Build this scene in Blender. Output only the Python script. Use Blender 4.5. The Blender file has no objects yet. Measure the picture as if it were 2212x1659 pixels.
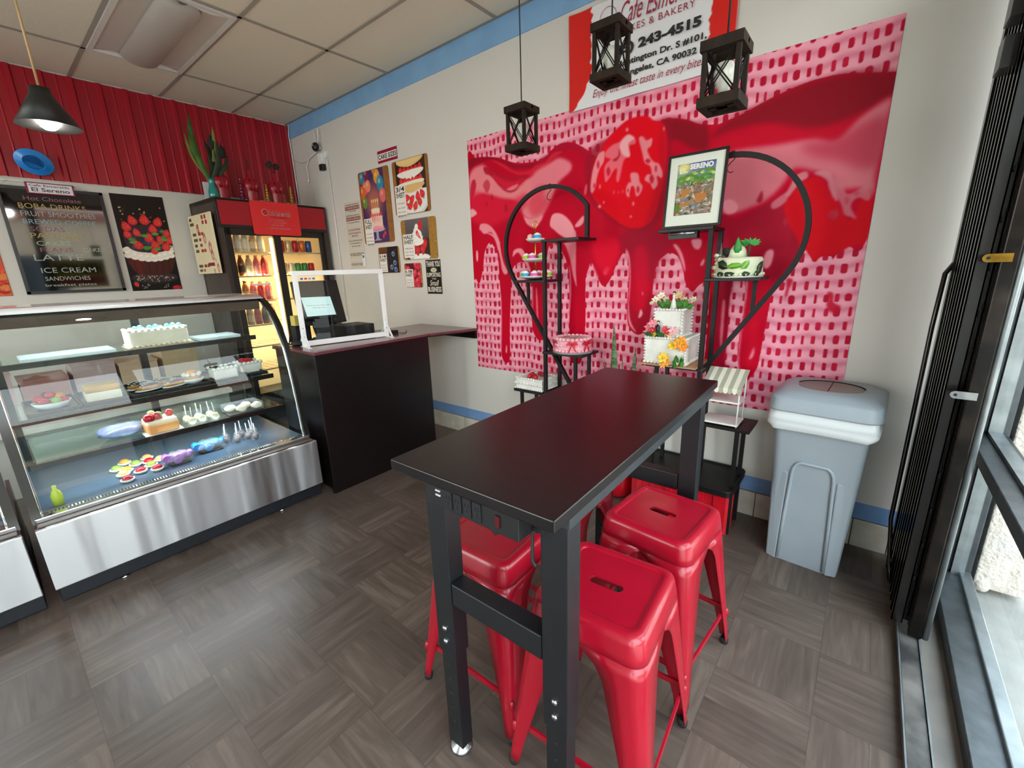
import bpy, bmesh, math, random
import numpy as np
from mathutils import Vector, Matrix, Euler

SC = bpy.context.scene
COL = SC.collection
PI = math.pi

# ------------------------------------------------------------------ camera
CAMR = [[0.776949, 0.628817, -0.030657], [0.138053, -0.217681, -0.966207], [-0.614241, 0.746461, -0.255937]]
CAMC = [5.4445, -2.7101, 1.4905]
cam_d = bpy.data.cameras.new('camera')
cam = bpy.data.objects.new('camera', cam_d)
COL.objects.link(cam)
cam_d.sensor_fit = 'HORIZONTAL'
cam_d.sensor_width = 36.0
cam_d.lens = 15.1624
cam_d.clip_start = 0.02
cam_d.clip_end = 200
_m = Matrix(((CAMR[0][0], -CAMR[1][0], -CAMR[2][0], CAMC[0]),
             (CAMR[0][1], -CAMR[1][1], -CAMR[2][1], CAMC[1]),
             (CAMR[0][2], -CAMR[1][2], -CAMR[2][2], CAMC[2]), (0, 0, 0, 1)))
cam.matrix_world = _m
SC.camera = cam

# ------------------------------------------------------------------ view, world, sun, window portals
SC.view_settings.view_transform = 'Standard'
SC.view_settings.look = 'None'
SC.view_settings.exposure = 0.8
SC.view_settings.gamma = 1.0
SC.view_settings.use_curve_mapping = False
SC.cycles.max_bounces = 7
SC.cycles.diffuse_bounces = 4
SC.cycles.glossy_bounces = 4
SC.cycles.transmission_bounces = 6
SC.cycles.transparent_max_bounces = 14
SC.cycles.sample_clamp_indirect = 6.0
SC.cycles.caustics_reflective = False
SC.cycles.caustics_refractive = False

world = bpy.data.worlds.new('world')
SC.world = world
world.use_nodes = True
_nt = world.node_tree
_nt.nodes.clear()
_out = _nt.nodes.new('ShaderNodeOutputWorld')
_bg = _nt.nodes.new('ShaderNodeBackground')
_tc = _nt.nodes.new('ShaderNodeTexCoord')
_sx = _nt.nodes.new('ShaderNodeSeparateXYZ')
_rp = _nt.nodes.new('ShaderNodeValToRGB')
_nt.links.new(_tc.outputs['Generated'], _sx.inputs[0])
_nt.links.new(_sx.outputs['Z'], _rp.inputs[0])
_nt.links.new(_rp.outputs[0], _bg.inputs[0])
_nt.links.new(_bg.outputs[0], _out.inputs[0])
_rp.color_ramp.elements[0].position = 0.0
_rp.color_ramp.elements[0].color = (1.0, 0.97, 0.93, 1)
_rp.color_ramp.elements[1].position = 0.7
_rp.color_ramp.elements[1].color = (0.74, 0.86, 1.0, 1)
_bg.inputs[1].default_value = 6.0

_sd = bpy.data.lights.new('sun', 'SUN')
_sd.energy = 14.0
_sd.angle = 0.02
_sd.color = (1.0, 0.95, 0.88)
_so = bpy.data.objects.new('sun', _sd)
COL.objects.link(_so)
_so.rotation_euler = Vector((0.10, -0.38, -0.92)).to_track_quat('-Z', 'Y').to_euler()
_so.location = (3, -3, 8)

def portal(name, loc, sx, sy, direction):
    d = bpy.data.lights.new(name, 'AREA')
    d.shape = 'RECTANGLE'
    d.size, d.size_y = sx, sy
    o = bpy.data.objects.new(name, d)
    COL.objects.link(o)
    d.cycles.is_portal = True
    o.location = loc
    o.rotation_euler = Vector(direction).to_track_quat('-Z', 'Z').to_euler()
portal('window_portal', (6.06, -3.15, 1.45), 6.0, 2.75, (-1, 0, 0))
portal('front_window_portal', (1.9, -6.56, 1.45), 3.4, 2.75, (0, 1, 0))

# ------------------------------------------------------------------ colours and materials
def lin1(v):
    return v / 12.92 if v <= 0.04045 else ((v + 0.055) / 1.055) ** 2.4
def rgb(h):
    h = h.lstrip('#')
    return tuple(lin1(int(h[i:i + 2], 16) / 255) for i in (0, 2, 4))
MATS = {}
def mat(name, col, rough=0.5, metal=0.0, spec=0.5, emit=None, estr=1.0, coat=0.0, alpha=1.0):
    if name in MATS:
        return MATS[name]
    m = bpy.data.materials.new(name)
    m.use_nodes = True
    b = m.node_tree.nodes['Principled BSDF']
    c = rgb(col) if isinstance(col, str) else col
    b.inputs['Base Color'].default_value = (*c, 1)
    b.inputs['Roughness'].default_value = rough
    b.inputs['Metallic'].default_value = metal
    b.inputs['Specular IOR Level'].default_value = spec
    b.inputs['Coat Weight'].default_value = coat
    b.inputs['Alpha'].default_value = alpha
    if emit:
        b.inputs['Emission Color'].default_value = (*rgb(emit), 1)
        b.inputs['Emission Strength'].default_value = estr
    m.diffuse_color = (*c, 1)
    MATS[name] = m
    return m
def nodes_of(m):
    nt = m.node_tree
    return nt, nt.nodes['Principled BSDF'], nt.nodes.new, nt.links.new
def noisy(name, col, col2, scale=20, rough=0.6, bump=0.0, bscale=None, stretch=(1, 1, 1), lo=0.35, hi=0.65, metal=0.0, spec=0.5, coat=0.0, detail=4):
    """two-colour noise material with optional bump"""
    if name in MATS:
        return MATS[name]
    m = mat(name, col, rough, metal, spec, coat=coat)
    nt, b, N, L = nodes_of(m)
    tc = N('ShaderNodeTexCoord'); mp = N('ShaderNodeMapping'); no = N('ShaderNodeTexNoise'); rp = N('ShaderNodeValToRGB')
    mp.inputs['Scale'].default_value = stretch
    no.inputs['Scale'].default_value = scale
    no.inputs['Detail'].default_value = detail
    rp.color_ramp.elements[0].position = lo
    rp.color_ramp.elements[1].position = hi
    rp.color_ramp.elements[0].color = (*rgb(col), 1)
    rp.color_ramp.elements[1].color = (*rgb(col2), 1)
    L(tc.outputs['Object'], mp.inputs[0]); L(mp.outputs[0], no.inputs['Vector']); L(no.outputs['Fac'], rp.inputs[0])
    L(rp.outputs[0], b.inputs['Base Color'])
    if bump:
        n2 = N('ShaderNodeTexNoise'); n2.inputs['Scale'].default_value = bscale or scale
        n2.inputs['Detail'].default_value = 3
        bp = N('ShaderNodeBump'); bp.inputs['Strength'].default_value = bump; bp.inputs['Distance'].default_value = 0.01
        L(mp.outputs[0], n2.inputs['Vector']); L(n2.outputs['Fac'], bp.inputs['Height']); L(bp.outputs[0], b.inputs['Normal'])
    return m
def glass(name, tint='f4fbfa', ior=1.45, rough=0.0, boost=1.0):
    """thin pane: see-through with a mirror-like reflection"""
    if name in MATS:
        return MATS[name]
    m = bpy.data.materials.new(name)
    m.use_nodes = True
    nt = m.node_tree
    nt.nodes.clear()
    N, L = nt.nodes.new, nt.links.new
    o = N('ShaderNodeOutputMaterial'); mx = N('ShaderNodeMixShader'); t = N('ShaderNodeBsdfTransparent'); g = N('ShaderNodeBsdfGlossy')
    ge = N('ShaderNodeNewGeometry'); dt = N('ShaderNodeVectorMath'); dt.operation = 'DOT_PRODUCT'
    L(ge.outputs['Incoming'], dt.inputs[0]); L(ge.outputs['Normal'], dt.inputs[1])
    def mm(op, a, bb):
        n = N('ShaderNodeMath'); n.operation = op
        for q, v in enumerate((a, bb)):
            if isinstance(v, (int, float)): n.inputs[q].default_value = v
            else: L(v, n.inputs[q])
        return n.outputs[0]
    f0 = ((ior - 1) / (ior + 1)) ** 2
    sch = mm('ADD', mm('MULTIPLY', mm('POWER', mm('SUBTRACT', 1.0, mm('ABSOLUTE', dt.outputs['Value'], 0.0)), 5.0), 1 - f0), f0)
    t.inputs[0].default_value = (*rgb(tint), 1)
    g.inputs['Color'].default_value = (1, 1, 1, 1)
    g.inputs['Roughness'].default_value = rough
    k = N('ShaderNodeMath'); k.operation = 'MULTIPLY'; k.inputs[1].default_value = boost; k.use_clamp = True
    L(sch, k.inputs[0]); L(k.outputs[0], mx.inputs[0])
    L(t.outputs[0], mx.inputs[1]); L(g.outputs[0], mx.inputs[2]); L(mx.outputs[0], o.inputs[0])
    m.diffuse_color = (0.8, 0.9, 0.9, 0.3)
    MATS[name] = m
    return m

# ------------------------------------------------------------------ mesh builder
class MB:
    def __init__(s, m=None):
        s.bm = bmesh.new(); s.mats = []; s.cur = m
    def mi(s, m):
        m = m or s.cur
        if m not in s.mats:
            s.mats.append(m)
        return s.mats.index(m)
    def _f(s, vs, i, smooth=False):
        try:
            f = s.bm.faces.new(vs)
        except ValueError:
            return None
        f.material_index = i
        f.smooth = smooth
        return f
    def box(s, a, b, m=None, M=None):
        i = s.mi(m)
        x0, y0, z0 = [min(p, q) for p, q in zip(a, b)]
        x1, y1, z1 = [max(p, q) for p, q in zip(a, b)]
        c = [(x0, y0, z0), (x1, y0, z0), (x1, y1, z0), (x0, y1, z0), (x0, y0, z1), (x1, y0, z1), (x1, y1, z1), (x0, y1, z1)]
        v = [s.bm.verts.new((M @ Vector(p)) if M else p) for p in c]
        for q in ((3, 2, 1, 0), (4, 5, 6, 7), (0, 1, 5, 4), (1, 2, 6, 5), (2, 3, 7, 6), (3, 0, 4, 7)):
            s._f([v[k] for k in q], i)
        return s
    def hexa(s, c, m=None):
        """8 corners: bottom ring then top ring"""
        i = s.mi(m)
        v = [s.bm.verts.new(p) for p in c]
        for q in ((3, 2, 1, 0), (4, 5, 6, 7), (0, 1, 5, 4), (1, 2, 6, 5), (2, 3, 7, 6), (3, 0, 4, 7)):
            s._f([v[k] for k in q], i)
        return s
    def quad(s, pts, m=None, smooth=False):
        s._f([s.bm.verts.new(p) for p in pts], s.mi(m), smooth)
        return s
    def rings(s, rings, m=None, close=True, caps=(True, True), smooth=True):
        """skin a list of equal-length vertex rings"""
        i = s.mi(m)
        R = [[s.bm.verts.new(p) for p in r] for r in rings]
        n = len(R[0])
        for a, b in zip(R, R[1:]):
            for k in range(n if close else n - 1):
                j = (k + 1) % n
                s._f([a[k], a[j], b[j], b[k]], i, smooth)
        if close and caps[0] and n > 2: s._f(list(reversed(R[0])), i)
        if close and caps[1] and n > 2: s._f(R[-1], i)
        return s
    def tube(s, pts, r, n=8, m=None, closed=False, w=None, up=None, caps=True):
        """sweep along pts; r radius (or list); w=(a,b) gives a rectangular bar a wide, b along up"""
        P = [Vector(p) for p in pts]
        N = len(P)
        rings = []
        u = None
        for k in range(N):
            if closed: t = P[(k + 1) % N] - P[k - 1]
            elif k == 0: t = P[1] - P[0]
            elif k == N - 1: t = P[-1] - P[-2]
            else: t = (P[k + 1] - P[k]).normalized() + (P[k] - P[k - 1]).normalized()
            t.normalize()
            if up is not None:
                u = Vector(up) - t * t.dot(Vector(up))
            elif u is None:
                a = Vector((0, 0, 1)) if abs(t.z) < 0.9 else Vector((1, 0, 0))
                u = a - t * t.dot(a)
            else:
                u = u - t * t.dot(u)
            u.normalize()
            v = t.cross(u)
            rr = r[k] if isinstance(r, (list, tuple)) else r
            if w:
                # mitre
                sc = 1.0
                if 0 < k < N - 1 or closed:
                    d = (P[(k + 1) % N] - P[k]).normalized()
                    sc = 1 / max(0.4, abs(d.dot(t)))
                a, b = w[0] / 2 * sc, w[1] / 2
                rings.append([P[k] + v * (a * sx) + u * (b * sy) for sx, sy in ((-1, -1), (1, -1), (1, 1), (-1, 1))])
            else:
                rings.append([P[k] + (v * math.cos(2 * PI * q / n) + u * math.sin(2 * PI * q / n)) * rr for q in range(n)])
        if closed: rings.append(rings[0])
        s.rings(rings, m, True, (caps and not closed, caps and not closed), smooth=not w)
        return s
    def cyl(s, p, q, r, r2=None, n=16, m=None):
        return s.tube([p, q], [r, r if r2 is None else r2], n, m)
    def lathe(s, prof, c=(0, 0, 0), n=24, m=None, M=None, sq=(1, 1), wob=None):
        c = Vector(c)
        i = s.mi(m)
        rings = []
        for (r, z) in prof:
            if r < 1e-6:
                rings.append([Vector((0, 0, z))])
            else:
                rings.append([Vector((math.cos(2 * PI * k / n) * r * sq[0] * (wob(2 * PI * k / n, z) if wob else 1), math.sin(2 * PI * k / n) * r * sq[1] * (wob(2 * PI * k / n, z) if wob else 1), z)) for k in range(n)])
        R = [[s.bm.verts.new(c + (M @ p if M else p)) for p in r] for r in rings]
        for a, b in zip(R, R[1:]):
            if len(a) == 1 and len(b) == 1: continue
            for k in range(n):
                j = (k + 1) % n
                if len(a) == 1: s._f([a[0], b[j], b[k]], i, True)
                elif len(b) == 1: s._f([a[k], a[j], b[0]], i, True)
                else: s._f([a[k], a[j], b[j], b[k]], i, True)
        if len(R[0]) > 1: s._f(list(reversed(R[0])), i)
        if len(R[-1]) > 1: s._f(R[-1], i)
        return s
    def sph(s, c, r, n=12, m=None, M=None, jit=0, seed=0):
        rr = r if isinstance(r, (tuple, list)) else (r, r, r)
        rnd = random.Random(seed)
        h = max(4, n // 2)
        i = s.mi(m)
        c = Vector(c)
        R = []
        for a in range(h + 1):
            th = PI * a / h
            ring = []
            for k in range(1 if a in (0, h) else n):
                ph = 2 * PI * k / n
                q = 1 + rnd.uniform(-jit, jit)
                p = Vector((math.sin(th) * math.cos(ph) * rr[0] * q, math.sin(th) * math.sin(ph) * rr[1] * q, -math.cos(th) * rr[2] * q))
                ring.append(s.bm.verts.new(c + (M @ p if M else p)))
            R.append(ring)
        for a, b in zip(R, R[1:]):
            for k in range(n):
                j = (k + 1) % n
                if len(a) == 1: s._f([a[0], b[j], b[k]], i, True)
                elif len(b) == 1: s._f([a[k], a[j], b[0]], i, True)
                else: s._f([a[k], a[j], b[j], b[k]], i, True)
        return s
    def prism(s, poly, axis, lo, hi, m=None, smooth=False):
        """extrude a 2-D outline along an axis; poly coords are the two other axes in x,y,z order"""
        def P(p, h):
            if axis == 'x': return (h, p[0], p[1])
            if axis == 'y': return (p[0], h, p[1])
            return (p[0], p[1], h)
        return s.rings([[P(p, lo) for p in poly], [P(p, hi) for p in poly]], m, True, (True, True), smooth)
    def obj(s, name, parent=None, loc=None, local=False, smooth=None, bev=0, seg=2, label=None, solid=0, sub=0, cast=True):
        me = bpy.data.meshes.new(name)
        bmesh.ops.recalc_face_normals(s.bm, faces=s.bm.faces[:])
        s.bm.to_mesh(me)
        s.bm.free()
        for m in s.mats:
            me.materials.append(m)
        return link(name, me, parent, loc, local, smooth, bev, seg, label, solid, sub)

ORIG = {}
def link(name, me, parent=None, loc=None, local=False, smooth=None, bev=0, seg=2, label=None, solid=0, sub=0):
    o = bpy.data.objects.new(name, me)
    COL.objects.link(o)
    if parent is not None:
        base = ORIG[parent.name]
        o.parent = parent
    else:
        if loc is None and len(me.vertices) and not local:
            n = len(me.vertices)
            co = np.empty(n * 3, np.float32); me.vertices.foreach_get('co', co); co = co.reshape(-1, 3)
            a, b = co.min(0), co.max(0)
            loc = (float(a[0] + b[0]) / 2, float(a[1] + b[1]) / 2, float(a[2]))
        base = Vector(loc or (0, 0, 0))
        o.location = base
    ORIG[o.name] = base
    if not local and len(me.vertices):
        me.transform(Matrix.Translation(-base))
    if smooth is not None:
        me.polygons.foreach_set('use_smooth', [True] * len(me.polygons))
        me.set_sharp_from_angle(angle=math.radians(smooth))
    if solid:
        md = o.modifiers.new('thickness', 'SOLIDIFY'); md.thickness = solid; md.offset = 0
    if bev:
        md = o.modifiers.new('bevel', 'BEVEL'); md.width = bev; md.segments = seg; md.limit_method = 'ANGLE'; md.angle_limit = math.radians(35)
    if sub:
        md = o.modifiers.new('subdivision', 'SUBSURF'); md.levels = sub; md.render_levels = sub
    if label:
        o['label'] = label
    return o
def thing(name, label, cat, loc=(0, 0, 0), rz=0, group=None):
    o = bpy.data.objects.new(name, None)
    o.empty_display_size = 0.1
    COL.objects.link(o)
    o.location = loc
    o.rotation_euler = (0, 0, rz)
    ORIG[o.name] = Vector(loc)
    tag(o, label, cat, group)
    return o
def tag(o, label, cat, group=None):
    o['label'] = label
    o['category'] = cat
    if group: o['group'] = group
    return o
def struct(o):
    o['kind'] = 'structure'
    return o
def dup(root, loc, rz=0, label=None, group=None, scale=None):
    r = root.copy(); COL.objects.link(r)
    r.location = loc; r.rotation_euler = (0, 0, rz)
    if label: r['label'] = label
    if group: r['group'] = group
    if scale: r.scale = scale
    ORIG[r.name] = Vector(loc)
    def rec(src, dst):
        for ch in list(src.children):
            c = ch.copy(); COL.objects.link(c); c.parent = dst
            rec(ch, c)
    rec(root, r)
    return r
def arc(cx, cy, r, a0, a1, n):
    return [(cx + r * math.cos(math.radians(a0 + (a1 - a0) * k / n)), cy + r * math.sin(math.radians(a0 + (a1 - a0) * k / n))) for k in range(n + 1)]
def rrect(x0, y0, x1, y1, r, n=5):
    return arc(x1 - r, y0 + r, r, -90, 0, n) + arc(x1 - r, y1 - r, r, 0, 90, n) + arc(x0 + r, y1 - r, r, 90, 180, n) + arc(x0 + r, y0 + r, r, 180, 270, n)

# ------------------------------------------------------------------ lettering and printed pictures
class Frame:
    """a flat place in the room: origin (lower left), unit right and up vectors, normal towards the viewer"""
    def __init__(s, o, u, v):
        s.o, s.u, s.v = Vector(o), Vector(u).normalized(), Vector(v).normalized()
        s.n = s.u.cross(s.v)
    def p(s, x, y, d=0.0):
        return s.o + s.u * x + s.v * y + s.n * d
def text(body, fr, x, y, w, h, m, parent, d=0.003, bold=0.0, shear=0.0, name='lettering', rot=0.0, label=None, spacing=1.0):
    """lettering fitted into a box w x h whose lower left corner is (x, y) on the frame"""
    cu = bpy.data.curves.new(name, 'FONT')
    cu.body = body
    cu.size = 1.0
    cu.offset = bold
    cu.shear = shear
    cu.resolution_u = 3
    cu.space_character = spacing
    cu.align_x = 'CENTER'
    ob = bpy.data.objects.new('tmp', cu)
    COL.objects.link(ob)
    dg = bpy.context.evaluated_depsgraph_get()
    dg.update()
    me = bpy.data.meshes.new_from_object(ob.evaluated_get(dg))
    bpy.data.objects.remove(ob)
    bpy.data.curves.remove(cu)
    n = len(me.vertices)
    co = np.empty(n * 3, np.float32); me.vertices.foreach_get('co', co); co = co.reshape(-1, 3)
    a, b = co.min(0), co.max(0)
    sx, sy = w / max(1e-6, b[0] - a[0]), h / max(1e-6, b[1] - a[1])
    X = x + (co[:, 0] - a[0]) * sx
    Y = y + (co[:, 1] - a[1]) * sy
    if rot:
        cx, cy = x + w / 2, y + h / 2
        c, s_ = math.cos(rot), math.sin(rot)
        X, Y = cx + (X - cx) * c - (Y - cy) * s_, cy + (X - cx) * s_ + (Y - cy) * c
    W = np.outer(np.ones(n), np.array(fr.p(0, 0, d))) + np.outer(X, np.array(fr.u)) + np.outer(Y, np.array(fr.v))
    me.vertices.foreach_set('co', W.astype(np.float32).ravel())
    me.update()
    me.materials.clear()
    me.materials.append(m)
    return link(name, me, parent, label=label)
def print_mat(name='printed_ink', rough=0.5, spec=0.2):
    if name in MATS: return MATS[name]
    m = mat(name, 'ffffff', rough, spec=spec)
    nt, b, N, L = nodes_of(m)
    a = N('ShaderNodeAttribute'); a.attribute_name = 'print'
    L(a.outputs['Color'], b.inputs['Base Color'])
    return m
def smooth_poly(pts, k=5):
    P = np.array(pts, float); n = len(P)
    t = np.linspace(0, 1, k, endpoint=False)[:, None]
    out = []
    for i in range(n):
        p0, p1, p2, p3 = P[i - 1], P[i], P[(i + 1) % n], P[(i + 2) % n]
        out.append(0.5 * (2 * p1 + (p2 - p0) * t + (2 * p0 - 5 * p1 + 4 * p2 - p3) * t ** 2 + (3 * p1 - p0 - 3 * p2 + p3) * t ** 3))
    return np.concatenate(out)
class Canvas:
    """a printed picture: colours laid on the vertices of a fine grid"""
    def __init__(s, w, h, step, col='ffffff'):
        s.w, s.h = w, h
        s.nx, s.ny = max(2, int(round(w / step))) + 1, max(2, int(round(h / step))) + 1
        s.x = np.linspace(0, w, s.nx); s.y = np.linspace(0, h, s.ny)
        s.step = w / (s.nx - 1)
        s.a = np.ones((s.ny, s.nx, 3)) * s.c(col)
    def c(s, h):
        return np.array([int(h[i:i + 2], 16) / 255 for i in (0, 2, 4)])
    def _blend(s, j0, j1, i0, i1, mask, col, alpha):
        A = s.a[j0:j1, i0:i1]
        k = (mask * alpha)[..., None]
        A[:] = A * (1 - k) + (s.c(col) if isinstance(col, str) else col) * k
    def _rng(s, x0, x1, y0, y1):
        i0 = max(0, int(x0 / s.step) - 1); i1 = min(s.nx, int(x1 / s.step) + 3)
        j0 = max(0, int(y0 / s.step) - 1); j1 = min(s.ny, int(y1 / s.step) + 3)
        return j0, j1, i0, i1
    def poly(s, pts, col, soft=0.0, alpha=1.0, sm=True):
        P = smooth_poly(pts) if sm else np.array(pts, float)
        g = soft * 1.5
        j0, j1, i0, i1 = s._rng(P[:, 0].min() - g, P[:, 0].max() + g, P[:, 1].min() - g, P[:, 1].max() + g)
        if j1 <= j0 or i1 <= i0: return s
        pad = int(math.ceil(g / s.step))
        xs = s.step * np.arange(i0 - pad, i1 + pad); ys = s.step * np.arange(j0 - pad, j1 + pad)
        M = np.zeros((len(ys), len(xs)))
        q = s.step / 4
        x1, y1 = P[:, 0], P[:, 1]; x2, y2 = np.roll(x1, -1), np.roll(y1, -1)
        for dx, dy in ((-q, -q), (q, -q), (-q, q), (q, q)):
            for r, yy in enumerate(ys + dy):
                hit = (y1 <= yy) != (y2 <= yy)
                if not hit.any(): continue
                xc = np.sort(x1[hit] + (yy - y1[hit]) * (x2[hit] - x1[hit]) / (y2[hit] - y1[hit]))
                M[r] += (np.searchsorted(xc, xs + dx) % 2) * 0.25
        if soft > 0:
            k = max(1, int(soft / s.step / 1.5))
            ker = np.ones(2 * k + 1) / (2 * k + 1)
            for _ in range(2):
                M = np.apply_along_axis(lambda v: np.convolve(v, ker, 'same'), 0, M)
                M = np.apply_along_axis(lambda v: np.convolve(v, ker, 'same'), 1, M)
        if pad: M = M[pad:-pad, pad:-pad]
        s._blend(j0, j1, i0, i1, M, col, alpha)
        return s
    def ell(s, cx, cy, rx, ry, col, soft=None, alpha=1.0, rot=0.0):
        g = max(rx, ry) * 1.3 + s.step
        j0, j1, i0, i1 = s._rng(cx - g, cx + g, cy - g, cy + g)
        if j1 <= j0 or i1 <= i0: return s
        X, Y = np.meshgrid(s.x[i0:i1] - cx, s.y[j0:j1] - cy)
        c, n = math.cos(rot), math.sin(rot)
        U, V = (X * c + Y * n) / rx, (-X * n + Y * c) / ry
        e = (s.step / min(rx, ry)) if soft is None else soft
        M = np.clip((1 - np.sqrt(U * U + V * V)) / max(e, 1e-4) + 0.5, 0, 1)
        s._blend(j0, j1, i0, i1, M, col, alpha)
        return s
    def rect(s, x0, y0, x1, y1, col, alpha=1.0):
        j0, j1, i0, i1 = s._rng(x0, x1, y0, y1)
        X, Y = np.meshgrid(s.x[i0:i1], s.y[j0:j1])
        M = ((X >= x0) & (X <= x1) & (Y >= y0) & (Y <= y1)).astype(float)
        s._blend(j0, j1, i0, i1, M, col, alpha)
        return s
    def line(s, pts, wd, col, alpha=1.0):
        P = np.array(pts, float)
        for (ax, ay), (bx, by) in zip(P, P[1:]):
            j0, j1, i0, i1 = s._rng(min(ax, bx) - wd, max(ax, bx) + wd, min(ay, by) - wd, max(ay, by) + wd)
            if j1 <= j0 or i1 <= i0: continue
            X, Y = np.meshgrid(s.x[i0:i1], s.y[j0:j1])
            L2 = max(1e-9, (bx - ax) ** 2 + (by - ay) ** 2)
            t = np.clip(((X - ax) * (bx - ax) + (Y - ay) * (by - ay)) / L2, 0, 1)
            D = np.hypot(X - ax - t * (bx - ax), Y - ay - t * (by - ay))
            s._blend(j0, j1, i0, i1, np.clip((wd / 2 - D) / s.step + 0.5, 0, 1), col, alpha)
        return s
    def vgrad(s, top, bot, x0=0, y0=0, x1=None, y1=None):
        x1 = s.w if x1 is None else x1; y1 = s.h if y1 is None else y1
        j0, j1, i0, i1 = s._rng(x0, x1, y0, y1)
        t = np.clip((s.y[j0:j1] - y0) / (y1 - y0), 0, 1)[:, None, None]
        s.a[j0:j1, i0:i1] = s.c(bot) * (1 - t) + s.c(top) * t
        return s
    def strawberry(s, x, y, r, rot=0.0, col='d8202c', leaf=True):
        c, n = math.cos(rot), math.sin(rot)
        f = lambda u, v: (x + (u * c - v * n) * r, y + (u * n + v * c) * r)
        s.poly([f(0, -1.15), f(.55, -.6), f(.85, .2), (f(.55, .8)), f(0, .95), f(-.55, .8), f(-.85, .2), f(-.55, -.6)], col)
        s.poly([f(-.5, -.3), f(-.35, .5), f(-.1, .6), f(-.2, -.4)], 'f0606a', r * .15, .6)
        for u, v in ((.2, .4), (.4, 0), (.1, -.1), (-.3, .1), (.25, -.5), (-.15, -.6)):
            s.ell(*f(u, v), r * .07, r * .1, 'f6c860', alpha=.7)
        if leaf:
            for k in range(5):
                a = PI / 2 + (k - 2) * .7
                s.poly([f(0, .85), f(.5 * math.cos(a) - .1, .8 + .5 * math.sin(a)), f(.6 * math.cos(a), .8 + .55 * math.sin(a)), f(.5 * math.cos(a) + .12, .8 + .42 * math.sin(a))], '4c8a2c')
        return s
    def swirl(s, x, y, r, col='f6f0e4'):
        s.ell(x, y, r, r * .75, col); s.ell(x, y + r * .35, r * .72, r * .55, col); s.ell(x, y + r * .8, r * .4, r * .4, 'fffaf0')
        s.line([(x - r * .8, y), (x + r * .5, y + r * .3)], r * .12, 'd0c4b4', .7)
        s.line([(x - r * .5, y + r * .45), (x + r * .4, y + r * .65)], r * .1, 'd0c4b4', .7)
        return s
    def mesh(s, fr, d=0.0, thick=0.003, bend=None):
        nx, ny = s.nx, s.ny
        X, Y = np.meshgrid(s.x, s.y)
        X, Y = X.ravel(), Y.ravel()
        D = np.full(nx * ny, d + thick) + (bend(X, Y) if bend else 0)
        V = np.array(fr.o) + np.outer(X, np.array(fr.u)) + np.outer(Y, np.array(fr.v)) + np.outer(D, np.array(fr.n))
        k = np.arange((nx - 1) * (ny - 1)); i = k % (nx - 1); j = k // (nx - 1)
        a = j * nx + i
        F = np.stack([a, a + 1, a + nx + 1, a + nx], 1)
        # edge and back
        bnd = np.concatenate([np.arange(nx), np.arange(1, ny) * nx + nx - 1, (ny - 1) * nx + np.arange(nx - 2, -1, -1), np.arange(ny - 2, 0, -1) * nx])
        nb = len(bnd); n0 = len(V)
        VB = V[bnd] - np.outer(np.full(nb, thick), np.array(fr.n))
        q = np.arange(nb); q2 = (q + 1) % nb
        F2 = np.stack([bnd[q2], bnd[q], n0 + q, n0 + q2], 1)
        F = np.concatenate([F, F2])
        V = np.concatenate([V, VB])
        me = bpy.data.meshes.new('print')
        me.vertices.add(len(V)); me.vertices.foreach_set('co', V.astype(np.float32).ravel())
        me.loops.add(F.size); me.loops.foreach_set('vertex_index', F.astype(np.int32).ravel())
        me.polygons.add(len(F)); me.polygons.foreach_set('loop_start', np.arange(0, F.size, 4, dtype=np.int32))
        me.polygons.foreach_set('use_smooth', np.ones(len(F), bool))
        me.update(calc_edges=True)
        c = s.a.reshape(-1, 3)
        c = np.concatenate([c, c[bnd]])
        c = np.clip(c, 0, 1)
        l = np.where(c <= 0.04045, c / 12.92, ((c + 0.055) / 1.055) ** 2.4)
        at = me.color_attributes.new('print', 'FLOAT_COLOR', 'POINT')
        at.data.foreach_set('color', np.concatenate([l, np.ones((len(l), 1))], 1).astype(np.float32).ravel())
        return me
    def obj(s, name, fr, parent=None, d=0.0, thick=0.003, m=None, label=None, bend=None):
        me = s.mesh(fr, d, thick, bend)
        me.name = name
        me.materials.append(m or print_mat())
        return link(name, me, parent, label=label)

# ================================================================== THE SETTING
H = 3.17
YF = -6.5          # wall behind the viewer
XS = 5.93          # storefront glass line

# ---- floor: wood-look vinyl laid basket-weave
m_floor = mat('floor_vinyl', '5c534d', 0.34, spec=0.42)
nt, b, N, L = nodes_of(m_floor)
tc = N('ShaderNodeTexCoord'); sep = N('ShaderNodeSeparateXYZ'); L(tc.outputs['Object'], sep.inputs[0])
def mth(op, a, bb=None, c=None):
    n = N('ShaderNodeMath'); n.operation = op
    for k, v in enumerate((a, bb, c)):
        if v is None: continue
        if isinstance(v, (int, float)): n.inputs[k].default_value = v
        else: L(v, n.inputs[k])
    return n.outputs[0]
T = 0.305
tx = mth('DIVIDE', sep.outputs['X'], T); ty = mth('DIVIDE', sep.outputs['Y'], T)
fx = mth('FLOOR', tx); fy = mth('FLOOR', ty)
par = mth('ABSOLUTE', mth('MODULO', mth('ADD', fx, fy), 2.0))
def comb(x, y, z=0.0):
    n = N('ShaderNodeCombineXYZ')
    for k, v in enumerate((x, y, z)):
        if isinstance(v, (int, float)): n.inputs[k].default_value = v
        else: L(v, n.inputs[k])
    return n.outputs[0]
def mixf(f, a, c):
    n = N('ShaderNodeMix'); n.data_type = 'FLOAT'
    L(f, n.inputs[0]); L(a, n.inputs[2]); L(c, n.inputs[3])
    return n.outputs[0]
u = mixf(par, tx, ty)          # along the plank
v = mixf(par, ty, tx)          # across the plank
half = mth('FLOOR', mth('MULTIPLY', v, 2.0))
wn = N('ShaderNodeTexWhiteNoise'); wn.noise_dimensions = '3D'
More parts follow.
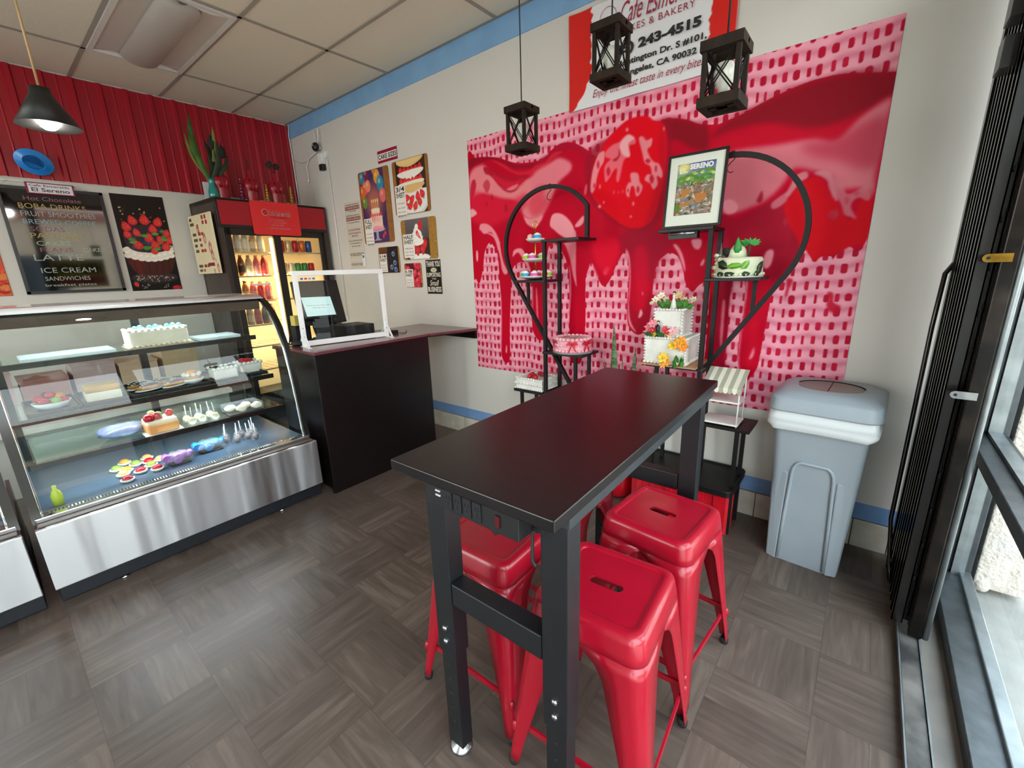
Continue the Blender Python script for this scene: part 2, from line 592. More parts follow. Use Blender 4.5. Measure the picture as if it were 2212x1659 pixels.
L(comb(fx, fy, half), wn.inputs['Vector'])
g1 = N('ShaderNodeTexNoise'); g1.inputs['Scale'].default_value = 1.0; g1.inputs['Detail'].default_value = 6
g1.inputs['Distortion'].default_value = 0.6
L(comb(mth('MULTIPLY', u, 1.3), mth('MULTIPLY', v, 11.0), mth('MULTIPLY', wn.outputs['Value'], 40.0)), g1.inputs['Vector'])
g2 = N('ShaderNodeTexNoise'); g2.inputs['Scale'].default_value = 2.2; g2.inputs['Detail'].default_value = 3
L(tc.outputs['Object'], g2.inputs['Vector'])
val = mth('ADD', mth('ADD', mth('MULTIPLY', g1.outputs['Fac'], 0.52), mth('MULTIPLY', wn.outputs['Value'], 0.13)), mth('MULTIPLY', g2.outputs['Fac'], 0.15))
rp = N('ShaderNodeValToRGB')
e = rp.color_ramp.elements
e[0].position = 0.22; e[0].color = (*rgb('443a33'), 1)
e[1].position = 0.66; e[1].color = (*rgb('7a6b60'), 1)
n_ = e.new(0.42); n_.color = (*rgb('5b4e46'), 1)
L(val, rp.inputs[0])
# fine joints
fr_v = mth('FRACT', mth('MULTIPLY', v, 2.0)); fr_u = mth('FRACT', u)
jv = mth('LESS_THAN', mth('MINIMUM', fr_v, mth('SUBTRACT', 1.0, fr_v)), 0.010)
ju = mth('LESS_THAN', mth('MINIMUM', fr_u, mth('SUBTRACT', 1.0, fr_u)), 0.005)
jn = mth('MAXIMUM', jv, ju)
mxj = N('ShaderNodeMix'); mxj.data_type = 'RGBA'
L(mth('MULTIPLY', jn, 0.35), mxj.inputs[0]); L(rp.outputs[0], mxj.inputs[6]); mxj.inputs[7].default_value = (*rgb('2e2824'), 1)
L(mxj.outputs[2], b.inputs['Base Color'])
L(mth('ADD', mth('MULTIPLY', g1.outputs['Fac'], 0.16), 0.24), b.inputs['Roughness'])
bp = N('ShaderNodeBump'); bp.inputs['Strength'].default_value = 0.12; bp.inputs['Distance'].default_value = 0.004
L(g1.outputs['Fac'], bp.inputs['Height']); L(bp.outputs[0], b.inputs['Normal'])
f = MB(m_floor); f.box((-0.12, YF - 0.12, -0.1), (XS + 0.06, 0.12, 0.0))
struct(f.obj('floor', loc=(0, 0, 0)))

# ---- walls
m_wall = noisy('wall_paint', 'd6d1ca', 'd2cdc6', 2.0, 0.62, bump=0.05, bscale=60, lo=0.2, hi=0.85)
f = MB(m_wall); f.box((-0.12, 0.0, 0), (XS + 0.08, 0.12, H + 0.15)); struct(f.obj('wall_back', loc=(0, 0, 0)))
f = MB(m_wall); f.box((-0.12, YF - 0.12, 0), (0.0, 0.0, H + 0.15)); struct(f.obj('wall_left', loc=(0, 0, 0)))
f = MB(m_wall)
f.box((0.0, YF - 0.12, 0), (0.2, YF, H + 0.15)); f.box((3.6, YF - 0.12, 0), (XS + 0.08, YF, H + 0.15))
f.box((0.2, YF - 0.12, 2.85), (3.6, YF, H + 0.15)); f.box((0.2, YF - 0.12, 0), (3.6, YF, 0.1))
struct(f.obj('wall_front', loc=(0, 0, 0)))
f = MB(m_wall); f.box((XS - 0.06, YF, 2.85), (XS + 0.08, 0.0, H + 0.15)); struct(f.obj('wall_right', loc=(0, 0, 0)))

# blue painted bands
m_blue = noisy('blue_band_paint', '82aed6', '7aa5cf', 6, 0.5)
f = MB(m_blue); f.box((0.0, -0.006, 3.015), (XS - 0.06, 0.0, H)); struct(f.obj('trim_1', loc=(0, 0, 3.0)))
m_blue2 = noisy('blue_band_paint_low', '7a9fce', '6f94c6', 6, 0.5)
f = MB(m_blue2); f.box((0.0, -0.006, 0.160), (XS - 0.06, 0.0, 0.250)); struct(f.obj('trim_2', loc=(0, 0, 0.1)))
# cove tiles
m_tile = noisy('cove_tile', 'd6d0c2', 'b9b0a0', 9, 0.35, lo=0.35, hi=0.8)
m_grout = mat('tile_grout', '6a6258', 0.8)
f = MB(m_tile)
f.box((0.0, -0.004, 0), (XS - 0.06, 0.0, 0.158), m_grout)
x = 0.02
while x < XS - 0.1:
    f.box((x, -0.012, 0.0), (min(x + 0.148, XS - 0.07), -0.003, 0.154)); x += 0.1535
struct(f.obj('baseboard_back', loc=(0, 0, 0), bev=0.002))

# ---- ceiling: speckled lay-in tiles and grey T-bars
m_ceil = noisy('ceiling_tile', 'e9e1cf', 'dcd2bd', 160, 0.9, bump=0.25, bscale=220, lo=0.35, hi=0.65)
f = MB(m_ceil); f.box((-0.1, YF - 0.1, H), (XS + 0.06, 0.1, H + 0.1))
struct(f.obj('ceiling', loc=(0, 0, H)))
m_tbar = mat('ceiling_bar', '9d9488', 0.6)
f = MB(m_tbar)
gx = [0.70 + 1.245 * k for k in range(5)]
gy = [-0.57 - 0.61 * k for k in range(10)]
for x in gx: f.box((x - 0.013, YF, H - 0.006), (x + 0.013, -0.01, H + 0.001))
for y in gy: f.box((0.01, y - 0.013, H - 0.006), (XS - 0.07, y + 0.013, H + 0.001))
f.box((0.0, -0.03, H - 0.004), (XS - 0.07, -0.0, H + 0.001))
struct(f.obj('trim_3', loc=(0, 0, H)))

# ---- recessed ceiling light (unlit) with rounded basket
m_lite = mat('light_housing', 'd8d5d0', 0.45)
m_basket = noisy('light_basket', 'b5aaa2', 'a89d95', 300, 0.55)
x0, x1, y0, y1 = gx[0] + 0.014, gx[1] - 0.014, gy[2] + 0.014, gy[1] - 0.014
t = thing('ceiling_light', 'unlit recessed ceiling light with a rounded grey basket', 'ceiling light', ((x0 + x1) / 2, (y0 + y1) / 2, H - 0.004))
f = MB(m_lite)
zc = H - 0.006
for a, c in (((x0, y0), (x1, y0 + 0.03)), ((x0, y1 - 0.03), (x1, y1)), ((x0, y0 + 0.03), (x0 + 0.03, y1 - 0.03)), ((x1 - 0.03, y0 + 0.03), (x1, y1 - 0.03))):
    f.box((a[0], a[1], zc - 0.012), (c[0], c[1], zc))
f.obj('frame', t)
f = MB(mat('light_panel', 'c9bdb4', 0.5))
ym = (y0 + y1) / 2
for s_ in (-1, 1):
    ye = ym + s_ * (y1 - y0) / 2 - s_ * 0.03
    f.quad([(x0 + .03, ye, zc - .004), (x1 - .03, ye, zc - .004), (x1 - .03, ym + s_ * .12, zc - .001), (x0 + .03, ym + s_ * .12, zc - .001)])
f.obj('side_panel', t, solid=0.002)
f = MB(m_basket)
pr = arc(ym, zc - 0.003, 0.12, 180, 360, 14)
pr = [(p[0], zc - 0.003 + (p[1] - zc + 0.003) * 0.55) for p in pr]
f.rings([[(x, ym + (p[0] - ym) * k_, zc - 0.002 + (p[1] - zc + 0.002) * k_) for p in pr] for x, k_ in ((x0 + 0.05, .25), (x0 + 0.075, .8), (x0 + 0.11, 1), (x1 - 0.11, 1), (x1 - 0.075, .8), (x1 - 0.05, .25))], close=False)
f.obj('basket', t, solid=0.003)
f = MB(mat('light_end_plate', 'f0eeea', 0.5))
for xx, s_ in ((x0 + 0.03, 1), (x1 - 0.03, -1)):
    f = MB(mat('light_end_plate', 'f0eeea', 0.5))
    f.quad([(xx, y0 + .03, zc - .005), (xx, y1 - .03, zc - .005), (xx + s_ * .045, y1 - .12, zc - .003), (xx + s_ * .045, y0 + .12, zc - .003)])
    f.obj('end_plate', t, solid=0.002)

# ---- red corrugated cladding on the upper part of the side wall
m_redmetal = noisy('red_metal', 'a80a22', '9a0a20', 2.5, 0.38, spec=0.5, lo=0.3, hi=0.8)
f = MB(m_redmetal)
prof = []
y = -5.2
k = 0
while y < -0.02:
    # major rib, flat with two minor ribs
    prof += [(0.012, y), (0.03, y + 0.012), (0.03, y + 0.036), (0.012, y + 0.048), (0.012, y + 0.11), (0.017, y + 0.118), (0.012, y + 0.126)]
    y += 0.178
prof = [p for p in prof if p[1] < -0.008] + [(0.012, -0.006)]
f.rings([[(p[0], p[1], z) for p in prof] for z in (2.33, 3.155)], close=False, smooth=False)
o = f.obj('wall_cladding', solid=0.003, loc=(0.01, -2.6, 2.33))
tag(o, 'red corrugated metal cladding over the upper half of the white wall', 'wall cladding')

# ---- storefront: aluminium frame and glass
m_alu = noisy('dark_aluminium', '55595c', '474b4e', 14, 0.38, metal=0.75, bump=0.05, bscale=40)
m_alul = noisy('worn_aluminium', '8b9091', '73787a', 10, 0.42, metal=0.7)
m_pane = glass('window_glass', 'eef6f4', 1.45)
w = bpy.data.objects.new('window_1', None); COL.objects.link(w); w.location = (XS, -3.2, 0.0); ORIG[w.name] = Vector(w.location); struct(w)
ZS, ZM = 0.065, 0.70
f = MB(m_alu)
f.box((5.862, YF, 0.0), (5.985, 0.0, ZS))                      # bottom rail
f.box((5.945, YF, ZS), (5.985, 0.0, ZS + 0.018), m_alul)
for y in (-0.05, -1.75, -3.45, -5.15, YF + 0.05):
    f.box((5.862, y - 0.05, ZS), (5.985, y + 0.05, 2.85))
f.box((5.862, YF, ZM), (5.985, 0.0, ZM + 0.05))
f.box((5.862, YF, 2.78), (5.985, 0.0, 2.85))
f.obj('window_frame', w, bev=0.004)
f = MB(m_alul)
for y in (-0.05, -1.75, -3.45, -5.15):
    for s_ in (-1, 1):
        f.box((5.918, y + s_ * 0.05, ZS), (5.96, y + s_ * 0.068, 2.78))
f.box((5.918, YF, ZM + 0.05), (5.96, -0.05, ZM + 0.066)); f.box((5.918, YF, ZM - 0.016), (5.96, -0.05, ZM))
f.obj('glazing_bead', w)
f = MB(m_pane)
f.quad([(XS + .01, YF, ZS), (XS + .01, 0, ZS), (XS + .01, 0, 2.8), (XS + .01, YF, 2.8)])
f.obj('window_pane', w)
w2 = bpy.data.objects.new('window_2', None); COL.objects.link(w2); w2.location = (3.5, YF, 0.0); ORIG[w2.name] = Vector(w2.location); struct(w2)
f = MB(m_alu)
for x in (0.23, 1.9, 3.57): f.box((x - 0.03, YF - 0.09, 0.1), (x + 0.03, YF - 0.01, 2.85))
f.box((0.2, YF - 0.09, 0.1), (3.6, YF - 0.01, 0.16)); f.box((0.2, YF - 0.09, 2.79), (3.6, YF - 0.01, 2.85)); f.box((0.2, YF - 0.09, 0.98), (3.6, YF - 0.01, 1.04))
f.obj('window_frame', w2)
f = MB(m_pane); f.quad([(0.2, YF - .05, .1), (3.6, YF - .05, .1), (3.6, YF - .05, 2.85), (0.2, YF - .05, 2.85)]); f.obj('window_pane', w2)

# ---- outside
m_walk = noisy('sidewalk_concrete', '9b9993', '86847e', 5, 0.9, bump=0.2, bscale=40)
f = MB(m_walk); f.box((5.99, -9.5, -0.12), (9.0, 2.5, -0.01))
m_joint = mat('sidewalk_joint', '5d5a54', 0.9)
for y in (-0.95, -2.45, -3.95, -5.45): f.box((5.99, y - .008, -0.02), (9.0, y + .008, -0.0085), m_joint)
f.box((6.92, -9.5, -0.02), (6.94, 2.5, -0.0085), m_joint)
struct(f.obj('sidewalk', loc=(7.4, -3, -0.12)))
f = MB(m_walk); f.box((0.0, -9.5, -0.12), (5.99, YF - 0.12, -0.01)); struct(f.obj('sidewalk', loc=(3, -8, -0.12)))
m_road = noisy('road_asphalt', '6c6c6c', '5a5a5c', 30, 0.95)
f = MB(m_road); f.box((9.0, -30, -0.25), (22.0, 30, -0.12)); f.box((-10, -26, -0.25), (9.0, -9.5, -0.12)); struct(f.obj('road', loc=(12, 0, -0.25)))
m_stucco = noisy('stucco', 'd9cfc4', 'c8bcb0', 35, 0.95, bump=0.8, bscale=70)
f = MB(m_stucco)
f.box((6.0, -0.09, 0.02), (6.16, 0.6, 3.6))
f.sph((6.03, -0.085, 0.03), (.03, .02, .035), 8)
o = f.obj('pillar', loc=(6.1, 0.25, 0.0), bev=0.01)
tag(o, 'rough pale stucco pillar outside the glass beside the window frame', 'pillar')
# shops over the road
m_shop = noisy('shop_render', 'cdb9a2', 'c2ad95', 3, 0.9)
t = thing('shop_building', 'low tan shop building across the street seen through the glass', 'building', (24, -4, -0.2))
f = MB(m_shop); f.box((22.5, -16, -0.2), (27, 8, 4.2)); f.obj('facade', t)
f = MB(mat('shop_parapet', '8a4a3a', 0.8)); f.box((22.3, -16.2, 4.2), (27.2, 8.2, 4.6)); f.obj('parapet', t)
for y in (-13, -8, -3, 2):
    f = MB(mat('shop_glass', '2e3a42', 0.1)); f.box((22.42, y, 0.4), (22.52, y + 3.2, 2.7)); f.obj('shop_window', t)
m_leaf = noisy('tree_leaf', '4f6a34', '33491f', 8, 0.8)
for i, (x, y, h) in enumerate(((8.4, -7.2, 4.6), (8.5, 1.9, 4.2))):
    t = thing('street_tree', ['round street tree on the sidewalk beyond the far panes', 'round street tree on the sidewalk past the stucco pillar'][i], 'tree', (x, y, 0))
    f = MB(noisy('bark', '6a5a48', '4a3c30', 12, 0.9)); f.tube([(x, y, -0.01), (x + .04, y, 1.2), (x, y + .05, h - 1.4)], [.11, .09, .06], 10); f.obj('trunk', t)
    f = MB(m_leaf)
    rd = random.Random(4 + i)
    for k in range(26):
        a = rd.uniform(0, 6.28); r_ = rd.uniform(0, .8)
        f.sph((x + math.cos(a) * r_, y + math.sin(a) * r_, h - 1.1 + rd.uniform(-.5, .7)), rd.uniform(.25, .5), 8, jit=.25, seed=k)
    f.obj('crown', t)

# ================================================================== TABLE, STOOLS, BIN
m_blk = noisy('black_laminate', '0d0708', '120a0b', 5, 0.30, spec=0.42, bump=0.03, bscale=90)
m_bsteel = noisy('black_powder_steel', '121418', '0f1114', 60, 0.42, bump=0.03, bscale=200)
m_gsteel = noisy('grey_edge_steel', '2f3438', '282d31', 12, 0.4, metal=0.2)
m_chrome = mat('chrome', 'd8d8d8', 0.12, 1.0)
m_steel = noisy('bolt_steel', 'b9bbbc', '9c9fa0', 30, 0.28, metal=1.0)
m_hole = mat('dark_hole', '050506', 0.8)
m_rubber = mat('black_rubber', '121213', 0.7)
t = thing('bar_table', 'tall narrow table with a near-black top on adjustable steel legs', 'table', (4.796, -1.523, 0), math.radians(1.2))
f = MB(m_blk); f.box((-0.243, -0.606, 1.012), (0.243, 0.606, 1.04)); f.obj('tabletop', t, local=True, bev=0.003)
for s_ in (-1, 1):
    f = MB(m_gsteel); f.box((s_ * 0.238, -0.54, 0.982), (s_ * 0.2, 0.56, 1.012)); f.obj('side_rail', t, local=True, bev=0.002)
for e_ in (-1, 1):
    ye = e_ * 0.5
    f = MB(m_bsteel)
    f.box((-0.15, ye - 0.02 , 0.585), (0.15, ye + 0.03, 0.655))
    f.obj('crossbar', t, local=True, bev=0.003)
    f = MB(m_bsteel)
    f.box((-0.165, ye - e_ * -0.025, 0.935), (0.165, ye + e_ * 0.005, 1.012))
    f.obj('apron', t, local=True, bev=0.002)
    for s_ in (-1, 1):
        xc = s_ * 0.188
        f = MB(m_bsteel)
        f.box((xc - 0.035, ye - 0.022, 0.395), (xc + 0.035, ye + 0.034, 1.012))
        lg = f.obj('leg', t, local=True, bev=0.003)
        f = MB(m_bsteel)
        f.box((xc - 0.029, ye - 0.016, 0.032), (xc + 0.029, ye + 0.028, 0.41))
        for k in range(5):
            f.cyl((xc + s_ * 0.0, ye - 0.0175, 0.35 - k * 0.055), (xc, ye - 0.0155, 0.35 - k * 0.055), 0.0055, n=10, m=m_hole)
        f.obj('leg_extension', lg, local=True)
        f = MB(m_steel)
        f.lathe([(0.034, 0.0), (0.036, 0.006), (0.033, 0.014), (0.012, 0.02), (0.012, 0.034)], (xc, ye + 0.006, 0.0), 24)
        f.obj('levelling_foot', lg, local=True)
        for z in (0.488, 0.442):
            f = MB(m_steel)
            f.lathe([(0.0085, -0.002), (0.0085, 0.003), (0.006, 0.006), (0, 0.007)], (0, 0, 0), 12, M=Matrix.Translation((xc, ye - 0.022, z)) @ Matrix.Rotation(PI / 2, 4, 'X'))
            f.obj('bolt', lg, local=True)
for k, (x, z) in enumerate(((0.195, 0.985), (0.215, 0.99))):
    f = MB(m_steel)
    f.lathe([(0.007, -0.002), (0.007, 0.003), (0, 0.005)], (0, 0, 0), 10, M=Matrix.Translation((x, -0.523, z)) @ Matrix.Rotation(PI / 2, 4, 'X')); f.obj('bolt', t, local=True)
f = MB(m_rubber)
f.tube([(0.146, -0.50, 0.925), (0.128, -0.515, 0.925), (0.128, -0.517, 0.865), (0.13, -0.519, 0.85), (0.142, -0.522, 0.845)], 0.0045, 8)
f.obj('hook', t, local=True)
m_plastic = mat('black_plastic', '141416', 0.45)
# power strip under the front edge
ps = thing('power_strip', 'black power strip with a red switch under the tall table end', 'power strip', (4.80, -2.085, 0.94))
f = MB(m_plastic); f.box((4.655, -2.098, 0.935), (4.945, -2.05, 1.011)); f.obj('housing', ps, bev=0.002)
for k in range(4):
    f = MB(mat('socket_face', '1c1c1f', 0.35)); x = 4.735 + k * 0.031
    f.box((x - .013, -2.101, 0.944), (x + .013, -2.098, 0.99))
    for a, z in ((-.005, .972), (.005, .972), (0, .958)):
        f.box((x + a - .0015, -2.1016, z - .004), (x + a + .0015, -2.1005, z + .004), m_hole)
    f.obj('socket', ps)
for k in range(2):
    f = MB(mat('usb_port', 'd0d0d0', 0.4)); f.box((4.690, -2.1005, 0.965 + k * 0.012), (4.706, -2.098, 0.969 + k * 0.012)); f.obj('charging_port', ps)
f = MB(mat('red_rocker', '4a0a10', 0.3)); f.box((4.884, -2.102, 0.952), (4.896, -2.098, 0.98)); f.obj('switch', ps)
f = MB(m_rubber); f.tube([(4.862, -2.09, 0.937), (4.864, -2.08, 0.915), (4.875, -2.06, 0.92), (4.895, -2.05, 0.94)], 0.004, 6); f.obj('cord', ps)

# ---- stools
m_red = noisy('red_powder_coat', 'a00d24', '980b21', 8, 0.30, spec=0.45, coat=0.2)
def rsq(h, r, n=6):
    return rrect(-h, -h, h, h, r, n)
def make_stool(name, label, loc, rz):
    HS = 0.612
    t = thing(name, label, 'stool', loc, rz, 'red metal stools around the tall table')
    f = MB(m_red)
    n = len(rsq(1, .1))
    slot = []
    hw, r_ = 0.034, 0.0175
    # same count of points as the outline
    k = n // 4
    slot = arc(hw, 0, r_, -90, 90, n // 2 - 1) + arc(-hw, 0, r_, 90, 270, n // 2 - 1)
    out = rsq(0.126, 0.022)
    # rotate the outline start so that the bridges run straight
    out = out[-(n // 8):] + out[:-(n // 8)]
    slot_s = slot[:]
    best = min(range(n), key=lambda q: sum((out[i][0] - slot[(i + q) % n][0]) ** 2 + (out[i][1] - slot[(i + q) % n][1]) ** 2 for i in range(n)))
    slot_s = [slot[(i + best) % n] for i in range(n)]
    def ring(pts, z): return [(p[0], p[1], z) for p in pts]
    def o_(h, r): q = rsq(h, r); return q[-(n // 8):] + q[:-(n // 8)]
    f.rings([ring(slot_s, HS - 0.016), ring(slot_s, HS - 0.006), ring(out, HS - 0.0055), ring(o_(0.131, 0.026), HS - 0.001), ring(o_(0.138, .029), HS), ring(o_(0.149, .034), HS - 0.002),
             ring(o_(0.157, .038), HS - 0.009), ring(o_(0.1605, .040), HS - 0.02), ring(o_(0.1655, .042), HS - 0.052), ring(o_(0.1685, .043), HS - 0.080)], caps=(False, False))
    f.obj('seat', t, local=True, smooth=38, solid=0.0025)
    for sx in (-1, 1):
        for sy in (-1, 1):
            f = MB(m_red)
            rows = []
            for q in range(15):
                u = q / 14
                z = HS - 0.074 - u * (HS - 0.074 - 0.022)
                c = 0.168 + (0.214 - 0.168) * (u ** 0.97)
                w = 0.088 * (1 - u) ** 1.15 + 0.034
                if u < 0.14: w += 0.055 * (1 - u / 0.14) ** 2
                r_ = 0.042 * (1 - u) + 0.012 * u
                pts = [(c - w, c), (c - w * .55, c + .0), (c - r_, c)] + arc(c - r_, c - r_, r_, 75, 15, 4)[0:] + [(c, c - r_), (c + .0, c - w * .55), (c, c - w)]
                rows.append([(sx * p[0], sy * p[1], z) for p in pts])
            f.rings(rows, close=False)
            # pressed rib low on the corner
            c = 0.204
            f.sph((sx * (c - .006), sy * (c - .006), 0.145), (.009, .009, .022), 8)
            lg = f.obj('leg', t, local=True, solid=0.003)
            f = MB(m_rubber)
            f.lathe([(0.010, 0.0), (0.0155, 0.002), (0.0165, 0.018), (0.012, 0.028)], (sx * 0.202, sy * 0.202, 0), 12)
            f.obj('rubber_foot', lg, local=True)
    # lower braces between the legs
    for a in range(4):
        f = MB(m_red)
        c, z, d = 0.195, 0.165, 0.186
        p, q = [((-d, -c), (d, -c)), ((c, -d), (c, d)), ((d, c), (-d, c)), ((-c, d), (-c, -d))][a]
        f.tube([(p[0], p[1], z), (q[0], q[1], z)], 0.008, w=(0.007, 0.02), up=(0, 0, 1))
        f.obj('brace', t, local=True)
    return t
st = make_stool('bar_stool', 'red metal stool nearest the viewer beside the front table leg', (4.97, -1.735, 0), math.radians(4))
dup(st, (4.962, -1.27, 0), math.radians(-5), 'red metal stool standing between the tall table and the bin')
dup(st, (4.537, -1.715, 0), math.radians(2), 'red metal stool under the table end on the display case side')
dup(st, (4.512, -1.262, 0), math.radians(-2), 'red metal stool mostly hidden beneath the middle of the table')

# ---- bin
m_bin = noisy('grey_bin_plastic', '9ca6ad', '949ea6', 4, 0.5, bump=0.04, bscale=150)
t = thing('trash_can', 'tall grey plastic trash can with swing lid against the wall', 'trash can', (5.365, -0.225, 0), math.radians(-3))
f = MB(m_bin)
def rr(x0, y0, x1, y1, r): return rrect(x0, y0, x1, y1, r, 5)
lv = [(0.0, .150, .142, .03), (0.02, .153, .146, .032), (0.4, .168, .165, .034), (0.72, .181, .186, .036), (0.745, .190, .196, .04), (0.80, .192, .198, .04)]
f.rings([[(p[0], p[1], z) for p in rr(-a, -b_, a, b_, r)] for z, a, b_, r in lv], caps=(True, True))
f.obj('body', t, local=True, smooth=50)
# recessed arched panel on the front, bounded by a raised bead
f = MB(m_bin)
def fy_(z): return -(0.146 + (0.186 - 0.146) * (z - 0.02) / 0.70)
ap = [(-0.098, 0.012), (-0.092, 0.25), (-0.082, 0.50)] + [(-0.082 + 0.035 * (1 - math.cos(math.radians(a))), 0.50 + 0.062 * math.sin(math.radians(a))) for a in (25, 50, 75, 90)] + [(0.047 + 0.035 * math.sin(math.radians(a)), 0.50 + 0.062 * math.cos(math.radians(a))) for a in (0, 15, 40, 65)] + [(0.082, 0.50), (0.092, 0.25), (0.098, 0.012)]
f.tube([(x, fy_(z) - 0.001, z) for x, z in ap], 0.0085, 8)
f.obj('arch_bead', t, local=True)
for s_ in (-1, 1):
    f = MB(m_bin)
    f.hexa([(s_ * .105, fy_(0.0) - .010, 0.0), (s_ * .150, fy_(0) + .004, 0.0), (s_ * .150, fy_(0) + .05, 0), (s_ * .105, fy_(0) + .05, 0),
            (s_ * .095, fy_(.5) - .004, .5), (s_ * .163, fy_(.5) + .012, .5), (s_ * .163, fy_(.5) + .05, .5), (s_ * .095, fy_(.5) + .05, .5)])
    f.obj('corner_foot', t, local=True, bev=0.006)
# liner bag
m_bag = mat('bin_liner', 'eef2f4', 0.18, alpha=0.6)
f = MB(m_bag)
rd = random.Random(3)
rings = []
for z, g in ((0.728, .006), (0.742, .018), (0.76, .012), (0.775, .018), (0.795, .012), (0.815, .008)):
    rings.append([(p[0] * (1 + rd.uniform(-.022, .03)), p[1] * (1 + rd.uniform(-.022, .03)), z + rd.uniform(-.012, .012) * (1 if z < .76 else .2)) for p in rr(-.196 - g, -.202 - g, .196 + g, .202 + g, .045)])
f.rings(rings, caps=(False, False))
f.obj('liner_bag', t, local=True, solid=0.0008, sub=1)
f = MB(m_bin)
lid = [(0.812, .209, .216, .05), (0.818, .214, .221, .052), (0.872, .211, .217, .055), (0.880, .206, .210, .055), (0.900, .176, .176, .07), (0.906, .160, .160, .07)]
f.rings([[(p[0], p[1], z) for p in rr(-a, -b_, a, b_, r)] for z, a, b_, r in lid], caps=(False, True))
f.obj('lid', t, local=True, smooth=40)
f = MB(mat('bin_flap', '82766f', 0.5))
el = [(0.128 * math.cos(2 * PI * k / 32), 0.105 * math.sin(2 * PI * k / 32)) for k in range(32)]
f.rings([[(p[0], p[1] - .01, 0.905) for p in el], [(p[0], p[1] - .01, 0.9085) for p in el]], smooth=False)
f.obj('swing_flap', t, local=True)
f = MB(m_hole); f.box((-.002, -.112, .9085), (.002, .092, .9095)); 
f.tube([(0.13 * math.cos(a * PI / 16), 0.104 * math.sin(a * PI / 16) - .01, 0.9085) for a in range(1, 16)], .004, 6)
f.obj('flap_gap', t, local=True)

# ================================================================== DISPLAY CASES AND WHAT IS IN THEM
m_ss = mat('brushed_stainless', 'c2c2c4', 0.34, 1.0)
nt, b, N, L = nodes_of(m_ss)
tc = N('ShaderNodeTexCoord'); mp = N('ShaderNodeMapping'); no = N('ShaderNodeTexNoise'); bp = N('ShaderNodeBump')
mp.inputs['Scale'].default_value = (1.0, 1.5, 0.10); no.inputs['Scale'].default_value = 2.4; no.inputs['Detail'].default_value = 2.5
bp.inputs['Strength'].default_value = 0.9; bp.inputs['Distance'].default_value = 0.045
b.inputs['Anisotropic'].default_value = 0.9
tg = N('ShaderNodeCombineXYZ'); tg.inputs[2].default_value = 1.0; L(tg.outputs[0], b.inputs['Tangent'])
L(tc.outputs['Object'], mp.inputs[0]); L(mp.outputs[0], no.inputs['Vector']); L(no.outputs['Fac'], bp.inputs['Height']); L(bp.outputs[0], b.inputs['Normal'])
n2 = N('ShaderNodeTexNoise'); n2.inputs['Scale'].default_value = 60; mp2 = N('ShaderNodeMapping'); mp2.inputs['Scale'].default_value = (1, 0.05, 3)
L(tc.outputs['Object'], mp2.inputs[0]); L(mp2.outputs[0], n2.inputs['Vector']); L(mth('ADD', mth('MULTIPLY', n2.outputs['Fac'], 0.10), 0.32), b.inputs['Roughness'])
m_cglass = glass('case_glass', 'f2f8f6', 1.45, boost=0.85)
m_sglass = glass('shelf_glass', 'e2f2ee', 1.45, boost=0.8)
m_navy = noisy('case_plinth', '15181f', '11141a', 6, 0.4)
m_trimb = mat('case_trim_black', '120f0e', 0.25)
m_deck = noisy('case_deck', '54677a', '495b6d', 3, 0.25, metal=0.15)
m_valance = noisy('case_valance', '5b4a3f', '4c3d34', 8, 0.5)
m_casetop = mat('case_top_white', 'd9dcde', 0.16, coat=0.3)
m_led = mat('case_led', 'ffffff', 0.5, emit='eaf4ff', estr=7.0)
m_white = mat('white_plastic', 'e9e9e8', 0.4)
PROF = [(2.60, 0.425), (2.578, 0.50), (2.568, 0.63), (2.545, 0.82), (2.50, 1.05), (2.44, 1.18), (2.375, 1.265), (2.29, 1.33), (2.20, 1.367), (2.12, 1.378)]
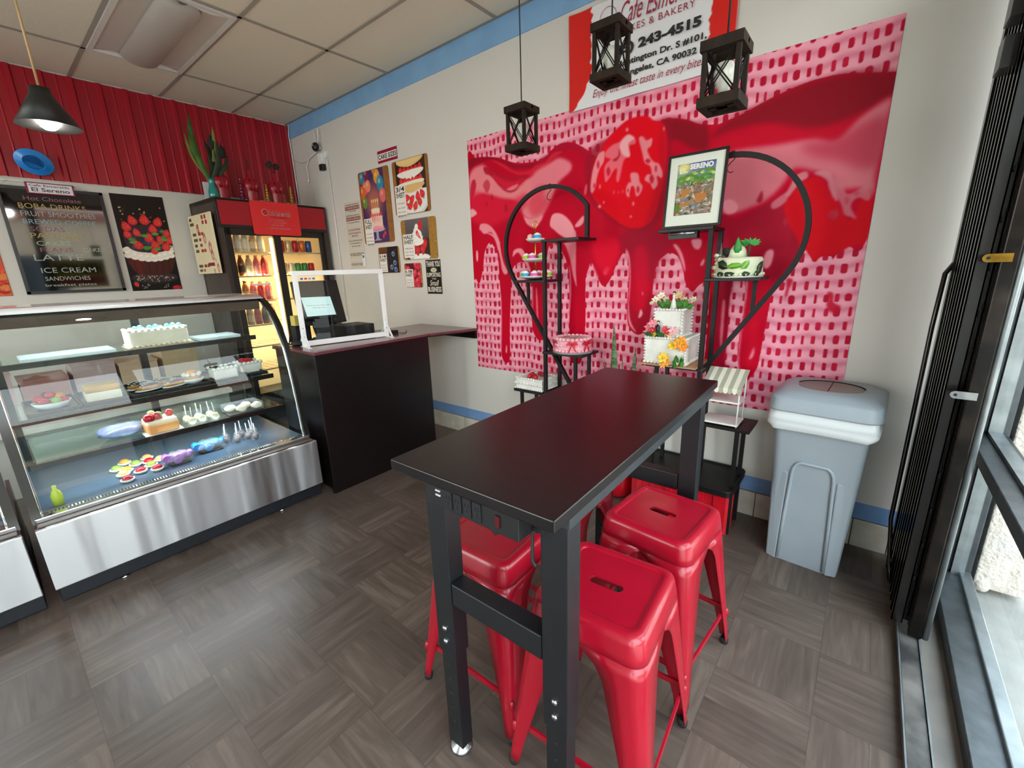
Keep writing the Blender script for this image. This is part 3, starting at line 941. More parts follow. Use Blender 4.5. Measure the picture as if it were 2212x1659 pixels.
def make_case(y0, y1, name, label, full=True):
    t = thing(name, label, 'display case', (2.2, (y0 + y1) / 2, 0))
    f = MB(m_navy)
    f.box((1.72, y0 + 0.01, 0.018), (2.645, y1 - 0.002, 0.106)); f.obj('plinth', t, bev=0.004)
    for y in (y0 + 0.24, y1 - 0.27):
        f = MB(m_chrome); f.lathe([(.018, 0), (.018, .008), (.008, .012), (.008, .03)], (2.652 - 0.03, y, 0), 12); f.obj('levelling_foot', t)
    f = MB(m_ss); f.box((2.655, y0, 0.106), (2.685, y1, 0.418)); f.obj('front_panel', t, bev=0.004)
    f = MB(m_trimb); f.box((1.70, y0 + .004, 0.106), (2.655, y1 - .004, 0.40)); f.obj('base', t)
    f = MB(m_deck); f.box((1.74, y0 + .03, 0.40), (2.575, y1 - .03, 0.436)); f.obj('deck', t)
    f = MB(m_chrome)
    f.box((2.565, y0 + .01, 0.418), (2.66, y1 - .01, 0.424), m_valance); f.box((2.575, y0 + .01, 0.4235), (2.612, y1 - .01, 0.446)); f.obj('glass_channel', t, bev=0.003)
    # air grille behind the channel
    f = MB(m_hole)
    k = y0 + 0.06
    f.box((2.53, y0 + .04, 0.4365), (2.565, y1 - .04, 0.439), m_trimb)
    while k < y1 - 0.06:
        f.box((2.535, k, 0.4385), (2.56, k + 0.006, 0.4405), m_ss); k += 0.013
    f.obj('air_grille', t)
    f = MB(m_cglass)
    P = [(p[0] - .004, p[1]) for p in PROF]
    f.rings([[(p[0], y, p[1]) for p in P] for y in (y0 + .02, y1 - .02)], close=False)
    f.obj('front_glass', t)
    for s_, y in ((1, y0), (-1, y1)):
        ya, yb = sorted((y, y + s_ * 0.032))
        f = MB(m_trimb)
        f.rings([[(p[0] + dx, yy, p[1] + dz) for p in PROF] for dx, dz, yy in ((.006, .004, ya), (.006, .004, yb), (-.014, -.012, yb), (-.014, -.012, ya), (.006, .004, ya))], close=False, smooth=False)
        f.obj('end_trim', t, smooth=40)
        f = MB(m_chrome)
        yi = y + s_ * 0.034
        f.tube([(p[0] - .012, yi, p[1] - .006) for p in PROF[:-2]], .007, 8)
        f.obj('chrome_edge', t)
        f = MB(m_cglass)
        ye = y + s_ * 0.012
        f.quad([(1.78, ye, .43)] + [(p[0] - .012, ye, p[1] - .01) for p in PROF] + [(1.78, ye, 1.365)])
        f.obj('end_glass', t)
    f = MB(m_casetop)
    f.box((1.74, y0, 1.352), (2.13, y1, 1.384)); f.tube([(2.13, y0, 1.371), (2.13, y1, 1.371)], .0135, 10, m_chrome)
    f.obj('top', t, bev=0.004)
    f = MB(m_valance)
    f.rings([[(2.12, y, 1.36), (2.19, y, 1.352), (2.225, y, 1.338), (2.215, y, 1.285), (2.205, y, 1.285), (2.185, y, 1.335), (2.12, y, 1.352)] for y in (y0 + .03, y1 - .03)], smooth=False)
    f.obj('valance', t)
    f = MB(m_casetop); f.rings([[(p[0] + d, y, p[1] + d) for d, p in ((.004, (2.245, 1.352)), (.005, PROF[-2]), (.004, (2.15, 1.376)), (0, (2.10, 1.382)))] for y in (y0 + .01, y1 - .01)], close=False); f.obj('top_trim', t, solid=.003)
    f = MB(m_led); f.box((1.98, y0 + .12, 1.342), (2.03, y1 - .12, 1.352)); f.obj('top_lamp', t)
    # rear door frame and sliding glass
    f = MB(m_trimb)
    for y in (y0 + .05, (y0 + y1) / 2 + .03, y1 - .05): f.box((1.742, y - .02, .43), (1.775, y + .02, 1.352))
    f.box((1.742, y0 + .03, .43), (1.775, y1 - .03, .47)); f.box((1.742, y0 + .03, 1.315), (1.775, y1 - .03, 1.352))
    f.obj('rear_frame', t)
    f = MB(m_cglass); f.quad([(1.758, y0 + .05, .46), (1.758, y1 - .05, .46), (1.758, y1 - .05, 1.33), (1.758, y0 + .05, 1.33)]); f.obj('rear_door', t)
    # shelves
    for z, xf, lamp in ((1.098, 2.115, False), (0.842, 2.30, True), (0.636, 2.40, True)):
        f = MB(m_sglass)
        f.box((1.80, y0 + .06, z - .008), (xf - .012, y1 - .06, z)); sh = f.obj('glass_shelf', t)
        f = MB(m_trimb)
        f.box((xf - .014, y0 + .05, z - .026), (xf, y1 - .05, z + .003)); f.obj('shelf_edge', sh)
        f = MB(m_trimb)
        for y in (y0 + .07, (y0 + y1) / 2 + .03, y1 - .07):
            f.box((1.775, y - .008, z - .05), (1.80, y + .008, z - .008)); f.hexa([(1.79, y - .006, z - .05), (1.80, y - .006, z - .05), (1.80, y + .006, z - .05), (1.79, y + .006, z - .05), (1.79, y - .006, z - .008), (xf - .02, y - .006, z - .008), (xf - .02, y + .006, z - .008), (1.79, y + .006, z - .008)])
        f.obj('shelf_bracket', sh)
        if lamp:
            f = MB(m_led); f.box((xf - .055, y0 + .1, z - .022), (xf - .03, y1 - .1, z - .009)); f.obj('shelf_lamp', sh)
    return t
CY0, CY1 = -2.757, -1.449
make_case(CY0, CY1, 'display_case', 'curved glass pastry display case on a stainless base, full of cakes')
make_case(-4.10, -2.795, 'display_case', 'second curved glass pastry case at the edge of view with stainless base')
# the light the case lamps give
for y, x, z, e in (((CY0 + CY1) / 2, 2.0, 1.335, 2.6), ((CY0 + CY1) / 2, 2.25, 0.815, 1.8), ((CY0 + CY1) / 2, 2.34, 0.608, 1.8), (-3.45, 2.0, 1.335, 2.0)):
    d = bpy.data.lights.new('case_lamp', 'AREA'); d.shape = 'RECTANGLE'; d.size = 0.04; d.size_y = 1.1; d.energy = e; d.color = (0.86, 0.94, 1.0)
    o = bpy.data.objects.new('case_lamp', d); COL.objects.link(o); o.location = (x, y, z)

# ---- pastries
m_cream = noisy('whipped_cream', 'eee8d6', 'e4dcc6', 14, 0.6, bump=0.2, bscale=60)
m_wcream = noisy('white_icing', 'e3e0d9', 'd8d4cc', 18, 0.55, bump=0.15, bscale=80)
m_teal = noisy('teal_icing', '58b9bd', '7cc8a8', 12, 0.5)
m_berry = noisy('strawberry_red', 'c2122a', 'a60c22', 25, 0.3)
m_pastry = noisy('golden_pastry', 'cf9a4e', 'a9702c', 16, 0.6, bump=0.2)
m_choc = noisy('dark_chocolate', '33201a', '22130f', 20, 0.35)
m_lchoc = noisy('milk_chocolate', '6a412a', '57331f', 14, 0.5)
m_kiwi = noisy('kiwi_green', '8cab3c', '6f9430', 18, 0.35)
m_mango = noisy('mango_orange', 'e59a2a', 'd6811c', 12, 0.35)
m_peach = noisy('peach_glaze', 'eeb06c', 'e2975a', 10, 0.35)
m_paper = mat('cake_paper', 'dfe6ea', 0.6)
m_tray = mat('black_tray', '0f0f11', 0.28)
m_wrap = mat('clear_wrap', 'f2f4f6', 0.10, alpha=0.10)
def blob_row(f, pts, r, m, n=8, sq=0.8):
    for k, p in enumerate(pts): f.sph(p, (r, r, r * sq), n, m)
def along(a, b, n): return [tuple(Vector(a).lerp(Vector(b), k / (n - 1))) for k in range(n)]
def perim(x0, y0, x1, y1, z, st):
    out = []
    for a, b in (((x0, y0), (x1, y0)), ((x1, y0), (x1, y1)), ((x1, y1), (x0, y1)), ((x0, y1), (x0, y0))):
        n = max(2, int(math.hypot(b[0] - a[0], b[1] - a[1]) / st))
        out += [(a[0] + (b[0] - a[0]) * k / n, a[1] + (b[1] - a[1]) * k / n, z) for k in range(n)]
    return out
def group_tag(o, label, cat, group=None): return tag(o, label, cat, group)

# white loaf cake with teal rosettes on the top shelf
z = 1.099
t = thing('cream_cake', 'long white cream cake with teal rosettes on the top glass shelf', 'cake', (1.975, -2.02, z))
f = MB(mat('cake_board', 'c9b79a', 0.6)); f.box((1.875, -2.185, z), (2.075, -1.855, z + .006)); f.obj('cake_board', t)
f = MB(m_cream); f.box((1.885, -2.17, z + .005), (2.06, -1.87, z + .105)); f.obj('body', t, bev=0.014, seg=3)
f = MB(m_cream); blob_row(f, perim(1.89, -2.165, 2.056, -1.875, z + .012, .026), .013, m_cream); f.obj('piping', t); f = MB(m_cream); blob_row(f, perim(1.892, -2.16, 2.05, -1.88, z + .105, .03), .012, m_cream); f.obj('piping', t)
for k, (y, x) in enumerate(((-2.12, 1.99), (-2.085, 1.93), (-2.05, 2.0), (-2.01, 1.95), (-1.96, 1.99), (-1.92, 1.95), (-1.90, 2.0))):
    f = MB(m_teal); f.lathe([(.026, 0), (.024, .01), (.014, .017), (.016, .02), (.006, .028), (0, .03)], (x, y, z + .1), 10, wob=lambda a, z_: 1 + .12 * math.sin(6 * a + z_ * 200)); f.obj('rosette', t)
for y0_, y1_, lab in ((-2.62, -2.24, 'clear lidded tray on the top shelf beside the teal cake'), (-1.82, -1.58, 'frosted acrylic tray on the top shelf past the teal cake')):
    f = MB(mat('acrylic', 'dcebea', 0.15, alpha=0.5)); f.box((1.84, y0_, z), (2.08, y1_, z + .018)); o = f.obj('acrylic_tray', bev=.003, loc=(1.96, (y0_ + y1_) / 2, z)); tag(o, lab, 'tray')

def tray(y0, y1, z, label, x0=1.87, x1=2.27, name='serving_tray'):
    f = MB(m_tray)
    f.box((x0, y0, z), (x1, y1, z + .004))
    for a, c in (((x0, y0), (x1, y0 + .006)), ((x0, y1 - .006), (x1, y1)), ((x0, y0), (x0 + .006, y1)), ((x1 - .006, y0), (x1, y1))):
        f.box((a[0], a[1], z), (c[0], c[1], z + .022))
    o = f.obj(name, loc=((x0 + x1) / 2, (y0 + y1) / 2, z), bev=.001)
    tag(o, label, 'tray', 'black trays on the middle shelf')
Z2 = 0.843
tray(-2.66, -2.455, Z2, 'black tray under the mixed fruit tart')
tray(-2.45, -2.26, Z2, 'black tray under the yellow glazed slice')
tray(-2.255, -1.86, Z2, 'black tray carrying the drizzled eclairs and cream puff')
tray(-1.855, -1.64, Z2, 'black tray under the cookies and cream slice')
tray(-1.635, -1.52, Z2, 'black tray under the strawberry cream slice')
zt = Z2 + .005
# fruit tart in a paper cup
def paper_cup(f, c, r, h, m=None): f.lathe([(r * .75, 0), (r * 1.05, h), (r * 1.0, h), (r * .72, .003)], c, 20, m or m_paper, wob=lambda a, z_: 1 + .07 * math.sin(10 * a))
c = (2.10, -2.555, zt)
t = thing('fruit_tart', 'mixed fruit tart heaped with berries kiwi and mango in paper', 'tart', c)
f = MB(m_paper); paper_cup(f, c, .075, .035); f.obj('paper_cup', t)
f = MB(m_pastry); f.lathe([(.055, 0), (.068, .03), (.06, .034), (0, .03)], c, 20); f.obj('crust', t)
for k, (dx, dy, dz, r, m_) in enumerate(((.04, -.03, .045, .024, m_berry), (.045, .015, .042, .024, m_kiwi), (.0, -.045, .055, .026, m_berry), (.005, .03, .055, .028, m_mango), (.015, 0, .07, .024, m_berry), (-.02, -.015, .07, .02, m_choc), (-.03, .03, .05, .026, m_mango), (.035, .045, .04, .022, m_berry), (-.035, -.03, .05, .022, m_kiwi))):
    f = MB(m_); f.sph((c[0] + dx, c[1] + dy, c[2] + dz), (r, r, r * .8), 10, jit=.05, seed=k); f.obj('fruit', t)
# yellow glazed slice
t = thing('glazed_slice', 'yellow glazed cake slice in clear wrap on the middle shelf', 'cake slice', (2.09, -2.355, zt))
f = MB(m_cream); f.prism([(2.03, -2.425), (2.16, -2.43), (2.165, -2.275), (2.03, -2.285)], 'z', zt, zt + .05); f.obj('sponge', t, bev=.006)
f = MB(noisy('yellow_glaze', 'd9a531', 'bd8420', 10, 0.3)); f.prism([(2.03, -2.425), (2.16, -2.43), (2.165, -2.275), (2.03, -2.285)], 'z', zt + .05, zt + .085); f.obj('glaze', t, bev=.012)
f = MB(m_wrap); f.box((2.015, -2.44, zt), (2.18, -2.265, zt + .095)); f.obj('wrapper', t, bev=.02)
# drizzled eclairs
ecl = []
for k, (x, y, rz, lab) in enumerate(((2.02, -2.17, .5, 'chocolate eclair with white drizzle at the back of the eclair tray'), (2.12, -2.145, .35, 'chocolate eclair with white drizzle beside the yellow slice'), (2.04, -2.06, .4, 'white drizzled eclair half hidden behind the front pair'), (2.14, -2.02, .45, 'white drizzled pale eclair beside the cream puff'))):
    t = thing('eclair', lab, 'eclair', (x, y, zt), rz, 'drizzled eclairs')
    f = MB(m_pastry); f.sph((0, 0, .024), (.035, .07, .024), 14); f.obj('bun', t, local=True)
    f = MB(m_choc if k < 2 else m_lchoc); f.sph((0, 0, .032), (.031, .063, .021), 14); f.obj('glaze', t, local=True)
    f = MB(m_wcream); f.tube([((-.024 if q % 2 else .024), -.056 + q * .0075, .0545 - abs(-.056 + q * .0075) ** 2 * 4.5 - .004) for q in range(16)], .0035, 6); f.obj('drizzle', t, local=True)
    f = MB(m_paper); f.sph((0, 0, .008), (.042, .078, .008), 12); f.obj('paper', t, local=True)
# cream puff
c = (2.12, -1.92, zt)
t = thing('cream_puff', 'cream puff with a golden lid and frilly cream beside the eclairs', 'cream puff', c)
f = MB(m_paper); paper_cup(f, c, .06, .03); f.obj('paper_cup', t)
f = MB(m_pastry); f.sph((c[0], c[1], c[2] + .03), (.05, .05, .03), 12, jit=.06); f.obj('shell', t)
f = MB(m_wcream); blob_row(f, [(c[0] + .04 * math.cos(a), c[1] + .04 * math.sin(a), c[2] + .056) for a in np.linspace(0, 6.28, 9)[:-1]], .017, m_wcream); f.obj('cream', t)
f = MB(m_mango); f.sph((c[0] + .01, c[1], c[2] + .068), (.03, .03, .017), 10, jit=.1); f.obj('lid', t)
# cookies and cream slice and strawberry slice
def cream_slice(label, name, c, top):
    x, y, z = c
    t = thing(name, label, 'cake slice', c)
    f = MB(m_wcream); f.box((x - .06, y - .07, z), (x + .06, y + .07, z + .07)); f.obj('body', t, bev=.008)
    for s_ in (-1, 1):
        f = MB(m_wcream); blob_row(f, along((x + s_ * .055, y - .065, z + .07), (x + s_ * .055, y + .065, z + .07), 6), .015, m_wcream); f.obj('piping', t)
    rd = random.Random(5)
    if top == 'cookie':
        f = MB(m_choc)
        for k in range(26): f.sph((x + rd.uniform(-.055, .055), y + rd.uniform(-.065, .065), z + .072), (rd.uniform(.005, .012), rd.uniform(.005, .012), .006), 6)
        f.obj('cookie_crumb', t)
    else:
        for k in range(5):
            f = MB(m_berry); f.sph((x + .045 - k * .022, y - .02 + (k % 2) * .03, z + .08), (.016, .024, .016), 9); f.obj('strawberry', t)
cream_slice('white cream slice with dark cookie crumbs on the middle shelf', 'cookie_slice', (2.13, -1.745, zt), 'cookie')
cream_slice('white cream slice with a row of red strawberries on the middle shelf', 'strawberry_slice', (2.09, -1.575, zt), 'berry')
f = MB(mat('kraft_tag', 'c49a6c', 0.7)); f.box((2.2, -1.5 - .06, Z2 + .001), (2.28, -1.515, Z2 + .004)); tag(f.obj('price_card', loc=(2.24, -1.54, Z2)), 'small kraft card lying on the middle shelf past the strawberry slice', 'card')

# ---- lower shelf
Z3 = 0.637
c = (2.30, -2.165, Z3)
t = thing('berry_cake', 'tall strawberry topped sponge cake on the lower glass shelf', 'cake', c)
f = MB(m_peach); f.box((c[0] - .07, c[1] - .075, Z3 + .003), (c[0] + .07, c[1] + .075, Z3 + .06)); f.obj('sponge', t, bev=.01)
f = MB(m_cream); f.box((c[0] - .068, c[1] - .072, Z3 + .055), (c[0] + .068, c[1] + .072, Z3 + .078)); f.obj('cream', t, bev=.008)
rd = random.Random(9)
for k in range(11):
    f = MB(m_berry if k not in (4, 8) else m_kiwi); f.sph((c[0] + rd.uniform(-.055, .055), c[1] + rd.uniform(-.06, .06), Z3 + .092 + rd.uniform(-.01, .012)), (.022, .022, .024), 9); f.obj('fruit', t)
f = MB(m_paper); f.box((c[0] - .085, c[1] - .09, Z3), (c[0] + .085, c[1] + .09, Z3 + .003)); f.obj('paper', t)
t = thing('wrapped_treat_bag', 'lilac cellophane bag of treats on the lower shelf by the berry cake', 'treat bag', (2.22, -2.33, Z3))
f = MB(noisy('lilac_wrap', '7d86b4', '51587e', 14, 0.2)); f.sph((2.22, -2.33, Z3 + .035), (.09, .1, .035), 14, jit=.12, seed=3); f.obj('bag', t)
f = MB(m_wrap); f.sph((2.22, -2.33, Z3 + .037), (.1, .115, .036), 12, jit=.15, seed=8); f.obj('cellophane', t)
def make_pop(label, group, m, rh=.022, st=.085):
    t = thing('cake_pop', label, 'cake pop', (0, 0, 0), 0, group)
    f = MB(m); f.sph((0, 0, rh), (rh, rh, rh), 10, jit=.05); f.obj('cake_ball', t, local=True)
    f = MB(m_white); f.cyl((0, 0, rh * 1.8), (0.004, 0.002, st + rh), .0026, n=6); f.obj('stick', t, local=True)
    f = MB(m_wrap); f.lathe([(rh * 1.15, 0), (rh * 1.2, rh), (rh * .6, rh * 2.1), (.005, rh * 2.5), (rh * .5, rh * 3.1)], (0, 0, 0.001), 10); f.obj('wrapper', t, local=True)
    return t
m_vanilla = noisy('vanilla_coating', 'eae2cc', 'cdbb90', 60, 0.4)
pop = make_pop('white sprinkled cake pop, stick up, on the lower glass shelf', 'white cake pops', m_vanilla)
for k, (x, y) in enumerate(((2.34, -2.02), (2.33, -1.965), (2.27, -2.03), (2.27, -1.97), (2.345, -1.90), (2.28, -1.91))):
    if k == 0: pop.location = (x, y, Z3 + .001)
    else: dup(pop, (x, y, Z3 + .001), k * .9)
t = thing('pastry_clamshell', 'clear clamshell of cream pastries on the lower shelf behind the pops', 'pastry box', (2.31, -1.73, Z3))
f = MB(m_tray); f.box((2.24, -1.83, Z3 + .001), (2.385, -1.63, Z3 + .006)); f.obj('base', t)
for k in range(4):
    f = MB(m_cream); f.sph((2.28 + (k % 2) * .06, -1.79 + k * .045, Z3 + .028), (.034, .034, .022), 10, jit=.12, seed=k); f.obj('pastry', t)
f = MB(m_wrap); f.box((2.235, -1.835, Z3 + .006), (2.39, -1.625, Z3 + .06)); f.obj('lid', t, bev=.012)

# ---- on the deck
ZD = 0.437
tr = [(2.16, -2.245, 'peach', 'rearmost mini tart with a peach dome, apart from the rest'), (2.137, -2.346, 'mango', 'mini tart with a yellow mango dome at the back of the cluster'),
      (2.215, -2.395, 'kiwi', 'mini tart with a green dome at the outer edge of the cluster'), (2.214, -2.308, 'kiwi', 'mini tart with a green dome in the middle of the cluster'),
      (2.235, -2.25, 'berry', 'mini tart with a red dome in the second row of the cluster'), (2.25, -2.20, 'peach', 'mini tart with a peach dome nearest the lilac bag'),
      (2.285, -2.362, 'mango', 'mini tart with an orange mango dome in the third row'), (2.335, -2.385, 'peach', 'mini tart with an orange glazed dome beside the front red one'),
      (2.36, -2.313, 'berry', 'deep red mini tart near the centre front of the cluster'), (2.40, -2.245, 'berry', 'glossy red mini tart nearest the glass by the lilac bag'),
      (2.44, -2.385, 'berry', 'red mini tart closest to the front glass'), (2.31, -2.255, 'kiwi', 'mini tart with a pale green dome between two red ones')]
tarts = {}
for x, y, kind, lab in tr:
    if kind not in tarts:
        t = thing('mini_tart', lab, 'tart', (x, y, ZD), 0, 'mini fruit tarts on the case floor')
        f = MB(m_wcream); f.lathe([(.022, 0), (.033, .014), (.029, .016), (0, .013)], (x, y, ZD), 18, wob=lambda a, z_: 1 + .05 * math.sin(12 * a)); f.obj('pastry_cup', t)
        f = MB({'peach': m_peach, 'mango': m_mango, 'kiwi': m_kiwi, 'berry': m_berry}[kind]); f.sph((x, y, ZD + .016), (.025, .025, .019), 12); f.obj('fruit_dome', t)
        tarts[kind] = t
    else:
        dup(tarts[kind], (x, y, ZD), 0, lab)
def treat_bag(label, c, r, cols):
    t = thing('treat_bag', label, 'treat bag', c)
    f = MB(m_tray); f.box((c[0] - r[0] * .7, c[1] - r[1] * .7, c[2]), (c[0] + r[0] * .7, c[1] + r[1] * .7, c[2] + .003)); f.obj('base_tray', t)
    f = MB(noisy(cols[0] + '_sweet', cols[1], cols[2], 9, 0.18, bump=0.3)); rd = random.Random(2)
    for k in range(9): f.tube([(c[0] + rd.uniform(-.8, .8) * r[0] * .8, c[1] - r[1] * .85 + k * r[1] * .2, c[2] + .03 + rd.uniform(0, .02)), (c[0] + rd.uniform(-.3, .3) * r[0], c[1] - r[1] * .8 + k * r[1] * .2, c[2] + .045), (c[0] + rd.uniform(-.8, .8) * r[0] * .8, c[1] - r[1] * .75 + k * r[1] * .2, c[2] + .025)], .022, 8)
    f.obj('sweets', t)
    f = MB(m_wrap); f.sph((c[0], c[1], c[2] + .03), (r[0] * 1.08, r[1] * 1.08, .04), 14, jit=.14, seed=5); f.obj('cellophane', t)
treat_bag('lilac cellophane bag of sweets on the case floor', (2.37, -2.135, ZD), (.075, .07), ('lilac', 'b06fc0', '8f55a8'))
treat_bag('bright blue cellophane bag of sweets on the case floor', (2.30, -1.955, ZD), (.085, .085), ('blue', '2f9ad8', '1f6fb4'))
m_darkpop = noisy('chocolate_coating', '3a2a2a', '57484a', 60, 0.3)
pop2 = make_pop('chocolate cake pop in clear wrap, stick up, on the case floor', 'chocolate cake pops', m_darkpop, .023, .09)
for k, (x, y) in enumerate(((2.26, -1.85), (2.20, -1.83), (2.32, -1.80), (2.25, -1.775), (2.22, -1.74), (2.31, -1.73), (2.26, -1.69), (2.36, -1.70), (2.20, -1.66))):
    if k == 0: pop2.location = (x, y, ZD)
    else: dup(pop2, (x, y, ZD), k * .7)
# condensing fan / rail at the back of the deck
f = MB(noisy('yellow_bottle_plastic', 'c9d84a', 'b5c63c', 5, 0.4)); f.lathe([(.02, 0), (.022, .05), (.016, .07), (.008, .08), (.008, .1), (0, .102)], (2.47, -2.655, ZD), 12)
tag(f.obj('squeeze_bottle', loc=(2.47, -2.655, ZD)), 'small yellow green squeeze bottle by the end glass of the case', 'bottle')
# things on the work counter behind the case
f = MB(noisy('work_counter', 'd8d4ce', 'c9c4bc', 6, 0.5)); f.box((0.02, -4.2, 0.46), (0.92, -1.35, 0.50)); f.box((0.04, -4.2, 0.0), (0.88, -1.37, 0.46), mat('counter_carcass', 'b7b0a8', 0.6))
tag(f.obj('work_counter', loc=(0.37, -2.8, 0)), 'long pale work counter along the wall behind the display case', 'counter')
bx = [(-2.78, .22, 'b98f92', 'large dusty pink bakery box'), (-2.5, .18, 'a36a62', 'brick red bakery box'), (-2.22, .22, 'b79a9a', 'greyish pink bakery box'), (-1.95, .2, 'c7a58a', 'kraft bakery box'), (-1.66, .24, 'bda07c', 'wide kraft bakery box')]
for k, (y, h, c_, lab) in enumerate(bx):
    t = thing('bakery_box', lab + ' on the work counter behind the case', 'box', (0.6, y, 0.5), 0, 'bakery boxes behind the case')
    f = MB(noisy('box_' + c_, c_, c_, 5, 0.6)); f.box((0.42, y - .125, 0.5), (0.8, y + .125, 0.5 + h * 1.7)); f.obj('body', t)
    f = MB(noisy('box_' + c_, c_, c_, 5, 0.6)); f.box((0.415, y - .13, 0.5 + h * 1.7), (0.805, y + .13, 0.5 + h * 1.7 + .012)); f.obj('lid', t)
t = thing('gift_bag', 'dark red patterned gift bag inside the second pastry case', 'bag', (2.30, -2.90, ZD))
f = MB(noisy('dark_red_paper', '6d1018', '7a1a22', 9, .5)); f.box((2.24, -2.965, ZD), (2.40, -2.845, ZD + .26)); f.obj('bag', t)
for k in range(2):
    f = MB(noisy('red_motif', '9a3a3a', '8a2a2e', 9, .5)); f.tube([(2.4015, -2.905 + .035 * math.cos(a), ZD + .08 + k * .11 + .045 * math.sin(a)) for a in np.linspace(0, 2 * PI, 16)[:-1]], .004, 5, closed=True); f.obj('motif', t)

# ================================================================== COUNTER, TERMINAL, DRINKS FRIDGE
m_maroon = noisy('maroon_laminate', '6e3a40', '64343a', 6, 0.22, coat=0.2)
t = thing('checkout_counter', 'black panelled checkout counter with a maroon top by the case', 'counter', (2.42, -0.92, 0))
f = MB(m_blk); f.box((2.686, -1.392, 0.0), (2.715, -0.446, 0.985)); f.obj('front_panel', t, bev=.002)
f = MB(m_blk); f.box((2.12, -1.385, 0.09), (2.686, -0.452, 0.985)); f.box((2.12, -1.36, 0.0), (2.66, -0.47, 0.09)); f.obj('carcass', t)
f = MB(m_maroon); f.box((2.10, -1.396, 0.992), (2.722, -0.442, 1.012)); f.obj('countertop', t)
f = MB(m_blk); f.box((2.098, -1.398, 0.985), (2.724, -0.440, 0.994)); f.obj('edge_band', t)
t = thing('wall_shelf_counter', 'maroon counter extension fixed to the wall beside the checkout counter', 'counter', (2.45, -0.2, 0.985))
po = [(2.10, -0.438), (2.724, -0.438), (2.852, -0.014), (2.10, -0.014)]
f = MB(m_maroon); f.prism(po, 'z', 0.992, 1.012); f.obj('shelf_top', t)
f = MB(m_blk); f.prism([(2.10, -0.438), (2.728, -0.438), (2.858, -0.014), (2.10, -0.014)], 'z', 0.984, 0.9925); f.obj('edge_band', t)
f = MB(m_blk); f.box((2.10, -0.034, 0.925), (2.848, -0.0125, 0.985)); f.obj('wall_batten', t)

# sneeze guard
gx0, gy0, gx1, gy1 = 2.425, -1.325, 2.535, -0.69
t = thing('sneeze_guard', 'white framed clear sneeze guard standing on the checkout counter', 'sneeze guard', ((gx0 + gx1) / 2, (gy0 + gy1) / 2, 1.012), math.atan2(gy1 - gy0, gx1 - gx0))
Lg = math.hypot(gx1 - gx0, gy1 - gy0); hl = Lg / 2; hz = 0.515
m_wpaint = mat('white_frame', 'eeeeef', 0.35)
for nm, a, c in (('top_rail', (-hl, -.008, hz - .032), (hl, .008, hz)), ('bottom_rail', (-hl + .03, -.008, .004), (hl - .03, .008, .04)), ('side_post', (-hl, -.008, 0.0), (-hl + .034, .008, hz - .032)), ('side_post', (hl - .034, -.008, 0.0), (hl, .008, hz - .032))):
    f = MB(m_wpaint); f.box(a, c); o = f.obj(nm, t, local=True, bev=.002)
    if nm == 'side_post':
        xm = (a[0] + c[0]) / 2
        for z in (.07, .13):
            f = MB(m_steel); f.lathe([(.004, -.0015), (.004, .002), (0, .003)], (0, 0, 0), 8, M=Matrix.Translation((xm, -.008, z)) @ Matrix.Rotation(PI / 2, 4, 'X')); f.obj('screw', o, local=True)
for xm in (-hl + .017, hl - .017):
    f = MB(m_wpaint)
    f.box((xm - .014, -.105, 0), (xm + .014, .105, .004))
    for s_ in (-1, 1): f.tube([(xm, s_ * .10, .006), (xm, s_ * .012, .105)], .004, w=(.022, .004), up=(1, 0, 0))
    f.obj('foot', t, local=True)
f = MB(glass('acrylic_pane', 'f2f7f7', 1.42)); f.quad([(-hl + .03, 0, .035), (hl - .03, 0, .035), (hl - .03, 0, hz - .03), (-hl + .03, 0, hz - .03)]); f.obj('pane', t, local=True)
f = MB(m_white)
# card-brand style sticker, plain coloured patches
f.box((-hl + .045, -.0015, hz - .062), (-hl + .15, -.0005, hz - .042))
for k, c_ in enumerate(('2f5fb0', 'b5402f', '9a9aa0', '6c7a98')):
    f.box((-hl + .050 + k * .026, -.0022, hz - .059), (-hl + .068 + k * .026, -.0014, hz - .046), mat('sticker_' + c_, c_, 0.5))
f.obj('sticker', t, local=True)

# payment terminal
t = thing('payment_terminal', 'black payment terminal with a pale customer screen behind the guard', 'payment terminal', (2.3, -1.08, 1.012))
f = MB(m_plastic)
f.hexa([(2.20, -1.20, 1.012), (2.40, -1.20, 1.012), (2.40, -0.99, 1.012), (2.20, -0.99, 1.012), (2.27, -1.16, 1.05), (2.36, -1.16, 1.05), (2.36, -1.02, 1.05), (2.27, -1.02, 1.05)])
f.tube([(2.33, -1.09, 1.03), (2.31, -1.10, 1.13), (2.345, -1.12, 1.21)], .02, w=(.13, .05), up=(1, 0, 0))
f.obj('stand', t, bev=.004)
Ms = Matrix.Translation((2.375, -1.145, 1.275)) @ Matrix.Rotation(math.radians(-22), 4, 'Y') @ Matrix.Rotation(math.radians(4), 4, 'Z')
f = MB(m_plastic); f.box((-.012, -.125, -.085), (.006, .125, .085), M=Ms); f.obj('customer_display', t, bev=.004)
f = MB(mat('screen_glow', 'a9bfbf', 0.25, emit='a9c4c4', estr=.55)); f.box((.006, -.112, -.068), (.0075, .112, .072), M=Ms); scr = f.obj('screen', t)
fr = Frame(Ms @ Vector((.0078, -.112, -.068)), Ms.to_3x3() @ Vector((0, 1, 0)), Ms.to_3x3() @ Vector((0, 0, 1)))
m_ink = mat('ink_dark', '26343a', 0.6)
text('Thank you for your order', fr, .02, .072, .184, .010, m_ink, scr, d=.0005)
text('Please tap to pay', fr, .06, .054, .10, .009, m_ink, scr, d=.0005)
Mb = Matrix.Translation((2.26, -1.075, 1.295)) @ Matrix.Rotation(math.radians(-14), 4, 'Y')
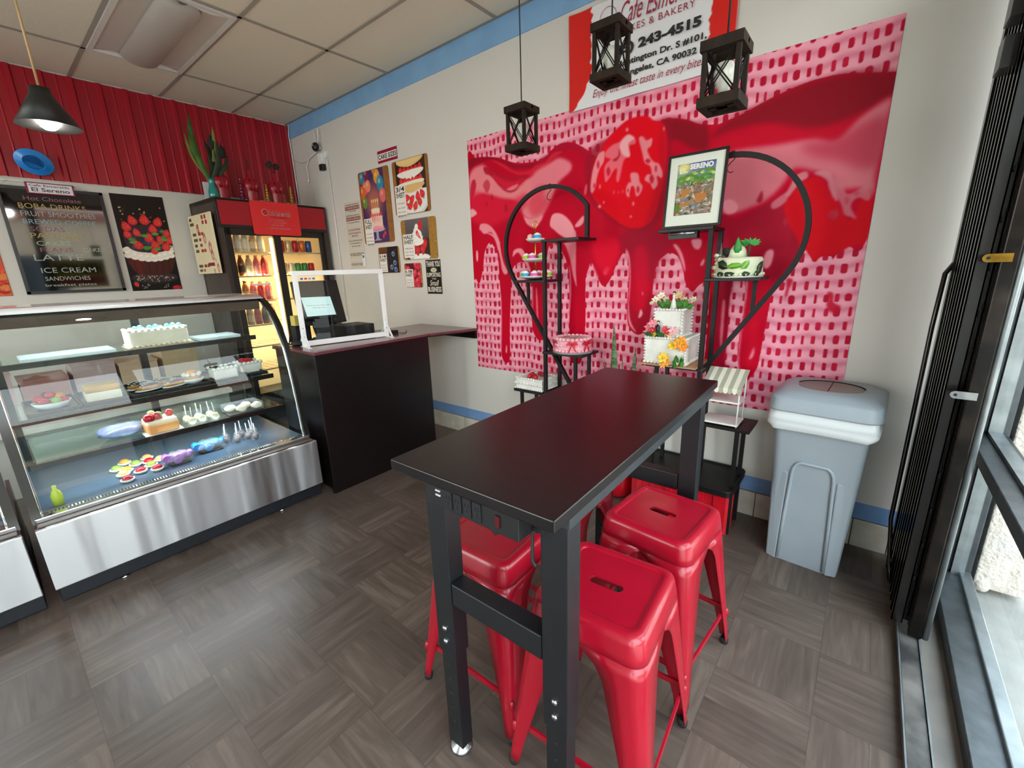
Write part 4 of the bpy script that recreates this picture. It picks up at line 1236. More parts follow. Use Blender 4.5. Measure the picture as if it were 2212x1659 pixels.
f = MB(m_plastic); f.box((-.012, -.175, -.16), (.012, .175, .165), M=Mb); f.obj('cashier_display', t, bev=.006)
f = MB(m_plastic); f.box((2.18, -0.98, 1.012), (2.42, -0.735, 1.115)); o = f.obj('cash_drawer', bev=.004)
tag(o, 'black box shaped cash drawer on the counter beside the payment terminal', 'cash drawer')
f = MB(noisy('yellow_note_paper', 'e6cf6a', 'd8b850', 5, .7)); f.box((2.13, -1.25, 1.14), (2.2, -1.15, 1.21)); f.box((2.125, -1.255, 1.012), (2.205, -1.145, 1.14), m_plastic)
tag(f.obj('note_box', loc=(2.165, -1.2, 1.012)), 'yellow paper notes in a dark holder beside the payment terminal', 'note holder')
f = MB(m_rubber); f.sph((2.33, -1.31, 1.03), (.06, .045, .018), 10, jit=.12); f.tube([(2.30, -1.30, 1.02), (2.25, -1.34, 1.018), (2.2, -1.3, 1.07), (2.16, -1.27, 1.05)], .006, 6)
tag(f.obj('cable_coil', loc=(2.33, -1.31, 1.012)), 'loose black cable coil on the counter corner by the case', 'cable')
f = MB(m_plastic); f.box((2.42, -0.60, 1.012), (2.47, -0.55, 1.04)); f.tube([(2.47, -.57, 1.02), (2.52, -.52, 1.016), (2.46, -.46, 1.016), (2.38, -.40, 1.016)], .003, 6)
tag(f.obj('clip_reader', loc=(2.45, -.57, 1.012), bev=.003), 'small black card reader with a cord beside the guard foot', 'card reader')

# ---- drinks fridge
RF = math.radians(2.0)
FX, FY = 0.345, -0.585
FH = 2.22
t = thing('drinks_fridge', 'dark two door drinks fridge with a red header against the corner', 'fridge', (FX, FY, 0), RF)
def FL(p):  # fridge local -> room
    c, s_ = math.cos(RF), math.sin(RF)
    return (FX + p[0] * c - p[1] * s_, FY + p[0] * s_ + p[1] * c, p[2])
m_fr = noisy('fridge_dark_vinyl', '41352f', '372c27', 5, 0.45)
m_frin = mat('fridge_liner', 'f1e6cf', 0.5)
m_frb = mat('fridge_black', '17130f', 0.4)
hx, hy = .31, .54
f = MB(m_fr)
f.box((-hx, -hy, .02), (hx - .03, -hy + .04, FH)); f.box((-hx, hy - .04, .02), (hx - .03, hy, FH)); f.box((-hx, -hy, .02), (-hx + .03, hy, FH))
f.box((-hx, -hy, FH - .04), (hx, hy, FH)); f.box((-hx, -hy, .02), (hx - .03, hy, .26))
f.obj('cabinet', t, local=True)
f = MB(m_frin)
f.box((-hx + .03, -hy + .04, .26), (-hx + .04, hy - .04, 1.95)); f.box((-hx + .04, -hy + .04, .26), (hx - .06, -hy + .05, 1.95)); f.box((-hx + .04, hy - .05, .26), (hx - .06, hy - .04, 1.95)); f.box((-hx + .04, -hy + .05, 1.94), (hx - .06, hy - .05, 1.96))
f.obj('liner', t, local=True)
f = MB(m_frb); f.box((hx - .03, -hy, 1.955), (hx, hy, FH - .0)); f.obj('header_frame', t, local=True, bev=.004)
f = MB(mat('header_red', 'a80a20', 0.3)); f.box((hx, -hy + .02, 1.985), (hx + .004, hy - .012, 2.198)); f.obj('header_panel', t, local=True)
f = MB(m_frb); f.box((hx - .03, -hy, .02), (hx - .002, hy, .26)); f.obj('kick_grille', t, local=True)
for a_ in (-hy, hy - .035):
    f = MB(m_fr); f.box((hx - .03, a_, .26), (hx, a_ + .035, 1.955)); f.obj('door_jamb', t, local=True)
m_fglass = glass('fridge_glass', 'f4f2ea', 1.4)
for y0_, y1_ in ((-hy + .035, -.005), (-.03, hy - .035)):
    d = MB(m_frb)
    xa, xb = hx - .025, hx - .006
    if y0_ > -.1: xa, xb = hx - .05, hx - .028
    w_ = .055
    d.box((xa, y0_, .26), (xb, y0_ + w_, 1.955)); d.box((xa, y1_ - w_, .26), (xb, y1_, 1.955)); d.box((xa, y0_, 1.895), (xb, y1_, 1.955)); d.box((xa, y0_, .26), (xb, y1_, .32))
    dr = d.obj('door', t, local=True)
    d = MB(m_fglass); d.quad([((xa + xb) / 2, y0_ + w_, .32), ((xa + xb) / 2, y1_ - w_, .32), ((xa + xb) / 2, y1_ - w_, 1.895), ((xa + xb) / 2, y0_ + w_, 1.895)]); d.obj('door_glass', dr, local=True)
m_wire = mat('fridge_shelf_wire', 'cfc6b4', 0.35, metal=0.4)
SH = (0.55, 0.80, 1.02, 1.262, 1.51, 1.742)
for z in SH:
    f = MB(m_wire)
    f.box((hx - .085, -hy + .05, z - .012), (hx - .075, hy - .05, z + .002)); 
    for k in range(13): f.box((-hx + .045, -hy + .07 + k * .077, z - .006), (hx - .08, -hy + .075 + k * .077, z - .001))
    f.obj('shelf', t, local=True)
f = MB(mat('fridge_led', 'fff3cf', 0.4, emit='ffdc8c', estr=11.0)); f.box((hx - .075, -.075, .34), (hx - .055, -.052, 1.88)); f.obj('light_strip', t, local=True)
for z in (0.75, 1.5):
    d = bpy.data.lights.new('fridge_lamp', 'AREA'); d.shape = 'RECTANGLE'; d.size = .03; d.size_y = .6; d.energy = 3.2; d.color = (1.0, .76, .42)
    o = bpy.data.objects.new('fridge_lamp', d); COL.objects.link(o); o.location = FL((hx - .085, -.064, z)); o.rotation_euler = (0, -PI / 2 , RF); o.rotation_euler = Vector((-1, -.03, 0)).to_track_quat('-Z', 'Z').to_euler()
# pull arrow sticker on the glass
f = MB(m_white); f.prism([(-.34, 1.415), (-.18, 1.42), (-.18, 1.405), (-.155, 1.428), (-.18, 1.45), (-.18, 1.437), (-.34, 1.432)], 'x', hx - .0145, hx - .0135); f.obj('arrow_sticker', t, local=True)

# drinks
def bottle(label, group, body, cap, lab=None, h=.2, r=.032):
    t = thing('drink_bottle', label, 'bottle', (0, 0, 0), 0, group)
    f = MB(body); f.lathe([(r * .9, 0), (r, .008), (r, h * .56), (r * .94, h * .66), (r * .72, h * .78), (r * .46, h * .86), (r * .44, h * .9), (0, h * .9)], n=16); f.obj('body', t, local=True)
    f = MB(cap); f.cyl((0, 0, h * .9), (0, 0, h), r * .46, n=12); f.obj('cap', t, local=True)
    if lab:
        f = MB(lab); f.lathe([(r * 1.01, h * .16), (r * 1.015, h * .17), (r * 1.015, h * .48), (r * 1.01, h * .49)], n=16); f.obj('label_band', t, local=True)
    return t
def can(label, group, c1, h=.122, r=.033):
    t = thing('drink_can', label, 'can', (0, 0, 0), 0, group)
    f = MB(c1); f.lathe([(r * .8, 0), (r, .008), (r, h - .014), (r * .84, h - .002)], n=18); f.obj('body', t, local=True)
    f = MB(m_ss); f.lathe([(r * .84, h - .003), (r * .84, h), (r * .76, h - .003), (0, h - .003)], n=18); f.obj('lid', t, local=True)
    return t
def liquid(nm, c_): return mat('drink_' + nm, c_, 0.12, spec=0.6)
kinds = {'amber': 'b2701f', 'tan': 'c4a077', 'pink': 'd45a66', 'red': 'b3202a', 'brown': '7d4a28', 'yellow': 'd6b83a', 'clear': 'd8d6c8', 'peach': 'e0a070'}
proto = {}
def put_bottle(kind, x, y, z, label, group, h=.2, r=.033):
    if kind not in proto:
        proto[kind] = bottle(label, group, liquid(kind, kinds[kind]), mat('cap_' + kind, {'clear': 'c9c9c9', 'amber': '3a2a1c'}.get(kind, 'b98a3a'), .4), mat('label_' + kind, {'amber': 'e2cf9a', 'yellow': '4a6a2a', 'brown': '2f2420', 'tan': 'e9dcc0', 'red': 'c93a44', 'pink': 'e58a92', 'clear': 'e9e6dc', 'peach': 'e9c9a0'}[kind], .5), h, r)
        o = proto[kind]; o.location = FL((x, y, z)); o.rotation_euler = (0, 0, RF)
    else:
        o = dup(proto[kind], FL((x, y, z)), RF + y, label, group)
rows = {1.742: ('top shelf of the first door', ['clear', 'clear', 'clear', 'tan', 'clear']), 1.51: ('second shelf of the first door', ['yellow', 'brown', 'tan', 'pink', 'red']),
        1.262: ('third shelf of the first door', ['tan', 'amber', 'pink', 'red', 'pink']), 1.02: ('fourth shelf of the first door', ['amber', 'tan', 'red', 'brown', 'pink'])}
for z, (wh, ks) in rows.items():
    for k, kd in enumerate(ks):
        hh = .17 if z > 1.7 else .21
        put_bottle(kd, hx - .125, -.435 + k * .073, z + .003, '%s drink bottle, %s from the menu side, %s' % (kd, ('first', 'second', 'third', 'fourth', 'fifth')[k], wh), 'bottles in the fridge')
cans = {'red': 'b81422', 'white': 'd9d4cc', 'orange': 'd9702a', 'blue': '2a4f9a', 'green': '2f8a3c', 'pale': 'cfc2a0', 'black': '22201f'}
cpro = {}
for z, wh, ks in ((1.742, 'top shelf behind the second door', ['red', 'pale', 'red', 'orange', 'blue']), (1.51, 'second shelf behind the second door', ['pale', 'white', 'green', 'green', 'red'])):
    for k, kd in enumerate(ks):
        lab = '%s drink can, %s from the middle post, on the %s' % (kd, ('first', 'second', 'third', 'fourth', 'fifth')[k], wh)
        p = FL((hx - .125, .06 + k * .075, z + .003))
        if kd not in cpro:
            cpro[kd] = can(lab, 'cans in the fridge', mat('can_' + kd, cans[kd], .25, metal=.3)); cpro[kd].location = p
        else: dup(cpro[kd], p, 0, lab)
for k in range(3):
    f = MB(mat('card_tag_yellow', 'e5cf85', .6)); f.box((hx - .1, .08 + k * .13, 1.262), (hx - .09, .19 + k * .13, 1.40)); o = f.obj('carton', local=True, loc=(0, 0, 0)); o.location = (FX, FY, 0); o.rotation_euler = (0, 0, RF)
    tag(o, 'pale yellow drink carton on the third shelf, %s from the middle post' % ('first', 'second', 'third')[k], 'carton', 'cartons in the fridge')

# red shop card hung over the header
fr = Frame(FL((hx + .010, -.245, 1.905)), (-math.sin(RF), math.cos(RF), 0), (0, 0, 1))
cv = MB(mat('red_card', 'e62a2c', 0.5))
cv.rings([[fr.p(p[0], p[1], d) for p in rrect(0, 0, .475, .315, .02)] for d in (0, .003)], smooth=False)
o = cv.obj('shop_poster', loc=fr.p(.237, 0, 0)); tag(o, 'bright red shop card with white lettering hung over the fridge header', 'poster')
m_wink = mat('ink_white', 'f4ecec', .5); m_dkred = mat('ink_dark_red', '6d0f18', .5)
text('Café Esmeralda', fr, .160, .183, .225, .052, m_wink, o, shear=.3, bold=.03)
text('CAKES & BAKERY', fr, .18, .162, .175, .017, m_dkred, o, bold=.015)
text('2700 N Broadway,', fr, .165, .134, .15, .018, m_wink, o, bold=.02)
text('Los Angeles, CA 90031', fr, .145, .109, .19, .018, m_wink, o, bold=.02)
text('(323) 221-3000', fr, .18, .085, .12, .017, m_wink, o, bold=.02)
text('www.cafeesmeraldacakes.com', fr, .115, .058, .255, .018, m_wink, o, bold=.02)
lg = MB(m_wink)
lg.tube([fr.p(.132 + .030 * math.cos(a), .212 + .030 * math.sin(a), .0032) for a in np.linspace(0, 2 * PI, 20)[:-1]], .0014, 5, closed=True)
lg.tube([fr.p(.138 + .014 * math.cos(a), .214 + .018 * math.sin(a), .0032) for a in np.linspace(0, 2 * PI, 12)[:-1]], .0035, 5, m_dkred, closed=True)
lg.obj('emblem', o)

# cream drinks menu board on the fridge side
fr = Frame(FL((-.30, -hy - .030, 1.545)), (math.cos(RF), math.sin(RF), 0), (0, 0, 1))
cv = Canvas(.565, .55, .004, 'd9cba6')
rd = random.Random(12)
cv.rect(.03, .50, .09, .53, '3a2f26'); cv.rect(.03, .455, .13, .485, '4a4038')
for k in range(5):
    y = .36 - k * .052
    if k == 4: y = .06
    cv.rect(.05, y, .14 + rd.uniform(-.02, .03), y + .03, '4a4842')
    cv.rect(.19, y, .25 + rd.uniform(-.01, .02), y + .03, '9c3030')
    if k in (0, 3, 4): cv.rect(.27, y, .32, y + .03, '9c3030')
for k, (x, y) in enumerate(((.19, .43), (.34, .50), (.41, .50), (.34, .455), (.42, .452))): cv.rect(x, y - (.0 if k else .05), x + .045, y + .035, 'a02e2e')
for (x, y, r) in ((.33, .33, .04), (.43, .24, .045), (.45, .17, .04), (.50, .12, .015), (.53, .05, .035), (.43, .02, .02), (.2, .42, .03)):
    cv.ell(x, y, r * .8, r * 1.2, 'a04a48', soft=.5, alpha=.8); cv.ell(x, y - r * .2, r * .45, r * .6, 'd0b49a', soft=.4)
cv.rect(.05, .02, .13, .045, '5a5048'); cv.rect(.16, .02, .2, .045, '9c3030'); cv.rect(.30, .07, .46, .10, '7a2a2a')
o = cv.obj('menu_board', fr, thick=.012); tag(o, 'cream drinks menu board fixed to the dark side of the fridge', 'menu board')

# ---- on top of the fridge
def pt(px, y, z): return (px, y, z)
ZT = FH
X5 = .47
# teal vase with long leaves
c = (.50, -1.045, ZT)
t = thing('teal_vase', 'teal glass vase holding long green leaves on top of the fridge', 'vase', c)
f = MB(mat('teal_glass', '127f78', .1, spec=.7)); f.lathe([(.034, 0), (.045, .03), (.042, .07), (.026, .13), (.028, .16), (.036, .18), (.03, .178), (.022, .15)], c, 20); f.obj('vase', t)
m_fl = noisy('long_leaf', '4f7a2c', '2f5418', 9, .5); m_fl2 = noisy('dark_leaf', '26331c', '1b2414', 9, .6); m_fl3 = noisy('light_leaf', '86993c', '6a8030', 9, .5)
tips = [(-1.104, 2.951, .045, m_fl), (-1.16, 2.803, .035, m_fl), (-1.214, 2.737, .028, m_fl3), (-1.10, 2.70, .03, m_fl), (-.969, 2.845, .03, m_fl3), (-1.017, 2.744, .055, m_fl2), (-.93, 2.70, .045, m_fl2), (-.975, 2.72, .04, m_fl2), (-.892, 2.747, .03, m_fl2), (-.885, 2.62, .03, m_fl2), (-1.0, 2.66, .04, m_fl)]
for k, (y, z, w_, m_) in enumerate(tips):
    a = Vector((c[0], c[1] + .01 * (k % 3 - 1), ZT + .15)); b_ = Vector((.5 + .04 * ((k * 7) % 5 - 2), y, z))
    f = MB(m_)
    rows = []
    for q in range(11):
        u = q / 10
        p = a.lerp(b_, u) + Vector((0.03 * math.sin(u * PI) * ((k % 2) * 2 - 1), (-.03 if y < c[1] else .03) * math.sin(u * PI), 0))
        ww = w_ * math.sin(PI * min(1, .12 + u * .88)) ** .8 * .6 + .002
        dv = (b_ - a).normalized().cross(Vector((1, .25 * ((k % 3) - 1), 0))).normalized() * ww
        rows.append([p - dv, p + Vector((-.006, 0, 0)), p + dv])
    f.rings(rows, close=False); f.obj('leaf', t, solid=.0015)
f = MB(mat('white_card', 'cfcfcf', .6)); f.box((.42, -1.10, ZT), (.428, -1.0, ZT + .16)); tag(f.obj('white_card', loc=(.42, -1.05, ZT)), 'plain white card standing behind the teal vase on the fridge', 'card')
# red heart-shouldered bottles with dark flowers
m_rb = noisy('red_bottle_ceramic', 'a00f24', '920c20', 6, .28)
m_df = noisy('dried_flower', '2a2a20', '1c1a16', 12, .8)
for k, (y, top, lab) in enumerate(((-.965, 2.53, 'red shouldered bottle with dark flowers next to the teal vase'), (-.70, 2.535, 'red shouldered bottle with a thin dark sprig above the shop card'), (-.46, 2.53, 'red shouldered bottle with a pair of dark flower heads'))):
    y += .0
    c = (.49, y, ZT)
    t = thing('red_bottle_vase', lab, 'vase', c, 0, 'red bottle vases on the fridge')
    f = MB(m_rb)
    f.lathe([(.052, 0), (.056, .02), (.055, .10), (.06, .12), (.072, .15), (.07, .19), (.045, .225), (.018, .25), (.013, .30), (.014, .315), (.009, .31)], c, 20, sq=(.8, 1)); f.obj('body', t)
    for s_ in (-1, 1):
        f = MB(m_rb); f.tube([(c[0] + .03, y + s_ * .02, ZT + .21), (c[0] + .058, y + s_ * .035, ZT + .17), (c[0] + .05, y + s_ * .02, ZT + .11)], .014, 8); f.obj('arm', t)
    heads = {0: [(-.02, .50), (.06, .43)], 1: [(.0, .40)], 2: [(-.03, .385), (.035, .375)]}[k]
    for q, (dy, dz) in enumerate(heads):
        f = MB(m_df); f.tube([(c[0], y, ZT + .30), (c[0], y + dy * .6, ZT + dz * .9), (c[0], y + dy, ZT + dz)], .004, 6); st = f.obj('stem', t)
        if k != 1:
            f = MB(m_df); f.sph((c[0], y + dy, ZT + dz), (.03, .032, .034) if k else (.025, .028, .06), 9, jit=.2, seed=q); f.sph((c[0] + .026, y + dy, ZT + dz), .012, 6); f.obj('flower', st)
for k, (y, h, c1, c2, lab, r) in enumerate(((-.80, .2, '7c2a4a', '5d1e36', 'wine coloured ribbed bottle between two red bottle vases', .026), (-.56, .18, 'b08a2a', '8a6a1c', 'gold ribbed bottle above the end of the shop card', .024), (-.315, .185, 'ab8428', '84641a', 'gold ribbed bottle nearest the wall corner', .026))):
    t = thing('ribbed_bottle', lab, 'bottle', (.5, y, ZT), 0, 'ribbed bottles on the fridge')
    f = MB(noisy('ribbed_' + c1, c1, c2, 10, .2, metal=.5))
    pr = []
    for q in range(40):
        u = q / 39
        pr.append((r * (1 - .62 * u) * (1 + .12 * math.sin(u * 2 * PI * 6.5)), u * h))
    pr.append((0, h))
    f.lathe(pr, (.5, y, ZT), 18); f.obj('body', t)
    f = MB(mat('gold_cap', 'b99a4a', .3, .8)); f.lathe([(r * .36, h - .002), (r * .38, h + .012), (0, h + .014)], (.5, y, ZT), 12); f.obj('stopper', t)
f = MB(noisy('orange_jar', 'b5642a', '9a3a22', 8, .3)); f.lathe([(.03, 0), (.034, .02), (.034, .1), (.026, .12), (0, .122)], (.45, -.385, ZT), 14); tag(f.obj('patterned_jar', loc=(.45, -.385, ZT)), 'small orange patterned jar beside the gold bottle by the corner', 'jar')

# ================================================================== ON THE WALLS
def wall_frame(x, z): return Frame((x, -0.0005, z), (1, 0, 0), (0, 0, 1))       # on the mural wall
def side_frame(y, z, x=0.0005): return Frame((x, y, z), (0, 1, 0), (0, 0, 1))    # on the side wall
m_binkk = mat('ink_black', '161414', .55); m_cred = mat('ink_crimson', '9c1f3a', .55)

# ---- chalk menu
y0, y1, z0, z1 = -2.405, -1.772, 1.415, 2.262
t = thing('chalkboard_menu', 'large black chalk menu board with hand lettering on the white wall', 'menu board', (0.0, (y0 + y1) / 2, z0))
f = MB(mat('chalk_black', '0e0e0e', .05, spec=0.8, coat=0.35)); f.box((0.002, y0 + .02, z0 + .02), (0.016, y1 - .02, z1 - .02)); f.obj('board', t)
f = MB(mat('board_frame', '17141a', .35))
f.box((.002, y0, z0), (.026, y0 + .022, z1)); f.box((.002, y1 - .022, z0), (.026, y1, z1)); f.box((.002, y0, z0), (.026, y1, z0 + .022)); f.box((.002, y0, z1 - .022), (.026, y1, z1))
f.obj('frame', t)
fr = side_frame(y0, z0, .0165)
ck = {'p': mat('chalk_pink', '9a5f6c', .8), 'y': mat('chalk_yellow', 'b39a5c', .8), 'g': mat('chalk_grey', 'a3a8a2', .8), 'b': mat('chalk_blue', '8aa4ae', .8), 'n': mat('chalk_green', 'a9bd94', .8)}
for s_, x, y, w, h, c_ in (('Hot Chocolate', .14, .745, .34, .032, 'p'), ('BOBA DRINKS', .10, .682, .40, .04, 'y'), ('FRUIT SMOOTHIES', .10, .622, .45, .04, 'g'), ('BREWED COFFEE', .10, .562, .44, .038, 'b'),
                           ('SODAS', .13, .505, .20, .036, 'p'), ('PASTRIES', .12, .45, .30, .042, 'y'), ('CAKES', .14, .392, .20, .036, 'n'), ('FLANS', .15, .34, .2, .034, 'p'), ('LATTE', .10, .27, .30, .05, 'g'), ('CAKES', .41, .345, .14, .03, 'n'), ('ICE CREAM', .12, .17, .34, .042, 'g'), ('SANDWICHES', .13, .105, .28, .034, 'g'), ('breakfast plates', .12, .05, .32, .03, 'g')):
    text(s_, fr, x, y, w, h, ck[c_], t, d=.001)
# name plate on top of it
fr = side_frame(-2.235, 2.212, .028)
cv = Canvas(.285, .088, .003, 'e6dfe2')
for a in ((0, 0, .285, .007), (0, .081, .285, .088), (0, 0, .012, .088), (.273, 0, .285, .088)): cv.rect(*a, '8c2a50')
o = cv.obj('name_plate', fr, thick=.004); tag(o, 'small white name plate with a plum border on top of the chalk menu', 'sign')
mp_ = mat('ink_plum', '4c3c58', .55)
text('Cafe Esmeralda', fr, .022, .056, .235, .018, mp_, o, d=.0048, bold=.012); text('El Sereno', fr, .03, .018, .225, .030, mp_, o, d=.0048, bold=.02)

# ---- strawberry cake poster
w, h = .39, .865
fr = side_frame(-1.722, 1.405)
cv = Canvas(w, h, .0045, '1a1210')
cv.vgrad('241a18', '15100e')
rd = random.Random(7)
for k in range(20): cv.ell(rd.uniform(.02, w - .02), rd.uniform(.62, .85), *(2 * [rd.uniform(.003, .007)]), rd.choice(['e8b27a', 'f3d6a8', 'b7744a']), soft=.8)
cv.ell(.195, .115, .185, .055, '2c2526'); cv.ell(.195, .125, .17, .045, '3a3032')
for k in range(70): cv.ell(rd.uniform(.05, .34), .115 + rd.gauss(0, .014), .004, .003, rd.choice(['d8c8b0', 'a8835a', 'f0e4d0']))
cv.poly([(.03, .33), (.36, .33), (.345, .19), (.30, .155), (.195, .14), (.09, .155), (.045, .19)], '4a201a')
cv.poly([(.03, .33), (.12, .33), (.12, .15), (.06, .175)], '6e1f1e', .01, .7)
for k in range(6): cv.line([(.06 + k * .055, .30), (.068 + k * .05, .165)], .008, '32140f', .6)
cv.poly([(.025, .40), (.37, .42), (.365, .33), (.195, .30), (.03, .33)], 'efe6d8')
for k in range(7): cv.swirl(.03 + k * .055, .37, .026)
for k in range(8): cv.swirl(.03 + k * .047, .315 - .035 * math.sin(PI * k / 7) + .01, .032)
cv.poly([(.03, .44), (.06, .56), (.195, .60), (.34, .56), (.37, .44), (.3, .36), (.1, .36)], '3a2a30')
for k in range(24): cv.ell(rd.uniform(.05, .35), rd.uniform(.39, .58), .017, .017, rd.choice(['2e3a52', '26324a', '3c4a66'])); 
for k in range(14):
    x_, y_ = rd.uniform(.04, .36), rd.uniform(.38, .58); cv.poly([(x_ - .025, y_), (x_, y_ + .018), (x_ + .03, y_ + .004), (x_, y_ - .01)], '4e8a3a')
for x_, y_, r_, a in ((.065, .58, .044, .3), (.12, .635, .044, .3), (.21, .645, .048, -.05), (.31, .63, .044, -.3), (.06, .51, .036, .3), (.13, .53, .036, .2), (.26, .565, .042, 0), (.36, .53, .036, -.3), (.215, .485, .044, -.1), (.30, .47, .038, .4), (.37, .465, .038, -.3), (.12, .42, .044, .5), (.25, .42, .042, .1), (.335, .405, .042, -.4), (.235, .365, .034, .1)):
    cv.strawberry(x_, y_, r_ * .95, a + PI, col='d82a30', leaf=False)
for x_, y_ in ((.19, .50), (.27, .52), (.09, .44), (.33, .47), (.26, .38)): cv.poly([(x_ - .03, y_), (x_, y_ + .016), (x_ + .03, y_ + .004), (x_, y_ - .012)], '5f9a44')
cv.strawberry(.04, .06, .022, .3); cv.ell(.35, .018, .035, .02, 'c8252c')
for k in range(12): cv.ell(rd.uniform(.05, .3), rd.uniform(.02, .07), .004, .004, 'e6dccb')
o = cv.obj('cake_poster', fr); tag(o, 'tall poster of a chocolate cake piled with strawberries on dark ground', 'poster')
# the edge of the fruit poster beyond the chalk menu
fr = side_frame(-2.93, 1.41)
cv = Canvas(.445, .86, .006, 'a8201f'); cv.vgrad('c22a2a', 'd8703a')
for k in range(60): cv.strawberry(rd.uniform(0, .44), rd.uniform(0, .36 + .2), rd.uniform(.03, .05), rd.uniform(0, 6), col=rd.choice(['d02a26', 'b81c22', 'e0482e']), leaf=False)
for k in range(10): cv.ell(rd.uniform(.1, .44), rd.uniform(.02, .2), .05, .025, 'e8a050', soft=.5, alpha=.7)
o = cv.obj('fruit_poster', fr); tag(o, 'red fruit poster at the far edge of view beside the chalk menu', 'poster')
f = MB(mat('white_rail', 'd6d4cf', .4)); f.box((.0, -2.9, 2.295), (.018, -1.93, 2.31)); f.tube([(.02, -1.95, 2.30), (.03, -1.90, 2.27), (.01, -1.86, 2.262)], .003, 5); f.tube([(.02, -2.33, 2.30), (.03, -2.36, 2.27), (.012, -2.40, 2.255)], .003, 5)
tag(f.obj('picture_rail', loc=(.01, -2.4, 2.295)), 'thin white hanging rail with wire hooks above the chalk menu', 'rail')

# ---- blue hat on the cladding
Mh = Matrix.Translation((.085, -2.15, 2.445)) @ Matrix.Rotation(math.radians(-24), 4, 'X') @ Matrix.Rotation(math.radians(118), 4, 'Y')
t = thing('blue_hat', 'blue plastic party hat with a pink checked band on the red cladding', 'hat', (.075, -2.15, 2.445))
m_hat = mat('blue_hat_plastic', '1f7fd0', .25)
f = MB(m_hat); f.lathe([(.11, .006), (.104, .0), (.066, .008), (.064, .012), (.062, -.055), (.05, -.066), (0, -.066)], (0, 0, 0), 32, M=Mh, sq=(.85, 1)); f.lathe([(.112, .006), (.107, .011), (.072, .014), (.068, .020), (.063, .020), (.061, .012)], (0, 0, 0), 32, M=Mh, sq=(.85, 1)); f.obj('brim', t, smooth=60)
f = MB(mat('hat_inner_shade', '0d5aa8', .3)); f.lathe([(.0605, .012), (.058, -.05), (.045, -.06), (0, -.06)], (0, 0, 0), 28, M=Mh, sq=(.85, 1)); f.obj('inner_shade', t)  # deeper blue paints the shade inside the hollow crown
f = MB(m_white)
for k in range(20):
    a0, a1 = 2 * PI * k / 20, 2 * PI * (k + .8) / 20
    m_ = mat('hat_band_pink', 'd87a94', .6) if k % 2 else m_white
    f.quad([Mh @ Vector((math.cos(a) * r_ * .85, math.sin(a) * r_, zz)) for a, r_, zz in ((a0, .068, -.004), (a1, .068, -.004), (a1, .062, -.034), (a0, .062, -.034))], m_)
f.obj('checked_band', t, solid=.001)

# ---- lit pendant lamp
c = (2.0, -2.255, 2.285)
t = thing('pendant_lamp', 'lit black cone pendant lamp hanging over the display case', 'pendant lamp', (c[0], c[1], 2.285))
f = MB(mat('lamp_black', '1b1a18', .45)); f.lathe([(.128, 0), (.045, .145), (.042, .15), (.04, .178), (.012, .182)], c, 32); o = f.obj('lamp_shade', t, solid=.002)
f = MB(mat('lamp_inner', 'c9cbc9', .4)); f.lathe([(.1255, .002), (.043, .143)], c, 32); o.data.materials[0]; f.bm.faces.ensure_lookup_table(); f.obj('reflector', t)
f = MB(mat('lamp_bulb', 'ffffff', .4, emit='fff6e8', estr=24.0)); f.sph((c[0], c[1], c[2] + .028), (.046, .046, .046), 14); f.obj('bulb', t)
f = MB(mat('lamp_cord', 'c9a878', .5, metal=.3)); f.cyl((c[0], c[1], c[2] + .178), (c[0], c[1], H - .008), .0055, n=8); f.obj('cord', t)
f = MB(mat('lamp_black', '1b1a18', .45)); f.lathe([(.05, 0), (.045, -.02), (.01, -.025)], (c[0], c[1], H - .006), 20); f.obj('ceiling_rose', t)
d = bpy.data.lights.new('pendant_light', 'POINT'); d.energy = 6; d.shadow_soft_size = .04; d.color = (1, .95, .88)
lo_ = bpy.data.objects.new('pendant_light', d); COL.objects.link(lo_); lo_.location = (c[0], c[1], c[2] - .02)

# ---- security camera, sensor and cables by the corner
m_wp = mat('white_device', 'e6e6e6', .4)
t = thing('security_camera', 'small black security camera with two white antennas near the ceiling corner', 'camera', (.66, -.03, 2.80))
f = MB(m_wp); f.cyl((.66, 0, 2.815), (.66, -.03, 2.815), .02); f.obj('mount', t)
f = MB(m_plastic); f.sph((.66, -.055, 2.815), (.045, .035, .045), 14); f.obj('housing', t)
for s_ in (-1, 1):
    f = MB(m_white); f.lathe([(.006, 0), (.004, .003), (0, .004)], n=8, M=Matrix.Translation((.66 + s_ * .012, -.088, 2.825)) @ Matrix.Rotation(PI / 2, 4, 'X')); f.obj('lens', t)
    f = MB(m_wp); f.tube([(.66 + s_ * .02, -.03, 2.86), (.66 + s_ * .045, -.03, 2.99)], .006, 6); f.obj('antenna', t)
t = thing('motion_sensor', 'white wall sensor with a black base below the security camera', 'sensor', (.69, -.03, 2.58))
f = MB(m_wp); f.box((.655, -.045, 2.645), (.735, 0, 2.745)); f.obj('housing', t, bev=.006)
f = MB(m_plastic); f.box((.66, -.046, 2.585), (.73, -.002, 2.645)); f.obj('base', t, bev=.004)
f = MB(m_wp); f.box((.74, -.02, 2.70), (.79, 0, 2.76)); f.tube([(.70, -.02, 2.745), (.76, -.02, 2.75)], .006, 6); f.obj('bracket', t)
f = MB(m_wp); f.tube([(.79, -.012, 2.72), (.79, -.012, 1.02)], .0045, 6); f.box((.772, -.02, .985), (.808, -.004, 1.035))
tag(f.obj('wall_cable', loc=(.79, -.01, .99)), 'thin white cable running down the wall from the sensor to the counter', 'cable')
